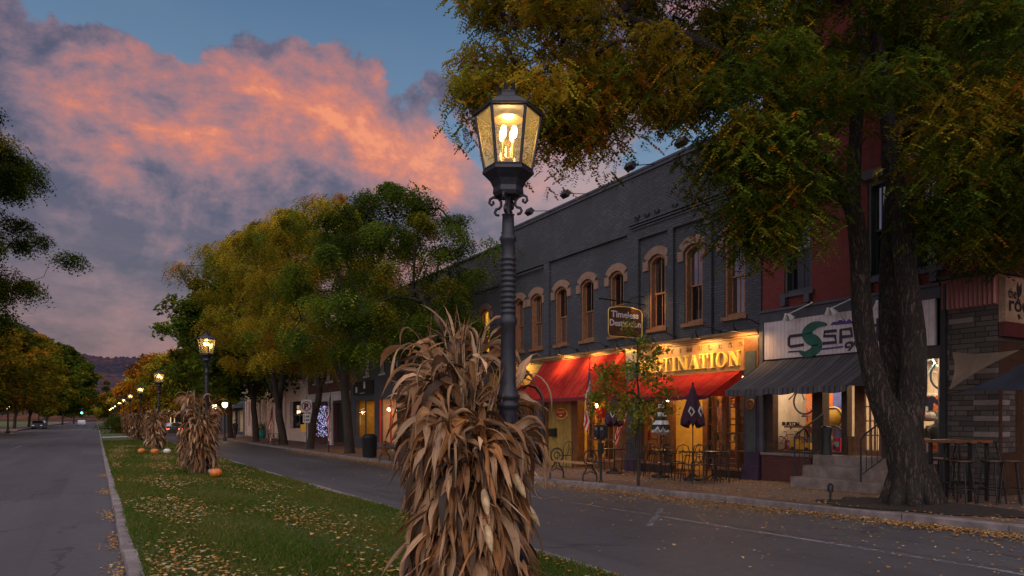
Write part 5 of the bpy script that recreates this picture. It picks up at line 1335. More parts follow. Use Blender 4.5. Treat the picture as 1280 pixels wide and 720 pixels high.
for (a, b) in ((-.2, -.1), (.2, -.1), (-.2, .1), (.2, .1)): q = MB(); q.lathe([(.06, -.02), (.06, .02)], (b, a, .06), 12, axis='x'); q.build('wheel', M['rubber'], bx)
mn = thing('mannequin', (LF + .5, S(1171, LF + .5), 1.0), 0, 'headless mannequin torso in a black jacket in the window beyond the trunk', 'mannequin')
q = MB(); q.lathe([(.02, 0), (.14, .02), (.13, .1), (.17, .35), (.2, .52), (.14, .6), (.055, .64), (.05, .72), (.01, .73)], n=14); q.xf(Matrix.Diagonal((.65, 1, 1, 1))); q.tube([(0, -.18, .54), (-.02, -.24, .35), (-.04, -.22, .12)], [.06, .05, .035], 8); q.tube([(0, .18, .54), (-.02, .24, .35), (-.04, .22, .12)], [.06, .05, .035], 8); q.build('torso', M['black'], mn)
for i, (x, z, c) in enumerate(((1152, 1.75, 'yellow_paint'), (1157, 1.75, 'red_paint'), (1163, 1.75, 'white'), (1153, 1.1, 'logo_green'), (1159, 1.1, 'orange_paint'), (1165, 1.4, 'white'))):
    hx = thing('helmet', (LF + .8, S(x, LF + .8), z), 0, ['yellow', 'red', 'white', 'green', 'orange', 'pale'][i] + ' cycling helmet on the shelving behind the far window', 'helmet', 'helmets in the far display window')
    q = MB(); q.lathe([(.13, 0), (.14, .05), (.11, .12), (.05, .155), (.001, .16)], n=12); q.xf(Matrix.Diagonal((.8, 1.15, 1, 1))); q.build('shell', M[c], hx)
q = MB()
for z in (1.07, 1.37, 1.72): q.box(LF + .65, LF + .95, S(1176, LF + .8), S(1149, LF + .8), z - .03, z)
q.build('shelf', M['brown_wood'], C, oC)
# steps and railings
st = thing('entrance_steps', (LF - .6, S(1045), gC), 0, 'three worn concrete steps with iron handrails up to the bike shop door', 'steps'); os_ = tuple(st.location)
for k, (L_, zt, xa, xb) in enumerate(((13.35, .46, 988, 1099), (13.75, .7, 1003, 1100), (14.1, .925, 1016, 1101))):
    q = MB(); q.box(L_, LF + (.3 if k == 2 else -.06 - k * .001), S(xb, L_), S(xa, L_), gC - .02, zt); q.build('step', M['stepstone'], st, os_)
q = MB(); q.box(LF + .3, LF + .32, S(1072), S(1051), .3, .92); q.build('riser', M['stepstone'], st, os_)
for (x, L0) in ((993, 13.5), (1076, 13.42)):
    s0 = S(x, L0); q = MB()
    q.tube([(L0, s0, .3), (L0, s0, 1.32)], .018, 6); q.tube([(LF - .12, s0, .9), (LF - .12, s0, 1.85)], .018, 6)
    q.tube([(L0, s0, 1.32), (L0 + .12, s0, 1.42), (LF - .12, s0, 1.85)], .02, 6); q.tube([(L0, s0, .6), (LF - .12, s0, 1.05)], .012, 6)
    for t in np.linspace(.17, .86, 5): q.tube([(L0 + (LF - .12 - L0) * t, s0, .6 + .45 * t), (L0 + (LF - .12 - L0) * t, s0, 1.35 + .5 * t)], .009, 5)
    q.build('handrail', M['iron'], st, os_)
bin_ = G(1033, 590); bn_ = thing('standing_ashtray', (LF - .32, S(1033, LF - .32), .925), 0, 'tall black cylindrical ash bin on the top step by the bike shop door', 'ash bin')
q = MB(); q.lathe([(.13, 0), (.12, .04), (.1, .3), (.12, .56)], n=16); q.build('body', M['black'], bn_); q = MB(); q.lathe([(.125, .56), (.13, .6), (.1, .64), (.02, .66)], n=16); q.build('lid', M['iron_plain'], bn_)

# ================================================================== dark stone restaurant front with shade sails
sD1, sD0 = S(1178) - .01, S(1248)
D = thing('stone_restaurant', (LF, (sD0 + sD1) / 2, 0), 0, 'dark ledge stone restaurant front with rusty corrugated band', 'building'); oD = tuple(D.location)
q = MB(); q.box(LF - .02, LF + 1.5, sD0, sD1, 0, 3.88); q.box(LF + .9, LF + 6, sD0, sD0 + .4, 0, 3.25) if False else None; q.build('stone_wall', M['stone'], D, oD)
q = MB(); n = 24; vs = []
for i in range(n * 4 + 1):
    s = sD0 + (sD1 - sD0) * i / (n * 4); o = .02 * math.cos(2 * PI * i / 8); vs += [(LF - .09 + o, s, 3.9), (LF - .09 + o, s, 4.47)]
q.add(vs, [(2 * i, 2 * i + 1, 2 * i + 3, 2 * i + 2) for i in range(n * 4)], True); q.box(LF - .06, LF + 1.4, sD0, sD1, 3.881, 4.46); q.build('corrugated_band', M['corrugated'], D, oD)
q = MB(); q.box(LF - .14, LF + 6, sD0 - .02, sD1, 4.48, 4.56); q.build('coping', M['black'], D, oD)
q = MB(); q.box(LF - .08, LF + .02, sD1 - .0, sD1 + .0, 0, 4) if False else q.box(LF - .1, LF - .021, sD1 - .1, sD1, 0, 4.4); q.build('downpipe', M['black'], D, oD)
# side wall facing down the street with patio window
YS = sD0 - .01
def wall_y(mb, Y, x0, x1, z0, z1, holes, rev):
    xs_ = sorted({x0, x1, *[h[0] for h in holes], *[h[1] for h in holes]}); zs_ = sorted({z0, z1, *[h[2] for h in holes], *[h[3] for h in holes]})
    for a, b in zip(xs_, xs_[1:]):
        for c, d in zip(zs_, zs_[1:]):
            m = ((a + b) / 2, (c + d) / 2)
            if any(h[0] < m[0] < h[1] and h[2] < m[1] < h[3] for h in holes): continue
            mb.quad((a, Y, c), (b, Y, c), (b, Y, d), (a, Y, d))
    for (a, b, c, d) in holes:
        mb.quad((a, Y, c), (a, Y, d), (a, Y + rev, d), (a, Y + rev, c)); mb.quad((b, Y, c), (b, Y, d), (b, Y + rev, d), (b, Y + rev, c)); mb.quad((a, Y, c), (b, Y, c), (b, Y + rev, c), (a, Y + rev, c)); mb.quad((a, Y, d), (b, Y, d), (b, Y + rev, d), (a, Y + rev, d))
q = MB(); wall_y(q, YS, LF + .0, LF + 6, -.05, 3.2, [(LF + .12, LF + .62, 1.1, 2.55), (LF + .9, LF + 2.0, .3, 2.5)], .2); q.build('side_wall', M['dark_wood'], D, oD)
q = MB(); q.box(LF + .13, LF + 2.2, YS + .5, YS + .52, 0, 3); q.build('patio_interior', M['dark_wood'], D, oD)
q = MB(); q.quad((LF + .12, YS + .1, 1.1), (LF + 2.0, YS + .1, 1.1), (LF + 2.0, YS + .1, 2.55), (LF + .12, YS + .1, 2.55)); q.build('window_glass', M['shop_glass'], D, oD)
fl_ = thing('amber_lantern', (LF + .36, YS + .28, 1.25), 0, 'small amber lantern glowing inside the dark restaurant window', 'lantern')
q = MB(); q.lathe([(.09, 0), (.1, .03), (.1, .3), (.07, .36)], n=10); q.build('shade', glow('amber_glass', (1., .33, .04), 1.1), fl_); q = MB(); q.lathe([(.11, -.03), (.11, 0)], n=10); q.lathe([(.09, .36), (.03, .42), (.01, .5)], n=10); q.build('cap', M['iron_plain'], fl_)
light('lantern_light', 'POINT', (LF + .36, YS + .3, 1.85), 1.5, (1., .4, .1), .08)
rs = thing('timber_sign_box', (LF, YS, 3.2), 0, 'pale timber sign board with black rooster and lettering over the patio', 'shop sign'); orr = tuple(rs.location)
q = MB(); q.box(LF - .02, LF + 2.6, YS - .12, YS - .002, 3.55, 4.38); q.build('board', M['sign_wood'], rs, orr); q = MB(); q.box(LF - .02, LF + 2.6, YS - .11, YS - .004, 3.28, 3.548); q.build('lower_band', simple('dark_red_sheet', (.07, .012, .01), .6), rs, orr)
YT = YS - .122; text_mesh('the', .27, M['black'], rs, ((LF + .07, YT, 4.0), (1, 0, 0), (0, 0, 1)), .004, .004, 'lettering', .3, orr); text_mesh('roost', .4, M['black'], rs, ((LF + .1, YT, 3.76), (1, 0, 0), (0, 0, 1)), .004, .008, 'lettering', 1.15, orr)
q = MB()
for k, P_ in enumerate([[(.42, 4.02), (.5, 4.05), (.56, 4.14), (.55, 4.3), (.47, 4.22), (.4, 4.32), (.37, 4.2), (.38, 4.1)], [(.46, 3.72), (.56, 3.62), (.5, 3.66), (.46, 3.6), (.4, 3.7)], [(.36, 3.92), (.42, 4.04), (.5, 3.94), (.44, 3.98)]]): q.prism([(LF + a, b) for a, b in P_], YT - .006 - .002 * k, YT, 'y')
q.build('rooster_emblem', M['black'], rs, orr)
# sails
def sail(name, P, mat, label):
    c = sum((Vector(p) for p in P), Vector()) / 3; n = 12; vs = []; idx = {}; fs = []
    for i in range(n + 1):
        for j in range(n + 1 - i):
            a, b = i / n, j / n; cc = 1 - a - b; p = Vector(P[0]) * a + Vector(P[1]) * b + Vector(P[2]) * cc
            edge = (a * b + b * cc + a * cc) * 3; pull = .16 * (1 - min(1, edge)) if max(a, b, cc) < .999 else 0
            e = 4 * max(a * b if cc < 1e-6 else 0, b * cc if a < 1e-6 else 0, a * cc if b < 1e-6 else 0)
            p = p.lerp(c, .2 * min(1, 4 * max(a * b, b * cc, a * cc)) * (1 - 27 * a * b * cc)); p.z -= .25 * 27 * a * b * cc * .3
            idx[i, j] = len(vs); vs.append(tuple(p))
    for i in range(n):
        for j in range(n - i):
            fs.append((idx[i, j], idx[i + 1, j], idx[i, j + 1]))
            if j < n - i - 1: fs.append((idx[i + 1, j], idx[i + 1, j + 1], idx[i, j + 1]))
    m_ = MB(); m_.add(vs, fs, True); r = thing(name, P[0], 0, label, 'shade sail'); m_.build('cloth', mat, r, P[0]); r_ = MB()
    for p in P:
        d = (Vector(p) - c).normalized(); r_.tube([Vector(p) - d * .03, Vector(p) + d * .25], .008, 4)
    r_.build('corner_rope', M['iron_plain'], r, P[0]); return r
def PL(x, y, L): return (L, S(x, L), ZZ(x, y, L))
sail('shade_sail', [PL(1190, 440, 14.55), PL(1276, 437, 13.6), PL(1186, 488, 14.0)], M['cream_cloth'], 'tan triangular shade sail stretched across the dark stone wall')
sail('shade_sail', [PL(1290, 446, 14.3), PL(1203, 489, 13.6), PL(1330, 492, 13.2)], M['navy_cloth'], 'navy shade sail hanging below the timber sign')
# upper brick house behind
U = thing('tall_brick_building', (LF + 2, 3, 0), 0, 'tall red brick building rising behind the stone restaurant front', 'building'); oU = tuple(U.location)
q = MB(); wall_holes(q, LF + 2, -6, sC0 - .01, 0, 11, [(a, a + 1.0, 5.2, 7.2) for a in (6.4, 3.6, .8)], .3); shell(q, LF + 2, -6, sC0 - .01, 0, 11); q.build('wall', M['red_brick'], U, oU)
for a in (6.4, 3.6, .8): sash_window(U, oU, LF + 2, a, a + 1.0, 5.2, 7.2, M['offwhite'], M['sash_glass'], M['sash_dark'], arch=False)
q = MB(); q.quad((LF + 2, -6, 10.9), (LF + 9, -6, 10.9), (LF + 9, 8, 10.9), (LF + 2, 8, 10.9)); q.build('roof', M['roof'], U, oU)

# ================================================================== buildings further down the street
B = thing('pale_grey_building', (LF, 36, 0), 0, 'pale grey painted brick building with lit yellow upper window', 'building'); oB = tuple(B.location); sB0, sB1 = sA1 + .01, S(438)
bw2 = [(S(610.5), S(600)), (S(588), S(577)), (S(566), S(556)), (S(545), S(537)), (S(524), S(516)), (S(500), S(493)), (S(480), S(474)), (S(460), S(455))]
sfh = [(S(500) - .1, S(472), .3, 2.9), (S(467), S(443), .55, 2.9), (S(560), S(530), .4, 2.9), (S(612), S(575), .4, 2.9)]
q = MB(); wall_holes(q, LF + .05, sB0, sB1, -.4, 8.95, [(a, b, 4.4, 6.5) for a, b in bw2] + sfh, .3); shell(q, LF + .05, sB0, sB1, -.4, 8.95); q.build('wall', M['grey_brick2'], B, oB)
q = MB(); q.box(LF - .03, LF + .4, sB0, sB1, 8.951, 9.03); q.box(LF - .02, LF + .05, sB0, sB1, 7.3, 7.4); q.build('coping', M['grey_trim'], B, oB)
q = MB(); q.quad((LF + .1, sB0, 8.6), (LF + 9, sB0, 8.6), (LF + 9, sB1, 8.6), (LF + .1, sB1, 8.6)); q.build('roof', M['roof'], B, oB)
for i, (a, b) in enumerate(bw2): sash_window(B, oB, LF + .05, a, b, 4.4, 6.5, M['tan_wood'] if i < 2 else M['offwhite'], M['yellow_lit'] if i == 0 else M['sash_glass'], M['yellow_lit'] if i == 0 else M['sash_dark'], arch=i < 2)
for (a, b, c_, d) in sfh:
    q = MB(); q.quad((LF + .2, a, c_), (LF + .2, b, c_), (LF + .2, b, d), (LF + .2, a, d)); q.build_each('shop_window_glass', M['shop_glass'], B, oB)
    q = MB()
    for s in (a + .05, (a + b) / 2, b - .05): q.box(LF + .1, LF + .18, s - .05, s + .05, c_, d)
    q.build_each('shopfront_frame', M['red_paint'] if a == sfh[0][0] else M['grey_trim'], B, oB)
room(B, oB, sfh[1][0] - .3, sfh[1][1] + .3, .3, 3.0, LF + .36, LF + 2.8, M['yellow_wall'], M['floor_wood'], 75, (1., .55, .12)); room(B, oB, sfh[0][0] - .2, sfh[0][1] + .2, .3, 3.0, LF + .36, LF + 2, M['cream'], M['floor_wood'], 60, (1., .5, .25))
room(B, oB, sfh[3][0] - .3, sfh[3][1] + .3, .3, 3.0, LF + .36, LF + 3, M['fascia'], M['floor_wood'], 30); room(B, oB, sfh[2][0] - .3, sfh[2][1] + .3, .3, 3.0, LF + .36, LF + 3, M['fascia'], M['floor_wood'], 14)
for x, y in ((486, 512), (497, 511)):
    L_ = LF - .2; o = thing('globe_lamp', (L_, S(x, L_), ZZ(x, y, L_)), 0, 'white globe lamp over the red framed shop window, ' + ('beside the bench' if x == 486 else 'beside the corn leaves'), 'globe lamp', 'globe lamps on the red shopfront')
    q = MB(); q.lathe([(.001, -.11), (.08, -.08), (.11, 0), (.08, .08), (.03, .11)], n=12); q.build('globe', M['bulb_white'], o); q = MB(); q.tube([(0, 0, .1), (0, 0, .2), (.2, 0, .22)], .02, 6); q.build('arm', M['iron_plain'], o); light('globe_light', 'POINT', (0, 0, -.2), 16, (1., .62, .35), .1, o)
bs = thing('black_shop_sign', (LF, S(457), ZZ(457, 499)), 0, 'black projecting shop sign with white padlock emblem and small square', 'shop sign'); ob = tuple(bs.location)
q = MB(); q.box(LF - .1, LF - .01, S(467), S(443), 3.25, 4.1); q.build('board', M['black'], bs, ob)
s_, z_ = S(457.5), 3.82; q = MB(); q.box(LF - .115, LF - .101, s_ - .17, s_ + .17, z_ - .2, z_ + .05); q.tube([(LF - .108, s_ - .11, z_ + .05), (LF - .108, s_ - .1, z_ + .17), (LF - .108, s_, z_ + .22), (LF - .108, s_ + .1, z_ + .17), (LF - .108, s_ + .11, z_ + .05)], .02, 5); s2 = S(447.5); q.box(LF - .115, LF - .101, s2 - .16, s2 + .16, 3.4, 3.75); q.build('emblem', M['white'], bs, ob)
text_mesh('Local 23', .14, M['white'], bs, ((LF - .102, S(452), 3.3), FX, FY), .004, 0, 'lettering', .9, ob)
# dark shop with fairy lights
E = thing('dark_shop_building', (LF, 52, 0), 0, 'two storey building with white columns and fairy lights in its dark window', 'building'); oE = tuple(E.location); sE0, sE1 = sB1 + .01, S(385)
q = MB(); wall_holes(q, LF, sE0, sE1, -.4, 8.2, [(S(412), S(393), .2, 2.8), (S(436), S(418), .1, 2.8)] + [(S(x + 8), S(x), 4.4, 6.2) for x in (392, 408, 424)], .25); shell(q, LF, sE0, sE1, -.4, 8.2); q.build('wall', M['dark_brick'], E, oE)
for x in (392, 408, 424): sash_window(E, oE, LF, S(x + 8), S(x), 4.4, 6.2, M['offwhite'], M['sash_glass'], M['sash_dark'], arch=False)
q = MB(); q.box(LF + .24, LF + .28, sE0 + .1, sE1 - .1, 0, 3); q.build('shop_back', M['black'], E, oE)
q = MB(); q.box(LF - .2, LF + .01, sE0, sE1, 3.0, 3.5); q.box(LF - .3, LF + .01, sE0, sE1, 3.501, 3.6)
for x in (391, 414.5, 417, 437.5): s = S(x); q.lathe([(.17, -.3), (.17, -.1), (.13, -.05), (.12, 2.8), (.17, 2.9), (.17, 3.0)], (LF - .12, s, 0), 12)
q.build_each('portico', M['offwhite'], E, oE)
rr_ = random.Random(2); a, b = S(412), S(393)
fy = MB()
for k in range(300):
    s = rr_.uniform(a + .1, b - .1); s = a + .15 + round((s - a) / .17) * .17 + rr_.uniform(-.03, .03); z = rr_.uniform(.35, 2.7)
    fy.lathe([(.001, -.02), (.022, 0), (.001, .02)], (LF + .12, s, z), 5)
fo = fy.build('fairy_lights', M['fairy'], None, None, (LF + .12, (a + b) / 2, .3)); tag(fo, 'curtain of violet white fairy lights in a dark shop window', 'fairy lights')
# limestone bank
K = thing('limestone_bank', (LF, 70, 0), 0, 'pale pink limestone bank with pilasters and deep cornice', 'bank'); oK = tuple(K.location); sK0, sK1 = sE1 + .01, S(306)
kh = [(S(x + 3.4), S(x), .9, 3.6) for x in (310.5, 317, 324, 331)] + [(S(381), S(362), .9, 3.2)] + [(S(353), S(347), -.1, 2.6)]
kup = [(S(x + 4), S(x), 5.6, 7.3) for x in (312, 322, 332, 345, 356, 368)]
q = MB(); wall_holes(q, LF, sK0, sK1, -.4, 8.4, kh + kup, .35); shell(q, LF, sK0, sK1, -.4, 8.4); q.build('wall', M['limestone'], K, oK)
q = MB(); q.box(LF - .45, LF + .01, sK0, sK1, 4.55, 4.8); q.box(LF - .25, LF + .01, sK0, sK1, 4.3, 4.549); q.box(LF - .12, LF + .01, sK0, sK1, 3.95, 4.299); q.box(LF - .5, LF + .3, sK0, sK1, 8.401, 8.8); q.build_each('cornice', M['limestone'], K, oK)
q = MB()
for x in (308.5, 315.6, 322.4, 329.2, 336.5, 342, 357, 384): s = S(x); q.box(LF - .16, LF + .01, s - .3, s + .3, -.35, 3.949)
q.build_each('pilasters', M['limestone'], K, oK)
for (a, b, c_, d) in kh + kup:
    q = MB(); q.quad((LF + .3, a, c_), (LF + .3, b, c_), (LF + .3, b, d), (LF + .3, a, d)); w_ = q.build('window', M['sash_dark'], K, oK)
    q = MB(); q.box(LF + .22, LF + .28, (a + b) / 2 - .03, (a + b) / 2 + .03, c_, d); q.box(LF + .221, LF + .279, a, b, (c_ + d) / 2 - .03, (c_ + d) / 2 + .03); q.build('window_frame', M['dark_wood'], w_, oK)
# far grey block with a lit shop
H_ = thing('grey_office_block', (LF, 95, 0), 0, 'tall plain grey brick block with blue grey canopy and bright shop windows', 'building'); oH = tuple(H_.location); sH0, sH1 = sK1 + .4, 108.
hh_ = [(S(x + 2.2), S(x), z, z + 1.7) for x in (283.5, 288, 292.5, 297, 301.5) for z in (4.4, 7.4, 10.2)]
q = MB(); wall_holes(q, LF, sH0, sH1, -.4, 13, hh_ + [(S(304), S(297), .2, 2.7), (S(294), S(286), 0, 2.7)], .3); shell(q, LF, sH0, sH1, -.4, 13); q.build('wall', M['far_brick'], H_, oH)
for (a, b, c_, d) in hh_: q = MB(); q.quad((LF + .2, a, c_), (LF + .2, b, c_), (LF + .2, b, d), (LF + .2, a, d)); q.build('window', M['sash_glass'], H_, oH)
room(H_, oH, sH0 + .2, S(285), 0, 2.9, LF + .32, LF + 2, M['cream'], M['floor_wood'], 130, (1., .8, .6))
q = MB(); q.prism([(LF + .01, 3.6), (LF - 1.6, 2.95), (LF - 1.6, 2.85), (LF + .01, 3.0)], S(304), S(284), 'y'); q.build('canopy', simple('blue_grey_canopy', (.1, .13, .18), .6), H_, oH)
# further silhouettes on both sides
for i, (x0, s0, s1, h, m_, lb) in enumerate(((LF, 146, 162, 8, 'dark_brick', 'distant dark red brick shop beyond the crossing'), (LF, 163, 185, 10, 'far_brick', 'distant grey brick block beyond the crossing'),
        (-23, 60, 78, 8, 'dark_brick', 'dark brick shop half hidden behind the opposite trees'), (-23, 80, 99, 9, 'far_brick', 'grey brick block half hidden behind the opposite trees'), (-23, 101, 120, 8, 'grey_brick2', 'pale grey shop at the end of the opposite row'), (-23, 148, 175, 9, 'red_brick', 'distant red brick block across the crossing'))):
    t = thing('distant_building', (x0, s0, 0), 0, lb, 'building', 'buildings at the far end of the street'); ot = tuple(t.location); sgn = 1 if x0 > 0 else -1
    q = MB(); bx_ = sorted((x0, x0 + 8 * sgn)); q.box(bx_[0], bx_[1], s0, s1, -.5, h); q.build('wall', M[m_], t, ot)
    q = MB(); q.box(bx_[0] - .3, bx_[1] + .3, s0 - .2, s1 + .2, h + .001, h + .4); q.build('roof', M['roof'], t, ot)
    k = int((s1 - s0) / 2.8)
    for j in range(k):
        s = s0 + 1 + j * (s1 - s0 - 1) / k; q = MB(); xx = x0 - sgn * .03
        q.box(min(xx, xx - .05 * sgn), max(xx, xx - .05 * sgn), s, s + 1.1, 4.3, 6.1); q.build('window', M['sash_glass'], t, ot)
        q = MB(); q.box(min(xx, xx - .05 * sgn), max(xx, xx - .05 * sgn), s - .3, s + 1.7, .3, 2.6); q.build('shop_window', M['lit_room'] if (j + i) % 3 == 0 else M['sash_dark'], t, ot)

# boxed goods and clothing in the bicycle shop windows
gk = [('orange_paint', 'orange'), ('red_paint', 'red'), ('yellow_paint', 'yellow'), ('logo_green', 'green'), ('white', 'white'), ('black', 'black'), ('cyan_paint', 'pale blue'), ('pink_paint', 'magenta')]
gi = 0
for (xa, xb, X, zs, wn) in ((1150, 1172, LF + .42, (1.06,), 'sill beyond the trunk'), (1150, 1174, LF + .85, (1.37, 1.72), 'shelving beyond the trunk'), (968, 1000, LF + .75, (FZ,), 'display beside the hanging bicycle'), (1030, 1050, LF + .4, (1.0,), 'ledge below the black heart')):
    for z in zs:
        n_ = 6 if xb - xa > 30 else 5
        for j in range(n_):
            c_, cn = gk[(gi * 3 + j) % 8]; x = xa + (xb - xa) * (j + .5) / n_; h_ = rr_.uniform(.12, .3); w2 = rr_.uniform(.05, .1); gi += 1
            o = thing('goods_box', (X + rr_.uniform(-.04, .04), S(x, X), z), rr_.uniform(-.3, .3), '%s boxed item, %s from the street end of the %s%s' % (cn, ['first', 'second', 'third', 'fourth', 'fifth', 'sixth'][j], 'lower ' if z == zs[0] and len(zs) > 1 else '', wn), 'box', 'boxed goods in the bicycle shop')
            q = MB(); q.box(-.07, .07, -w2, w2, 0, h_); q.build('carton', M[c_], o); q = MB(); q.box(-.073, -.0705, -w2 * .7, w2 * .7, h_ * .3, h_ * .7); q.build('paper_label', M[gk[(gi + 4) % 8][0]], o)
for i, (x, c_, lb) in enumerate(((1153, 'red_paint', 'red'), (1160, 'logo_green', 'green'), (1167, 'orange_paint', 'orange'))):
    X = LF + 1.3; o = thing('hanging_jersey', (X, S(x, X), 2.1), 0, lb + ' cycling jersey hanging behind the window beyond the trunk', 'jersey', 'jerseys in the far display'); q = MB()
    q.prism([(-.12, -.35), (.12, -.35), (.13, .0), (.24, -.08), (.27, .02), (.1, .16), (.04, .13), (-.04, .13), (-.1, .16), (-.27, .02), (-.24, -.08), (-.13, .0)], -.02, .02, 'x'); q.build('cloth', M[c_], o); q = MB(); q.tube([(0, -.12, .15), (0, 0, .2), (0, .12, .15)], .008, 4); q.tube([(0, 0, .2), (0, 0, .85)], .004, 4); q.build('hanger', M['chrome'], o)
# ================================================================== trees
def skeleton(trunks, clusters, seed, up_bias=.0):
    """trunks: list of polylines (lists of xyz) sharing a base; clusters: Nx3. Returns nodes, parent, weight"""
    r = random.Random(seed); nodes = []; par = []
    for tl in trunks:
        prev = -1
        for p in tl:
            p = Vector(p); hit = None
            for i, q in enumerate(nodes):
                if (q - p).length < 1e-4: hit = i; break
            if hit is None: nodes.append(p); par.append(prev); prev = len(nodes) - 1
            else: prev = hit
    nt = len(nodes); fixed = nt
    cl = sorted([Vector(c) for c in clusters], key=lambda c: min((c - nodes[i]).length for i in range(nt)))
    leafn = []
    starts = [i for i in range(nt) if nodes[i].z > min(n.z for n in nodes) + .3 * (max(n.z for n in nodes) - min(n.z for n in nodes))]
    for c in cl:
        best = None; bi = None
        for i in starts:
            n = nodes[i]; d = c - n; L_ = d.length
            cost = L_ + max(0, n.z - c.z) * .55
            if best is None or cost < best: best = cost; bi = i
        n = nodes[bi]; d = c - n; L_ = d.length; k = max(2, int(L_ / .7) + 1); prev = bi
        pd = (nodes[bi] - nodes[par[bi]]).normalized() if par[bi] >= 0 else Vector((0, 0, 1))
        ctrl = n + pd * L_ * .22 + Vector((0, 0, L_ * .1))
        for j in range(1, k + 1):
            t = j / k; p = n * (1 - t) ** 2 + ctrl * 2 * t * (1 - t) + c * t * t
            if j < k: p += Vector((r.gauss(0, 1), r.gauss(0, 1), r.gauss(0, 1))) * .05 * min(L_, 2.5)
            nodes.append(p); par.append(prev); prev = len(nodes) - 1; starts.append(prev)
        leafn.append(prev)
    w = [0] * len(nodes)
    for i in leafn:
        j = i
        while j >= 0: w[j] += 1; j = par[j]
    return nodes, par, w, nt
def wood_mesh(nodes, par, w, rmax, trunk_r=None, pw=.48, rmin=.012, sides=7, flare=True, exp_trunk=None):
    n = len(nodes); W0 = max(w); rad = [max(rmin, rmax * (max(x, .3) / W0) ** pw) for x in w]
    if trunk_r:
        for i, v in trunk_r.items(): rad[i] = v
    ch = [[] for _ in range(n)]
    for i, p in enumerate(par):
        if p >= 0: ch[p].append(i)
    mb = MB(); stack = [(i, None) for i, p in enumerate(par) if p < 0]
    while stack:
        i, st = stack.pop(); chain = [i]; j = i
        while ch[j]:
            m_ = max(ch[j], key=lambda c: rad[c] + w[c] * 1e-3)
            for c in ch[j]:
                if c != m_: stack.append((c, j))
            chain.append(m_); j = m_
        pts = [nodes[c] for c in chain]; rr = [rad[c] for c in chain]
        if st is not None: pts = [nodes[st]] + pts; rr = [min(rad[st] * .9, rr[0] * 1.25)] + rr
        if len(pts) < 2: continue
        # smooth subdivision of thick chains
        if rr[0] > .06:
            P2 = smoothpts3(pts, 4); R2 = []
            for k in range(len(rr) - 1): R2 += [rr[k] + (rr[k + 1] - rr[k]) * t / 4 for t in range(4)]
            R2.append(rr[-1]); pts, rr = P2, R2
        mb.tube(pts, rr, 16 if rr[0] > .2 else (8 if rr[0] > .06 else 4), False)
    return mb, rad
def smoothpts3(p, n):
    out = []
    for i in range(len(p) - 1):
        p0, p1, p2, p3 = p[max(i - 1, 0)], p[i], p[i + 1], p[min(i + 2, len(p) - 1)]
        for j in range(n):
            t = j / n; out.append((p1 * 2 + (p2 - p0) * t + (p0 * 2 - p1 * 5 + p2 * 4 - p3) * t * t + (p1 * 3 - p0 - p2 * 3 + p3) * t ** 3) * .5)
    return out + [p[-1]]
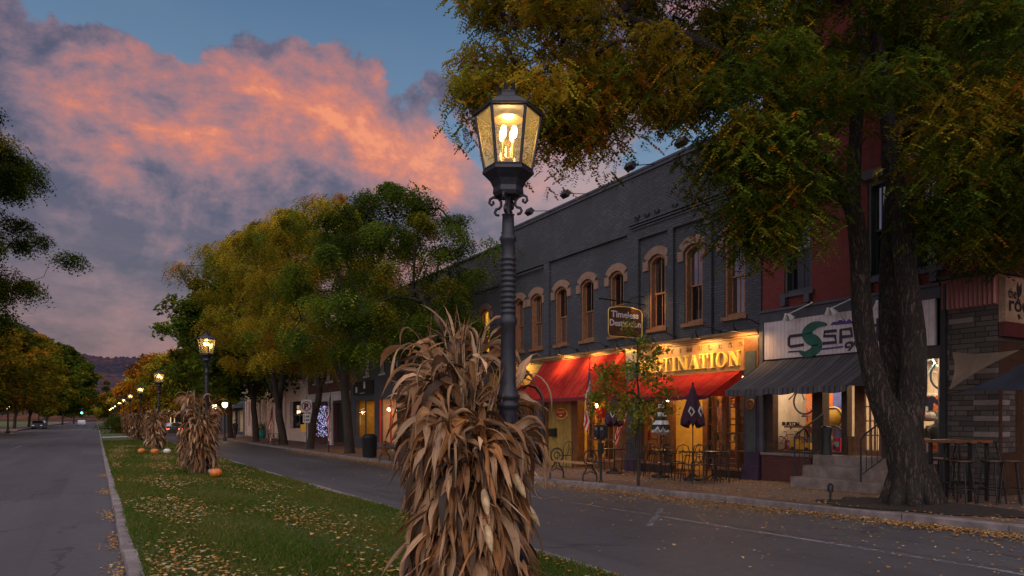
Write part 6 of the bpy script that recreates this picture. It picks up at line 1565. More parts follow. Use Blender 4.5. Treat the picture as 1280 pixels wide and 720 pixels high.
def foliage(clusters, crad, per, leaf, cols, seed, name, parent, off, droop=.5, flat=.7, compound=0, colspread=.25, bright_dir=None):
    """leaf clumps as many small faces. compound>0: feathery sprays of that many leaflets on a drooping rachis"""
    g = np.random.default_rng(seed); C = np.array(clusters, dtype=np.float64); N = len(C)
    crad = np.broadcast_to(np.asarray(crad, dtype=float), (N,)) * (g.choice([.6, .8, 1., 1.2], N) if N > 20 else 1)
    n = N * per; ci = np.repeat(np.arange(N), per)
    d = g.normal(0, 1, (n, 3)); d /= np.linalg.norm(d, axis=1)[:, None]; rr = g.random(n) ** .5
    P = C[ci] + d * rr[:, None] * crad[ci][:, None] * np.array([1, 1, flat])
    P[:, 2] -= droop * crad[ci] * .4 * rr ** 2
    cc = np.array([c[0] for c in cols]); pr = np.array([c[1] for c in cols], float); pr /= pr.sum()
    kc = g.choice(len(cc), N, p=pr); col = cc[kc][ci]
    swap = g.random(n) < colspread; col[swap] = cc[g.choice(len(cc), swap.sum(), p=pr)]
    shade = (.5 + .8 * g.random(N))[ci] * g.uniform(.7, 1.3, n); col = col * shade[:, None]
    if not compound:
        a = g.uniform(0, 2 * PI, n); tilt = g.normal(0, .7, (n, 2)); sz = leaf * g.uniform(.6, 1.3, n)
        u = np.stack([np.cos(a), np.sin(a), tilt[:, 0] - droop * .5], 1); u /= np.linalg.norm(u, axis=1)[:, None]
        v = np.stack([-np.sin(a), np.cos(a), tilt[:, 1]], 1); v /= np.linalg.norm(v, axis=1)[:, None]
        V = np.zeros((n, 4, 3)); V[:, 0] = P; V[:, 1] = P + (u * .5 + v * .33) * sz[:, None]; V[:, 2] = P + u * sz[:, None]; V[:, 3] = P + (u * .5 - v * .33) * sz[:, None]
        Cc = np.repeat(col, 4, axis=0)
    else:
        k = compound; a = g.uniform(0, 2 * PI, n); ln = leaf * g.uniform(.7, 1.3, n)
        u = np.stack([np.cos(a), np.sin(a), -droop * g.uniform(.2, 2.2, n)], 1); u /= np.linalg.norm(u, axis=1)[:, None]
        s_ = np.stack([-np.sin(a), np.cos(a), g.normal(0, .3, n)], 1)
        V = np.zeros((n, k, 4, 3))
        for j in range(k):
            t = (j // 2 + .5) / (k / 2); sd = 1 if j % 2 else -1
            b = P + u * (ln * t)[:, None] + np.array([0, 0, -1]) * (ln * t * t * droop * .7)[:, None]
            ll = (ln * .3 * (1 - .35 * abs(t - .4)))[:, None]; q = s_ * sd * .9 + u * .45 + g.normal(0, .22, (n, 3)); q[:, 2] -= .25; q /= np.linalg.norm(q, axis=1)[:, None]
            w_ = np.cross(q, s_ * sd * .2 + np.array([0, 0, 1])); w_ /= (np.linalg.norm(w_, axis=1)[:, None] + 1e-6)
            V[:, j, 0] = b; V[:, j, 1] = b + q * ll * .5 + w_ * ll * .3; V[:, j, 2] = b + q * ll; V[:, j, 3] = b + q * ll * .5 - w_ * ll * .3
        V = V.reshape(-1, 4, 3); Cc = np.repeat(col, 4 * k, axis=0)
    V = V.reshape(-1, 3) - np.array(off)
    return np_mesh(name, M['leaf'], V, 4, Cc, parent)

# --- the big honey locust by the bike shop
def bottom(x):
    return np.interp(x, [535, 560, 600, 640, 680, 720, 760, 800, 840, 880, 900, 930, 975, 1005, 1060, 1100, 1160, 1200, 1300, 1500], [85, 120, 175, 135, 180, 168, 122, 105, 105, 125, 165, 262, 275, 200, 165, 165, 225, 285, 295, 295])
big = thing('honey_locust_tree', G(1140, 634), 0, 'huge forked honey locust with olive and orange foliage in front of bike shop', 'tree'); ob_ = tuple(big.location)
Z0 = depth(1140, tb[0])
def TW(x, y, dz=0): return W(x, y, Z0 + dz)
gz_ = ob_[2]
trunkA = [(ob_[0], ob_[1], gz_ - .15), (ob_[0], ob_[1], gz_ + .12), TW(1139, 600), TW(1133, 575), TW(1127, 545)]
left_ = trunkA + [TW(1102, 500, .05), TW(1089, 455, .05), TW(1079, 405, .1), TW(1076, 360, .1), TW(1074, 310, .15), TW(1066, 262, .2)]
l1 = left_ + [TW(1045, 225, .1), TW(1015, 180, -.2), TW(985, 130, -.6), TW(930, 85, -.9), TW(860, 45, -1.1), TW(780, 20, -1.2), TW(700, 25, -1.2), TW(640, 35, -1.1)]
l2 = left_ + [TW(1068, 200, .4), TW(1072, 130, .6), TW(1078, 60, .9), TW(1060, -30, 1.1), TW(1040, -120, 1.3)]
mid_ = trunkA + [TW(1120, 500, .35), TW(1113, 440, .5), TW(1110, 370, .7), TW(1112, 300, .9), TW(1118, 220, 1.3), TW(1135, 120, 1.9), TW(1140, 0, 2.5)]
right_ = trunkA + [TW(1139, 500, 0), TW(1142, 455, -.02), TW(1141, 415, -.02), TW(1135, 365, 0), TW(1129, 310, .0), TW(1124, 250, .0), TW(1112, 180, -.2)]
r1 = right_ + [TW(1105, 110, -.5), TW(1090, 20, -.8), TW(1075, -80, -.9)]
r2 = right_ + [TW(1150, 130, .3), TW(1200, 70, .6), TW(1260, 10, .9), TW(1320, -60, 1.)]
rq = random.Random(41); cl = []; cc_ = []
while len(cl) < 400:
    x = rq.uniform(545, 1420); y = rq.uniform(-330, 340); dz = rq.uniform(-2.6, 4.2)
    if x < 900: dz = rq.uniform(-2.2, 1.8)
    Z = Z0 + dz; cr_px = .62 / Z * F
    if y > bottom(x) - cr_px * .7: continue
    if x < 545 + cr_px * .8 + (30 if y > 90 else 0): continue
    if y < -200 and x < 700: continue
    if x < 640 and y < -90: continue
    if x > 900 and y > 200 and dz < -1.2: continue
    if 1050 < x < 1165 and y > 215 and dz < .6: continue
    if 640 > x and y > 100 and dz < .4: continue
    if y < 60 and rq.random() < (.42 if x < 900 else .2) and y > -200: continue
    cl.append(W(x, y, Z)); cc_.append((x, y))
# the lower left lobes that hang before the grey wall
for (x, y, dz, k) in ((912, 200, -.5, 5), (955, 250, -.6, 6), (972, 285, -.6, 6), (990, 235, -.4, 4), (1000, 205, -.2, 4), (620, 110, -1.2, 3), (700, 160, -1.1, 5), (735, 138, -.9, 4), (668, 120, -1, 4), (870, 120, -.8, 4), (825, 95, -.9, 4), (760, 110, -.8, 4), (1185, 265, -.4, 5), (1225, 275, .2, 6), (1265, 250, 0, 6), (1200, 285, .8, 4), (1250, 285, .8, 4)):
    for _ in range(k): p = (x + rq.gauss(0, 15), y + rq.gauss(0, 15)); cl.append(W(p[0], p[1], Z0 + dz + rq.gauss(0, .3))); cc_.append(p)
nodes, par, w_, nt = skeleton([l1, l2, mid_, r1, r2], cl, 3)
tr = {}
def setr(poly, rs):
    for p, v in zip(poly, rs):
        for i in range(nt):
            if (nodes[i] - Vector(p)).length < 1e-4: tr[i] = v
setr(l1, [.45, .38, .32, .3, .3, .2, .17, .165, .155, .155, .135, .12, .1, .09, .075, .065, .05, .04, .03])
setr(mid_[5:], [.2, .17, .15, .14, .12, .08, .05]); setr(right_[5:], [.22, .195, .19, .175, .16, .145, .12]); setr(l2[11:], [.11, .1, .08, .06, .04]); setr(r1[12:], [.12, .08, .05]); setr(r2[12:], [.11, .09, .07, .05])
mbw, _ = wood_mesh(nodes, par, w_, .26, tr, .6, .008)
# root flare
for k in range(9):
    a = 2 * PI * k / 9 + .3; b = [Vector((ob_[0] + math.cos(a) * rr, ob_[1] + math.sin(a) * rr, gz_ + z)) for rr, z in ((.2, .7), (.26, .4), (.33, .2), (.42, .06), (.55, -.06))]
    mbw.tube(b, [.12, .15, .14, .11, .05], 8, False)
mbw.build('trunk', M['bark'], big, ob_)
GR, OL, OR, YE, DG = (.12, .17, .018), (.25, .22, .02), (.55, .23, .02), (.44, .31, .028), (.06, .105, .017)
lc = [i for i, p in enumerate(cc_) if p[0] < 860]; rc = [i for i, p in enumerate(cc_) if p[0] >= 860]
foliage([cl[i] for i in lc], .7, 175, .2, [(OL, 4), (OR, 2.0), (YE, 3.4), (GR, 1.6)], 5, 'crown', big, ob_, .45, .66, 12, .35)
foliage([cl[i] for i in rc], .74, 165, .21, [(OL, 3), (OR, .35), (YE, .8), (GR, 4), (DG, 2)], 6, 'crown', big, ob_, .45, .66, 12, .3)

# --- generic street trees
def crown_clusters(r, n, cx, cy, z0, z1, rx, ry, skew=0):
    out = []
    while len(out) < n:
        a = r.uniform(0, 2 * PI); u = r.random() ** .45 * r.choice((.8, 1., 1.05, 1.12)) * (1 + .14 * math.sin(3 * a + 5 * len(out) / n)); t = r.random()
        prof = math.sin(PI * min(1, .12 + t * .86)) ** .6
        out.append((cx + rx * u * prof * math.cos(a), cy + ry * u * prof * math.sin(a), z0 + (z1 - z0) * t + .08 * (z1 - z0) * (1 - u * u)))
    return out
def tree(name, base, h, cr, z0, seed, ncl, per, leaf, cols, label, group=None, lean=(0, 0), trunk=.26, fork=None, crad=1.15, droop=.6, compound=0, mat='bark_dist', offs=(0, 0), flat=.65):
    trunk *= .8; r = random.Random(seed); t = thing(name, base, 0, label, 'tree', group); b = Vector(base)
    cl_ = crown_clusters(r, ncl, b.x + lean[0] + offs[0], b.y + lean[1] + offs[1], b.z + z0, b.z + h - crad * .5, cr - crad * .6, cr - crad * .6)
    f = fork or z0 * .75; tr0 = [b - Vector((0, 0, .1)), b + Vector((0, 0, .25)), b + Vector((lean[0] * .12, lean[1] * .12, f * .5)), b + Vector((lean[0] * .3, lean[1] * .3, f))]
    limbs = []
    for k in range(3):
        a = 2 * PI * k / 3 + r.random(); s_ = .34 * cr; limbs.append(tr0 + [b + Vector((lean[0] * .5 + s_ * .4 * math.cos(a), lean[1] * .5 + s_ * .4 * math.sin(a), f + (h - f) * .2)), b + Vector((lean[0] * .7 + s_ * math.cos(a), lean[1] * .7 + s_ * math.sin(a), f + (h - f) * .42)), b + Vector((lean[0] + s_ * 1.3 * math.cos(a), lean[1] + s_ * 1.3 * math.sin(a), f + (h - f) * .66))])
    nd, pr_, ww, nt_ = skeleton(limbs, cl_, seed); m_, _ = wood_mesh(nd, pr_, ww, trunk, {0: trunk * 1.5, 1: trunk * 1.12, 2: trunk, 3: trunk * .95}, .6, .015)
    m_.build('trunk', M[mat], t, base)
    foliage(cl_, crad, per, leaf, cols, seed + 9, 'crown', t, base, droop, flat, compound, .3)
    return t
RG = 'locust trees along the pavement kerb'
PA = [(OL, 4), (YE, 2.2), (GR, 3), (OR, .5)]; PB = [(OL, 2.5), (YE, 4), (GR, 1.5), (OR, .5)]; PG = [(GR, 4), (DG, 3), (OL, 1.2)]; PO = [(OR, 3), (YE, 2), ((.2, .06, .015), 2)]; PX = [(OL, 3), (OR, 1.4), (YE, 2), (GR, 1.5)]
b4 = G(504, 577); b3 = G(437, 567); b2 = G(388, 561); b1 = G(354, 556)
tree('honey_locust_tree', b4, 11.2, 5.3, 4.4, 21, 130, 125, .36, PG, 'kerbside tree with its trunk hidden behind the big corn bundle', RG, (-.3, .4), .24, None, .8, .8, 8, offs=(-.2, -.8))
tree('honey_locust_tree', b3, 13.6, 5.6, 4.4, 22, 120, 125, .38, PA, 'kerbside locust with dark trunk beside the black rubbish bin', RG, (-.7, .5), .3, 3.4, .9, .8, 8)
tree('honey_locust_tree', b2, 14.4, 5.8, 5.0, 23, 120, 125, .38, PB, 'leaning kerbside locust behind the no parking sign', RG, (1.6, -.8), .25, 3.6, .95, .8, 8, offs=(-2.6, .8))
tree('honey_locust_tree', b1, 15.6, 7.0, 5.4, 24, 140, 125, .42, PB, 'broad kerbside tree forking low beside the hanging flag', RG, (-1.0, 0), .34, 2.4, 1.05, .8, 8)
tree('honey_locust_tree', (11.4, 62, ground(11.4, 62)), 16.2, 6.6, 4.4, 25, 130, 230, .4, PG, 'darker green kerbside tree beyond the forked one', RG, (-.6, 0), .3, None, 1.2, .7)
tree('maple_tree', (11.4, 75, ground(11.4, 75)), 15., 5.8, 4.2, 26, 110, 220, .46, PG, 'dark green tree in front of the grey office block', RG, (-.4, 0), .3, None, 1.3, .7)
tree('maple_tree', (12.5, 93, ground(12, 93)), 10., 5., 2.8, 27, 90, 230, .36, PX, 'orange tinged street tree past the limestone bank', RG, (-.6, 0), .24, None, 1.2, .6)
tree('maple_tree', (10.9, 114, ground(11, 114)), 11.5, 5.6, 2.6, 28, 90, 240, .42, PX, 'small olive tree near the crossing on the shop side', RG, (-1., 0), .24, None, 1.4, .6)
tree('maple_tree', (10, 152, road_z(10, 152)), 14, 7.5, 2.6, 29, 90, 260, .5, PO, 'rust orange tree beyond the crossing on the shop side', 'trees beyond the crossing', (0, 0), .3, None, 1.8, .5)
tree('maple_tree', (12, 185, road_z(12, 185)), 15, 8, 3, 30, 90, 260, .6, PX, 'olive and orange tree far beyond the crossing', 'trees beyond the crossing', (0, 0), .3, None, 2., .5)
LG = 'trees along the opposite kerb'
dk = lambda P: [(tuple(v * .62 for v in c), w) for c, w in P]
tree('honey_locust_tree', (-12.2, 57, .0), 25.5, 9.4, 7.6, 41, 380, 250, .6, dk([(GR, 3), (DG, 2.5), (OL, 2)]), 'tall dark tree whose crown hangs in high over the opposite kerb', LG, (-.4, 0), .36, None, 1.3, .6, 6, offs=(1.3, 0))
for i, (L_, s, h, cr, pl, lb) in enumerate(((-13.2, 84, 13.2, 7, PB, 'golden olive tree by the twin globe lamp on the opposite kerb'), (-12.8, 98, 14, 7.4, PX, 'second golden tree of the opposite row, orange in its upper leaves'), (-12.6, 113, 15, 7.6, PB, 'third tree of the opposite row, just before the crossing'),
        (-12.2, 150, 17, 8.4, PA, 'greener tree past the crossing on the opposite side'), (-11.6, 172, 18.5, 8.6, PB, 'yellowing tree well past the crossing on the opposite side'), (-10.4, 205, 20.5, 9.4, PG, 'dark green tree near the far traffic light'), (-8.5, 245, 22, 9.5, PG, 'deep green tree closing the opposite row'), (-7, 300, 23, 10, PA, 'last visible tree of the opposite row before the hill'))):
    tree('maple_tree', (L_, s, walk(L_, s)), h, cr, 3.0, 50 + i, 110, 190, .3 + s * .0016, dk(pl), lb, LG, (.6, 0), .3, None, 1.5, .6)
tree('maple_tree', (4, 330, 0), 12, 7, 2.5, 71, 60, 200, .9, PX, 'small rusty tree standing in the street axis far away', 'trees beyond the crossing', (0, 0), .3, None, 2., .5)
tree('maple_tree', (14, 235, 0), 17, 9, 2.5, 72, 70, 220, .8, PO, 'orange brown tree far away under the hill', 'trees beyond the crossing', (0, 0), .3, None, 2.2, .5)

# young street tree in front of the gold lettered shop
g_ = G(798, 607); yt = thing('young_street_tree', g_, 0, 'slim young tree with green yellow leaves before the gold lettered shop', 'tree')
Zy = F * (EYE - g_[2]) / (607 - HY); ycl = []
ry = random.Random(8)
for (x, y, k, sp) in ((795, 425, 9, 10), (785, 455, 16, 15), (808, 455, 14, 13), (765, 480, 12, 12), (795, 490, 24, 17), (822, 480, 7, 8), (755, 462, 7, 8), (800, 520, 18, 13), (835, 487, 5, 5), (745, 490, 7, 8), (778, 515, 7, 9), (826, 435, 3, 5), (750, 499, 4, 6), (818, 512, 6, 8), (788, 408, 4, 5)):
    for _ in range(k): ycl.append(W(x + ry.gauss(0, sp), y + ry.gauss(0, sp * .7), Zy + ry.gauss(0, .35)))
Yt = [Vector(g_) - Vector((0, 0, .05)), Vector(W(798, 570, Zy)), Vector(W(797.5, 535, Zy)), Vector(W(799, 500, Zy)), Vector(W(796, 465, Zy)), Vector(W(797, 430, Zy))]
nd, pr_, ww, _n = skeleton([Yt], ycl, 4); m_, _ = wood_mesh(nd, pr_, ww, .042, {0: .05, 1: .042, 2: .04, 3: .032, 4: .024, 5: .015}, .5, .005)
m_.build('trunk', M['bark_dist'], yt, g_); foliage(ycl, .23, 20, .095, [((.14, .24, .03), 4), ((.3, .28, .03), 3), ((.4, .22, .03), 1.2)], 2, 'crown', yt, g_, .5, .8, 0, .4)
# round shrub at the far end of the lawn
hg = thing('round_shrub', (2.3, 96, ground(2.3, 90)), 0, 'low yellow green shrub at the far end of the grass median', 'shrub'); hc = crown_clusters(random.Random(3), 60, 2.0, 96, .1, 1.7, 1.7, 5)
foliage(hc, .6, 140, .14, [((.11, .11, .015), 3), ((.05, .09, .012), 2)], 4, 'crown', hg, tuple(hg.location), .3, .8)

# ================================================================== the hill closing the street
def hillmat():
    m, g, out = newmat('wooded_hillside'); p = wpos(g)
    n = g.noise(p, .013, 6, .6); n2 = g.noise(p, .05, 8, .8)
    r_ = g.n('ShaderNodeValToRGB', Fac=g.m('MULTIPLY_ADD', n2, .6, g.m('MULTIPLY', n, .4))); e = r_.color_ramp.elements
    e[0].position = .42; e[0].color = (.006, .012, .014, 1); e[1].position = .6; e[1].color = (.15, .055, .025, 1); x = e.new(.5); x.color = (.04, .032, .026, 1)
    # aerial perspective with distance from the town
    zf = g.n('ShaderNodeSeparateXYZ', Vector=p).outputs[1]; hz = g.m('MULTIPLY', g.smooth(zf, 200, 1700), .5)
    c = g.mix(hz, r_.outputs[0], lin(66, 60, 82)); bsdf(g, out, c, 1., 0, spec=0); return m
hm = hillmat(); rh_ = np.random.default_rng(11)
def ridge(name, Zr, Zf, tab, seed, tree_h, step):
    xs_ = np.arange(-1400, 2300, step); ny = 26; rr = random.Random(seed); V = []; 
    ph = [rr.uniform(0, 6) for _ in range(8)]
    for j in range(ny):
        t = j / (ny - 1); Z = Zf + (Zr - Zf) * t
        for x in xs_:
            top = np.interp(x, [a for a, b in tab], [b for a, b in tab]); zt = EYE + (HY - top) * Zr / F
            k = t ** .8 * (3 - 2 * t ** .8) / 1.0; hgt = zt * (t * t * (3 - 2 * t))
            fx = x * Zr / F
            hgt += t * (6 * math.sin(fx / 90 + ph[0] + t * 3) + 4 * math.sin(fx / 37 + ph[1] - t * 5)) + t * tree_h * (rh_.random() - .35) * 1.2
            p = W(x, HY, Z); V.append((p[0], p[1], hgt - .6))
    n = len(xs_); fs = [(j * n + i, j * n + i + 1, (j + 1) * n + i + 1, (j + 1) * n + i) for j in range(ny - 1) for i in range(n - 1)]
    mb_ = MB(); mb_.add(V, fs, True); o = mb_.build(name, hm); tag(o, kind='structure'); return o
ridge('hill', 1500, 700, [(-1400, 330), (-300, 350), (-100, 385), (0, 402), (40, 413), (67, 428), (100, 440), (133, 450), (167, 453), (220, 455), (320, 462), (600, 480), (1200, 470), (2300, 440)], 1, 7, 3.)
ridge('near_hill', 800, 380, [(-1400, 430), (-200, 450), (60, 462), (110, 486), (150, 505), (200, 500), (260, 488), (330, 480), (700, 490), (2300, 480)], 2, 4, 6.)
# ================================================================== pavement furniture
I_ = M['iron_plain']
def facing(a, b): return math.atan2(b[1] - a[1], b[0] - a[0])
def make_bench():
    """cast iron ends with ring arms, timber slats; long axis = local y"""
    r = thing('park_bench')
    for s in (-.72, .72):
        q = MB()
        q.tube([(-.2 * math.cos(t) + .0, s, .62 + .19 * math.sin(t)) for t in np.linspace(0, 2 * PI, 22)], .022, 6, False)
        q.tube([(-.09 * math.cos(t), s, .62 + .085 * math.sin(t)) for t in np.linspace(0, 2 * PI, 14)], .014, 5, False)
        q.tube([(-.15, s, .5), (-.05, s, .44), (.08, s, .44), (.16, s, .5)], .022, 6)
        for k in (-1, 1): q.tube([(k * .05, s, .43), (k * .12, s, .32), (k * .2, s, .22), (k * .23, s, .1), (k * .21, s, .02), (k * .27, s, .0)], .022, 6)
        q.tube([(-.19, s, .2), (0, s, .27), (.19, s, .2)], .014, 5); q.build('cast_end', M['iron'], r)
    for i in range(5):
        q = MB(); x = -.18 + i * .09; q.box(x - .035, x + .035, -.74, .74, .452, .478); q.build('seat_slat', M['fascia'], r)
    return r
bench0 = make_bench(); p = G(716, 600); bench0.location = (p[0], p[1], p[2]); bench0.rotation_euler.z = R(2); tag(bench0, 'slatted bench with ringed cast iron ends outside the mustard shop', 'bench', 'cast iron benches on the pavement')
for (x, y, lb) in ((489, 579, 'cast iron bench carrying a pot of pale flowers'), (342, 556, 'cast iron bench beneath the forked kerbside tree')):
    o = copy_tree(bench0); p = G(x, y); o.location = p; tag(o, lb, 'bench')
# flower pot standing on the bench
p = G(484, 579); fp = thing('flower_pot', (p[0], p[1] + .3, p[2] + .48), 0, 'pot of pale pink chrysanthemums standing on the bench', 'potted plant')
q = MB(); q.lathe([(.1, 0), (.15, .2), (.165, .22), (.13, .21)], n=14); q.build('pot', M['brown_wood'], fp)
foliage([(0, 0, .34), (.12, .05, .3), (-.12, .05, .32), (0, -.12, .32), (.05, .12, .3)], .2, 120, .05, [((.5, .3, .25), 4), ((.4, .2, .12), 1), ((.04, .07, .02), 1)], 3, 'bloom', fp, (0, 0, 0), 0, .8)
# double parking meter
def meter(x, y, label, heads=2):
    p = G(x, y); r = thing('parking_meter', p, R(0), label, 'parking meter', 'parking meters at the kerb')
    q = MB(); q.tube([(0, 0, -.02), (0, 0, 1.1)], .03, 8); q.lathe([(.055, 0), (.05, .04), (.03, .06)], n=10); q.build('post', I_, r)
    if heads == 2: q = MB(); q.box(-.03, .03, -.14, .14, 1.07, 1.12); q.build('yoke', I_, r)
    for s in ((-.115, .115) if heads == 2 else (0,)):
        q = MB(); q.prism([(s - .075, 1.12), (s + .075, 1.12), (s + .095, 1.2), (s + .09, 1.34), (s + .06, 1.42), (s, 1.45), (s - .06, 1.42), (s - .09, 1.34), (s - .095, 1.2)], -.06, .06, 'x'); h = q.build('meter_head', simple('dark_meter_casing', (.035, .035, .04), .4, .4) if s < 0 or heads == 1 else bpy.data.materials['dark_meter_casing'], r)
        q = MB(); q.prism([(s + .05 * math.cos(t), 1.35 + .04 * math.sin(t)) for t in np.linspace(0, PI, 9)] + [(s - .05, 1.31), (s + .05, 1.31)], -.064, -.061, 'x'); q.build('dial', M['chrome'], h)
    if heads == 2: q = MB(); q.box(-.05, .05, -.06, .06, .72, .98); q.build('ticket_box', M['black'], r)
    return r
meter(751, 606, 'double headed parking meter at the kerb beside the young tree'); meter(411, 567, 'single parking meter in front of the fairy light window', 1)

def make_chair():
    """wrought iron bistro chair with hoop back, faces +x"""
    r = thing('bistro_chair')
    for x in (-.17, .19):
        for s in (-1, 1): q = MB(); q.tube([(x * 1.15, s * .21, 0), (x, s * .17, .44)], .012, 5); q.build('leg', I_, r)
    q = MB(); q.lathe([(.001, .45), (.2, .452), (.215, .445), (.2, .435), (.001, .434)], n=16); q.build('seat', I_, r)
    q = MB(); q.tube([(-.17, .18, .44), (-.22, .19, .7), (-.25, .13, .88), (-.26, 0, .93), (-.25, -.13, .88), (-.22, -.19, .7), (-.17, -.18, .44)], .012, 5)
    q.tube([(-.18, .08, .45), (-.23, .1, .68), (-.25, 0, .8), (-.23, -.1, .68), (-.18, -.08, .45)], .008, 4); q.tube([(-.19, 0, .45), (-.25, 0, .92)], .007, 4); q.build('backrest', I_, r)
    q = MB(); q.tube([(-.21, .2, .64), (.05, .24, .66), (.12, .22, .6), (.14, .19, .44)], .01, 5); q.tube([(-.21, -.2, .64), (.05, -.24, .66), (.12, -.22, .6), (.14, -.19, .44)], .01, 5); q.build('armrests', I_, r)
    return r
def make_table():
    r = thing('bistro_table'); q = MB(); q.lathe([(.001, .745), (.36, .745), (.37, .735), (.36, .72), (.001, .72)], n=24); q.build('tabletop', I_, r)
    q = MB(); q.tube([(0, 0, .03), (0, 0, .73)], .022, 8)
    for k in range(4): a = k * PI / 2 + .4; q.tube([(0, 0, .2), (.15 * math.cos(a), .15 * math.sin(a), .08), (.27 * math.cos(a), .27 * math.sin(a), .01)], .014, 5)
    q.build('pedestal', I_, r); return r
def on(x, L): s = S(x, L); return (L, s, walk(L, s))
tabs = [(826, 13.3, 'bistro table under the black and white striped umbrella'), (866, 13.15, 'bistro table under the closed purple umbrella of the gold lettered shop'), (893, 13.5, 'bistro table without umbrella, at the pier end of the terrace'), (768, 13.3, 'bistro table under the purple umbrella beside the flag')]
t0 = None
for x, L_, lb in tabs:
    o = make_table() if t0 is None else copy_tree(t0); t0 = t0 or o; o.location = on(x, L_); tag(o, lb, 'table', 'round bistro tables on the terrace')
chs = [(806, 13.3, 0, 'bistro chair between the young tree and the striped umbrella'), (826, 12.75, 90, 'bistro chair on the kerb side of the striped umbrella'), (843, 13.45, 200, 'bistro chair between the striped and purple umbrellas, turned to the striped one'), (849, 12.9, -20, 'bistro chair on the near side of the purple umbrella table'),
       (866, 12.55, 90, 'bistro chair with its back to the road by the purple umbrella'), (881, 12.9, 170, 'bistro chair between purple umbrella and the last table'), (877, 13.8, 10, 'bistro chair tucked against the shop window frame'), (909, 13.6, 185, 'bistro chair pushed out beside the carved pier'),
       (897, 13.0, 75, 'bistro chair turned sideways at the last terrace table'), (788, 13.2, 165, 'bistro chair beside the pier between the two red awnings'), (752, 13.5, -10, 'bistro chair by the parking meter under the larger awning'), (706, 13.75, 0, 'bistro chair behind the slatted bench')]
c0 = None
for x, L_, a, lb in chs:
    o = make_chair() if c0 is None else copy_tree(c0); c0 = c0 or o; o.location = on(x, L_); o.rotation_euler.z = R(a + 90); tag(o, lb, 'chair', 'bistro chairs on the terrace')
def umbrella(name, x, L_, zb, zt, rb, mat, label, stripe=None, emblem=True):
    p = on(x, L_); r = thing(name, p, 0, label, 'umbrella', 'closed terrace umbrellas'); q = MB(); q.tube([(0, 0, .02), (0, 0, zt + .06)], .018, 8); q.build('pole', I_ if stripe else M['brown_wood'], r)
    q = MB(); q.lathe([(.24, 0), (.25, .05), (.2, .08), (.04, .1), (.03, .2)], n=18); q.build('base', I_, r)
    n = 32; prof = [(0, .02), (.12, .07), (.35, .14), (.6, .2), (.82, .26), (.93, .27), (1., .12)]
    def ring(t, rr): 
        out = []
        for j in range(n):
            a = 2 * PI * j / n; k = 1 + .22 * math.cos(8 * a + 1.2 * math.sin(a)) * min(1, t * 1.6); dz = -.07 * math.cos(8 * a) * (t > .85)
            out.append((rr / .27 * rb * k * math.cos(a), rr / .27 * rb * k * math.sin(a), zt - (zt - zb) * t + dz))
        return out
    bands = []; m = 12 if stripe else 24
    ts = np.linspace(0, 1, 25); rv = np.interp(ts, [a for a, b in prof], [b for a, b in prof])
    for part in ((0, 1) if stripe else (0,)):
        q = MB()
        for i in range(24):
            if stripe and (i // 3) % 2 != part: continue
            a, b = ring(ts[i], rv[i]), ring(ts[i + 1], rv[i + 1]); q.add(a + b, [(j, (j + 1) % n, n + (j + 1) % n, n + j) for j in range(n)], True)
        q.build('canopy', (mat if part == 0 else stripe), r)
    q = MB(); q.lathe([(.02, zt), (.028, zt + .04), (.01, zt + .09)], n=8); q.build('finial', I_, r)
    if emblem:
        q = MB(); cz = zb + (zt - zb) * .34; ex = []
        for k in range(2):
            pts = [(rb * .93 * math.cos(a), rb * .93 * math.sin(a), cz + dz) for a, dz in (((-2.5 + k * .9), .13), ((-2.7 + k * .9), .02), ((-2.45 + k * .9), -.1), ((-2.2 + k * .9), .0), ((-2.42 + k * .9), .1))]
            q.tube([(x_ * 1.12, y_ * 1.12, z_) for x_, y_, z_ in pts], .022, 5)
        q.build('emblem', M['white'], r)
    return r
umbrella('closed_umbrella', 866, 13.15, 1.4, 2.42, .27, M['purple_cloth'], 'closed dark purple umbrella before the entrance of the gold lettered shop')
umbrella('closed_umbrella', 826, 13.3, 1.22, 2.1, .22, M['black'], 'closed black and white striped umbrella by the young tree', M['white'], False)
umbrella('closed_umbrella', 768, 13.3, 1.45, 2.4, .25, M['purple_cloth'], 'closed purple umbrella beside the hanging flag')
# flags
def flag(name, base, top, label, w=1.5, h=.9, droop=1.2, az=0., mat=None, flip=1, pole=True):
    r = thing(name, base, 0, label, 'flag', 'flags on staffs'); b = Vector((0, 0, 0)); t = Vector(top) - Vector(base)
    if pole:
        q = MB(); q.tube([b, t], .014, 6); q.lathe([(.001, -.03), (.028, 0), (.001, .03)], tuple(t), 8); q.build('staff', M['brown_wood'], r)
    nu, nv = 26, 14; vs = []; uv = []; d = (b - t).normalized(); out = Vector((math.cos(az), math.sin(az), 0))
    for i in range(nu + 1):
        u = i / nu
        for j in range(nv + 1):
            v = j / nv; hp = t + d * (.05 + (1 - v) * h); L_ = u * w
            p = hp + out * (L_ * math.cos(droop) * (1 - .35 * u)) + Vector((0, 0, -1)) * L_ * math.sin(droop)
            p += out.cross(Vector((0, 0, 1))) * .07 * math.sin(9 * u + 5 * v) * u ** .5 + out * .06 * math.sin(11 * v + 3 * u) * u
            vs.append(tuple(p)); uv.append((u, v, 0))
    k = nv + 1; q = MB(); q.add(vs, [(i * k + j, (i + 1) * k + j, (i + 1) * k + j + 1, i * k + j + 1) for i in range(nu) for j in range(nv)], True); o = q.build('cloth', mat or M['flag'], r)
    at = o.data.attributes.new('fib', 'FLOAT_VECTOR', 'POINT'); at.data.foreach_set('vector', np.array(uv, dtype=np.float32).ravel()); return r
a_ = on(743, 13.25); tp = (13.1, S(737, 13.1), ZZ(737, 447, 13.1)); flag('flag', a_, tp, 'large drooping stars and stripes flag on a leaning staff by the umbrella', 1.5, .95, 1.4, R(100))
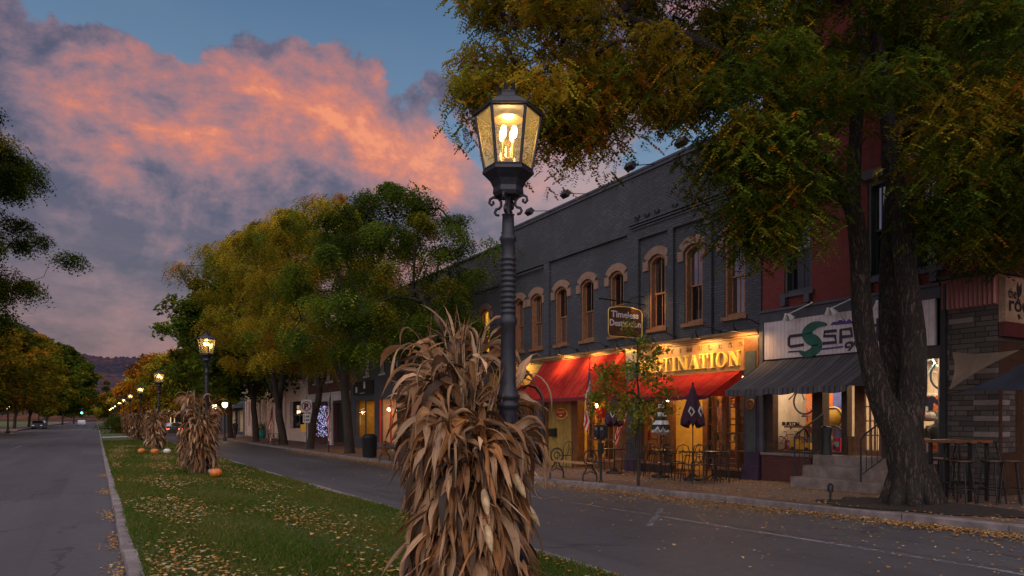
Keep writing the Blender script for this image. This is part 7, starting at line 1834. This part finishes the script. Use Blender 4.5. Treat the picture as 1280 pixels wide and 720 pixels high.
a_ = PL(779, 561, LF - .1); tp = PL(786, 500, LF - .7); flag('flag', a_, tp, 'smaller striped flag slanting out beside the purple umbrella', 1.1, .7, 1.0, R(120))
b_ = G(338, 556); flag('flag', (b_[0] + .3, b_[1], b_[2]), (b_[0] + .1, b_[1] - .1, ZZ(336, 504, b_[0])), 'dark limp flag by the forked kerbside tree', 1.7, 1.1, 1.35, R(200))
b_ = G(413, 567); flag('flag', (b_[0] + .1, b_[1], b_[2]), (b_[0], b_[1], ZZ(408, 488, b_[0])), 'limp stars and stripes flag on a tall staff by the parking meter', 1.7, 1.1, 1.3, R(230))
# no parking sign
p = G(383, 563); ns = thing('no_parking_sign', p, 0, 'white no parking sign with struck out letter on a kerbside post', 'traffic sign'); zc = EYE + (HY - 507) * (F * (EYE - p[2]) / (563 - HY)) / F - p[2]
q = MB(); q.tube([(0, 0, 0), (0, 0, zc + .55)], .03, 6); q.build('post', M['grey_trim'], ns); fr_ = facing(p, (0, 0)); cx, sy = math.cos(fr_), math.sin(fr_)
X_ = (-sy, cx, 0); O_ = Vector((cx * .04, sy * .04, 0))
if X_[0] * CT - X_[1] * ST < 0: X_ = (sy, -cx, 0)
X_ = Vector(X_); Nn = Vector((cx, sy, 0))
def card(x0, x1, z0, z1, d, mat, name, par=ns):
    q_ = MB(); A_ = [O_ + X_ * x + Vector((0, 0, z)) + Nn * d for x, z in ((x0, z0), (x1, z0), (x1, z1), (x0, z1))]; B_ = [a - Nn * .012 for a in A_]
    q_.add([tuple(v) for v in A_ + B_], [(0, 1, 2, 3), (7, 6, 5, 4), (0, 4, 5, 1), (1, 5, 6, 2), (2, 6, 7, 3), (3, 7, 4, 0)]); return q_.build(name, mat, par)
card(-.31, .31, zc - .38, zc + .38, 0, M['offwhite'], 'sign_plate')
q = MB(); q.tube([tuple(O_ + X_ * (.25 * math.cos(t)) + Vector((0, 0, zc + .26 * math.sin(t))) + Nn * .01) for t in np.linspace(0, 2 * PI, 24)], .03, 6, False)
q.tube([tuple(O_ + X_ * -.17 + Vector((0, 0, zc + .18)) + Nn * .012), tuple(O_ + X_ * .17 + Vector((0, 0, zc - .18)) + Nn * .012)], .026, 6); q.build('ban_ring', simple('dull_red_ring', (.2, .03, .03)), ns)
text_mesh('P', .44, M['black'], ns, (tuple(O_ + X_ * -.13 + Vector((0, 0, zc - .16)) + Nn * .008), tuple(X_), (0, 0, 1)), .004, .03)
card(-.2, .2, zc - 1.0, zc - .46, 0, M['offwhite'], 'time_plate'); text_mesh('2 AM', .16, M['black'], ns, (tuple(O_ + X_ * -.16 + Vector((0, 0, zc - .68)) + Nn * .004), tuple(X_), (0, 0, 1)), .003, .006, 'lettering', .32); text_mesh('6 AM', .16, M['black'], ns, (tuple(O_ + X_ * -.16 + Vector((0, 0, zc - .9)) + Nn * .004), tuple(X_), (0, 0, 1)), .003, .006, 'lettering', .32)
card(-.34, .0, zc - 1.55, zc - 1.1, -.02, M['yellow_paint'], 'yellow_plate')
# rubbish bin
p = G(462, 572); bn = thing('rubbish_bin', p, 0, 'black ribbed rubbish bin between the kerbside trees and the bench', 'bin'); q = MB(); q.lathe([(.27, 0), (.3, .04), (.33, .9), (.35, .92), (.35, .96), (.28, .97)], n=20)
for k in range(20): a = 2 * PI * k / 20; q.tube([(.305 * math.cos(a), .305 * math.sin(a), .05), (.335 * math.cos(a), .335 * math.sin(a), .9)], .014, 4)
q.build('body', M['black'], bn); q = MB(); q.lathe([(.34, .97), (.3, 1.05), (.18, 1.1), (.13, 1.09)], n=20); q.build('lid', I_, bn)
# teal planters
for x, lb in ((320.5, 'teal glazed planter with a clipped shrub at the bank wall, street end'), (328, 'teal glazed planter with a clipped shrub at the bank wall, near the flag')):
    L_ = 13.9; s = S(x, L_); t = thing('planter', (L_, s, walk(L_, s)), 0, lb, 'planter', 'teal planters by the bank'); q = MB(); q.lathe([(.2, 0), (.3, .1), (.38, .4), (.36, .65), (.42, .72), (.4, .76), (.33, .7)], n=18); q.build('pot', M['teal'], t)
    foliage([(0, 0, .95), (.15, .1, .85), (-.15, 0, .88), (0, -.15, 1.1), (0, 0, 1.25)], .32, 110, .1, [(GR, 2), ((.05, .09, .03), 2)], 3, 'shrub', t, (0, 0, 0), 0, .9)
# twin lantern pavement lamps
def make_twin():
    r = thing('twin_globe_lamp'); q = MB(); q.lathe([(.16, 0), (.16, .2), (.1, .3), (.07, .5), (.06, 2.9), (.08, 2.95), (.04, 3.)], n=12); q.build('post', M['iron'], r)
    q = MB(); q.tube([(0, -.38, 3.0), (0, 0, 2.93), (0, .38, 3.0)], .025, 6); q.build('cross_arm', M['iron'], r)
    for s in (-.38, .38):
        q = MB(); q.lathe([(.07, 3.02), (.15, 3.1), (.2, 3.3), (.16, 3.45), (.05, 3.52)], (0, s, 0), n=12); q.build('globe', M['twin_glass'], r)
        q = MB(); q.lathe([(.17, 3.46), (.1, 3.56), (.02, 3.66)], (0, s, 0), n=12); q.build('cap', M['iron'], r)
    return r
M['twin_glass'] = M['bulb_white']; tw0 = make_twin(); light('lamp_light', 'POINT', (0, 0, 2.75), 150, (1., .6, .3), .2, tw0)
tw_l = [(281, 551, 'lit twin globe lamp on the pavement before the bright office block'), (268, 547.5, 'lit twin globe lamp a little farther along, near the crossing')]
for i, (x, y, lb) in enumerate(tw_l):
    o = tw0 if i == 0 else copy_tree(tw0); p = G(x, y); o.location = (p[0], p[1], p[2]); tag(o, lb, 'street lamp', 'twin globe lamps')
M['twin_glass'] = M['offwhite']; o = make_twin(); p = G(10, 541.5); o.location = (p[0], p[1], p[2]); o.rotation_euler.z = R(20); o.scale = (1.35, 1.35, 1.25); tag(o, 'unlit twin globe lamp with pale shades on the opposite kerb', 'street lamp', 'twin globe lamps')
for i, (s, L_, lb) in enumerate(((116, KR + .7, 'lit twin globe lamp at the crossing corner on the shop side'), (150, KR + .7, 'lit twin globe lamp just past the crossing'), (92, KL - .8, 'lit twin globe lamp of the opposite kerb under golden trees'), (122, KL - .8, 'lit twin globe lamp of the opposite kerb at the crossing'))):
    o = copy_tree(tw0); o.location = (L_, s, walk(L_, s)); tag(o, lb, 'street lamp', 'twin globe lamps')
# high tables and stools by the restaurant
p = G(1197, 632); ht = thing('high_table', (13.35, S(1197, 13.35), walk(13.3, 6.5)), R(0), 'long high timber bar table before the dark stone wall', 'table')
q = MB(); q.box(-.33, .33, -.42, .4, 1.02, 1.07); q.build('tabletop', M['brown_wood'], ht)
for a in (-.27, .27):
    for b in (-.35, .33): q = MB(); q.box(a - .025, a + .025, b - .025, b + .025, 0, 1.019); q.build('leg', I_, ht)
q = MB(); q.tube([(-.27, -.35, .3), (-.27, .33, .3)], .015, 5); q.tube([(.27, -.35, .3), (.27, .33, .3)], .015, 5); q.build('foot_rail', I_, ht)
def make_stool():
    r = thing('bar_stool'); q = MB(); q.lathe([(.001, .74), (.17, .75), (.18, .73), (.17, .71), (.001, .71)], n=16); q.build('seat', M['dark_wood'], r)
    for k in range(4): a = PI / 4 + k * PI / 2; q = MB(); q.tube([(.13 * math.cos(a), .13 * math.sin(a), .71), (.22 * math.cos(a), .22 * math.sin(a), 0)], .014, 5); q.build('leg', I_, r)
    q = MB(); q.tube([(.19 * math.cos(t), .19 * math.sin(t), .26) for t in np.linspace(0, 2 * PI, 17)], .01, 5, False); q.build('foot_ring', I_, r)
    q = MB(); q.tube([(-.13, -.13, .73), (-.19, -.14, 1.), (-.2, 0, 1.04), (-.19, .14, 1.), (-.13, .13, .73)], .012, 5); q.build('backrest', I_, r); return r
st0 = make_stool()
for i, (x, L_, a, lb) in enumerate(((1176, 13.3, 90, 'bar stool between the big tree and the high table'), (1202, 12.75, 180, 'bar stool on the kerb side of the high table'), (1196, 13.95, 0, 'bar stool tucked between the high table and the stone wall'), (1240, 13.2, -90, 'bar stool at the far side of the high table, under the navy sail'), (1262, 13.4, -60, 'bar stool standing apart under the navy sail'))):
    o = st0 if i == 0 else copy_tree(st0); o.location = (L_, S(x, L_), walk(L_, S(x, L_))); o.rotation_euler.z = R(a); tag(o, lb, 'bar stool', 'bar stools at the restaurant')
# short post in the mulch
p = G(1038, 620); sp = thing('path_light', (KR + .5, S(1038, KR + .5), walk(KR + .4, 8)), 0, 'short dark path light at the edge of the mulch bed', 'path light'); q = MB(); q.tube([(0, 0, 0), (0, 0, .2)], .02, 6); q.lathe([(.05, .2), (.055, .3), (.03, .34), (.002, .35)], n=10); q.build('bollard', I_, sp)

# ================================================================== person, cars, signals far away
def person(loc, rz, label, scale=1.):
    me = bpy.data.meshes.new('person'); V = [(0, 0, .95), (0, 0, 1.2), (0, 0, 1.42), (0, 0, 1.53), (0, .01, 1.6), (0, .01, 1.72),
        (.19, 0, 1.4), (.25, .03, 1.12), (.24, .12, .88), (-.19, 0, 1.4), (-.25, -.02, 1.12), (-.25, .04, .86),
        (.1, 0, .9), (.12, .1, .5), (.12, -.02, .08), (.12, .12, .03), (-.1, 0, .9), (-.12, -.06, .5), (-.13, -.22, .1), (-.13, -.1, .03), (.24, .16, .8), (-.25, .07, .78)]
    E_ = [(0, 1), (1, 2), (2, 3), (3, 4), (4, 5), (2, 6), (6, 7), (7, 8), (8, 20), (2, 9), (9, 10), (10, 11), (11, 21), (0, 12), (12, 13), (13, 14), (14, 15), (0, 16), (16, 17), (17, 18), (18, 19)]
    rad = [.15, .145, .16, .06, .085, .09, .075, .05, .035, .075, .05, .035, .1, .07, .05, .045, .1, .07, .05, .045, .035, .035]
    me.from_pydata(V, E_, []); o = bpy.data.objects.new('person', me); COL.objects.link(o)
    m_ = o.modifiers.new('skin', 'SKIN'); s_ = o.modifiers.new('sub', 'SUBSURF'); s_.levels = 1; s_.render_levels = 1
    for i, v in enumerate(me.skin_vertices[0].data): v.radius = (rad[i], rad[i] * .85); v.use_root = i == 0
    me.materials.append(M['shirt_dark']); o.location = loc; o.rotation_euler.z = rz; o.scale = (scale,) * 3
    tag(o, label, 'person'); hd_ = MB(); hd_.lathe([(.001, 1.5), (.07, 1.54), (.09, 1.62), (.085, 1.7), (.05, 1.755), (.001, 1.76)], (0, .0, 0), 12); h = hd_.build('face', M['skin'], o)
    hh2 = MB(); hh2.lathe([(.098, 1.64), (.1, 1.7), (.06, 1.77), (.001, 1.785)], (0, -.015, 0), 12); hh2.build('hair', M['black'], o); return o
p = G(291, 549); person((p[0] + .2, p[1], p[2]), R(200), 'dark clothed person walking past the bright office block windows')
def make_car(mat):
    r = thing('parked_car'); q = MB(); prof = [(-2.2, .3), (-2.22, .75), (-2.1, .95), (-1.5, 1.02), (-1.0, 1.42), (.4, 1.45), (1.05, 1.02), (1.95, .88), (2.18, .7), (2.2, .35)]
    n = len(prof); vs = []
    for x in (-.86, -.8, .8, .86):
        for (y, z) in prof: k = 1 if abs(x) < .83 else (.0); vs.append((x * (1 - .14 * max(0, (z - .95) / .5)), y * (1 if abs(x) < .83 else .985), z if abs(x) < .83 else .3 + (z - .3) * .96))
    fs = [(i * n + j, i * n + j + 1, (i + 1) * n + j + 1, (i + 1) * n + j) for i in range(3) for j in range(n - 1)] + [tuple(range(n)), tuple(range(4 * n - 1, 3 * n - 1, -1))]
    q.add(vs, fs); q.build('body', mat, r)
    for s in (-1, 1):
        q = MB(); q.prism([(-1.35, 1.05), (-.95, 1.36), (.35, 1.38), (.88, 1.05)], s * .835, s * .8, 'x'); q.build('side_window', M['sash_glass'], r)
        for y in (-1.35, 1.35): q = MB(); q.lathe([(.31, -.1), (.32, 0), (.31, .1)], (s * .78, y, .32), 16, axis='x'); wl = q.build('wheel', M['rubber'], r); q = MB(); q.lathe([(.18, .0), (.17, .02 * s)], (s * .89, y, .32), 12, axis='x'); q.build('rim', M['chrome'], wl)
        q = MB(); q.box(s * .62 - .14, s * .62 + .14, -2.24, -2.2, .68, .82); q.build('tail_light', M['red_dull'], r); q = MB(); q.box(s * .6 - .16, s * .6 + .16, 2.16, 2.21, .6, .74); q.build('headlight', M['white'], r)
    q = MB(); q.quad((-.72, .98, 1.07), (.72, .98, 1.07), (.66, .45, 1.43), (-.66, .45, 1.43)); q.build('windscreen', M['sash_glass'], r); q = MB(); q.quad((-.7, -1.46, 1.06), (.7, -1.46, 1.06), (.66, -1.03, 1.4), (-.66, -1.03, 1.4)); q.build('rear_window', M['sash_glass'], r)
    return r
M['red_dull'] = M['red_light']
cars = [(-8.8, 150, 'charcoal', 'charcoal car parked on the opposite kerb beyond the crossing'), (-8.8, 157, 'grey_trim', 'dark grey car parked beyond the charcoal one on the opposite kerb'), (-3.2, 210, 'white', 'pale car driving far off along the opposite lane'), (7.6, 92, 'charcoal', 'dark car with red tail lights halfway down the shop side lane'), (8.9, 104, 'white', 'white car parked on the shop side near the crossing')]
for (L_, s, m_, lb) in cars: o = make_car(M[m_]); o.location = (L_, s, road_z(L_, s)); o.rotation_euler.z = 0 if L_ > 0 else PI; tag(o, lb, 'car', 'cars far down the street')
# traffic light
tl_ = thing('traffic_light', (KL - .4, 178, road_z(KL, 178)), 0, 'traffic light showing green on a long mast arm beyond the crossing', 'traffic light'); q = MB(); q.tube([(0, 0, 0), (0, 0, 5.4)], .11, 8); q.tube([(0, 0, 5.2), (5., 0, 5.5)], .07, 6); q.build('mast', I_, tl_)
zt_ = EYE + (HY - 516) * (178 * CT - 3.3) / F - tl_.location.z; hx_ = (102 - VX) * (178 * CT - 3.) * CT / F - (KL - .4)
q = MB(); q.box(hx_ - .2, hx_ + .2, -.15, .15, zt_ - .25, zt_ + 1.0); q.tube([(hx_, 0, zt_ + 1.), (hx_, 0, 5.4)], .03, 5); hd_ = q.build('signal_head', M['black'], tl_)
q = MB(); q.lathe([(.17, -.17), (.001, -.2)], (hx_, 0, zt_), 12, axis='y'); q.build('green_lens', M['green_light'], hd_); q = MB()
for z in (.38, .76): q.lathe([(.14, -.17), (.001, -.19)], (hx_, 0, zt_ + z), 12, axis='y')
q.build('dark_lenses', M['sash_dark'], hd_)
ls = thing('lit_roadside_sign', (11.5, 150, road_z(10, 150)), 0, 'small white lit roadside sign far down past the crossing', 'sign'); q = MB(); q.tube([(0, 0, 0), (0, 0, 3.2)], .06, 6); q.build('post', I_, ls); q = MB(); q.box(-1.1, 1.1, -.12, .12, 3.2, 4.); q.build('panel', M['screen_glow'], ls)
print('OBJ', len(bpy.data.objects))
# shelves and wares seen through the shop windows
def shelf_unit(X, s, z, n, label, w=1.1):
    r = thing('display_shelf', (X, s, z), 0, label, 'shelf', 'display shelves behind the shop glass'); q = MB()
    for k in range(n): q.box(-.14, .14, -w / 2, w / 2, .3 + k * .48, .33 + k * .48)
    q.build('shelf_board', M['brown_wood'], r)
    for sd in (-1, 1): q = MB(); q.box(-.15, .15, sd * w / 2 - .02, sd * w / 2 + .02, 0, .4 + .48 * n); q.build('upright', M['dark_wood'], r)
    return r
def ware(kind, loc, mat, label, cat, grp):
    r = thing(kind, loc, rr_.uniform(0, 6), label, cat, grp); q = MB(); k = rr_.random()
    if kind == 'jar': q.lathe([(.05, 0), (.07, .03), (.075, .15), (.05, .19), (.05, .22)], n=10); q.build('body', mat, r); q = MB(); q.lathe([(.055, .22), (.055, .25), (.01, .26)], n=10); q.build('lid', M['brass'], r)
    else: q.lathe([(.04, 0), (.08, .05), (.09, .12), (.04, .2), (.03, .28), (.05, .32)], n=10); q.build('body', mat, r); q = MB(); q.lathe([(.052, .32), (.056, .335), (.04, .335)], n=10); q.build('rim', M['gold'], r)
    return r
units = [(LF + .8, S(908, LF + .8), 'shelf of wares behind the glass next to the carved pier'), (LF + .8, S(822, LF + .8), 'shelf of wares behind the striped umbrella'), (LF + .9, S(750, LF + .9), 'shelf of wares in the mustard shop window by the flags'), (LF + .9, S(655, LF + .9), 'shelf of wares in the window next to the lamp post')]
for (X, s, lb) in units:
    shelf_unit(X, s, .3, 4, lb)
    for k in range(4):
        for j in range(3):
            kd = rr_.choice(('jar', 'vase')); ware(kd, (X, s - .38 + j * .38 + rr_.uniform(-.06, .06), .3 + .335 + k * .48), M[rr_.choice(['white', 'red_paint', 'teal', 'cream', 'yellow_paint', 'brass', 'black'])],
                 ('lidded jar' if kd == 'jar' else 'narrow necked vase') + ' on the ' + lb.split(' of wares ')[0] + ['  bottom', ' second', ' third', ' top'][k].replace('  ', ' ') + ' board ' + lb.split(' of wares ')[1], kd, kd + 's on the display shelves')
for i, (x, z, m_) in enumerate(((690, 2.1, 'white'), (707, 1.2, 'red_paint'))): pass
fr_s = [(LF + 2.9, 748, 2.1, 'gold framed dark picture high on the mustard shop back wall'), (LF + 2.9, 735, 1.6, 'gold framed dark picture low on the mustard shop back wall'), (LF + 4.9, 858, 1.9, 'gold framed dark picture seen through the shop entrance door')]
for (X, x, z, lb) in fr_s:
    r = thing('picture_frame', (X, S(x, X), z), 0, lb, 'picture'); q = MB(); q.box(-.02, .02, -.3, .3, -.22, .22); q.build('frame', M['gold'], r); q = MB(); q.box(-.03, -.021, -.24, .24, -.17, .17); q.build('canvas', M['dark_wood'], r)
# red lantern and red pot seen by the drooping flag
rl = thing('red_cloth_sign', (LF - .3, S(751, LF - .3), ZZ(751, 516, LF - .3)), 0, 'small red hanging cloth below the bare bulb by the large flag', 'banner'); q = MB(); q.box(-.01, .01, -.24, .24, -.17, .17); q.build('cloth', M['red_awning'], rl); q = MB(); q.tube([(0, -.26, .18), (0, .26, .18)], .012, 5); q.tube([(0, 0, .18), (0, 0, .6)], .005, 4); q.build('rod', M['iron_plain'], rl)
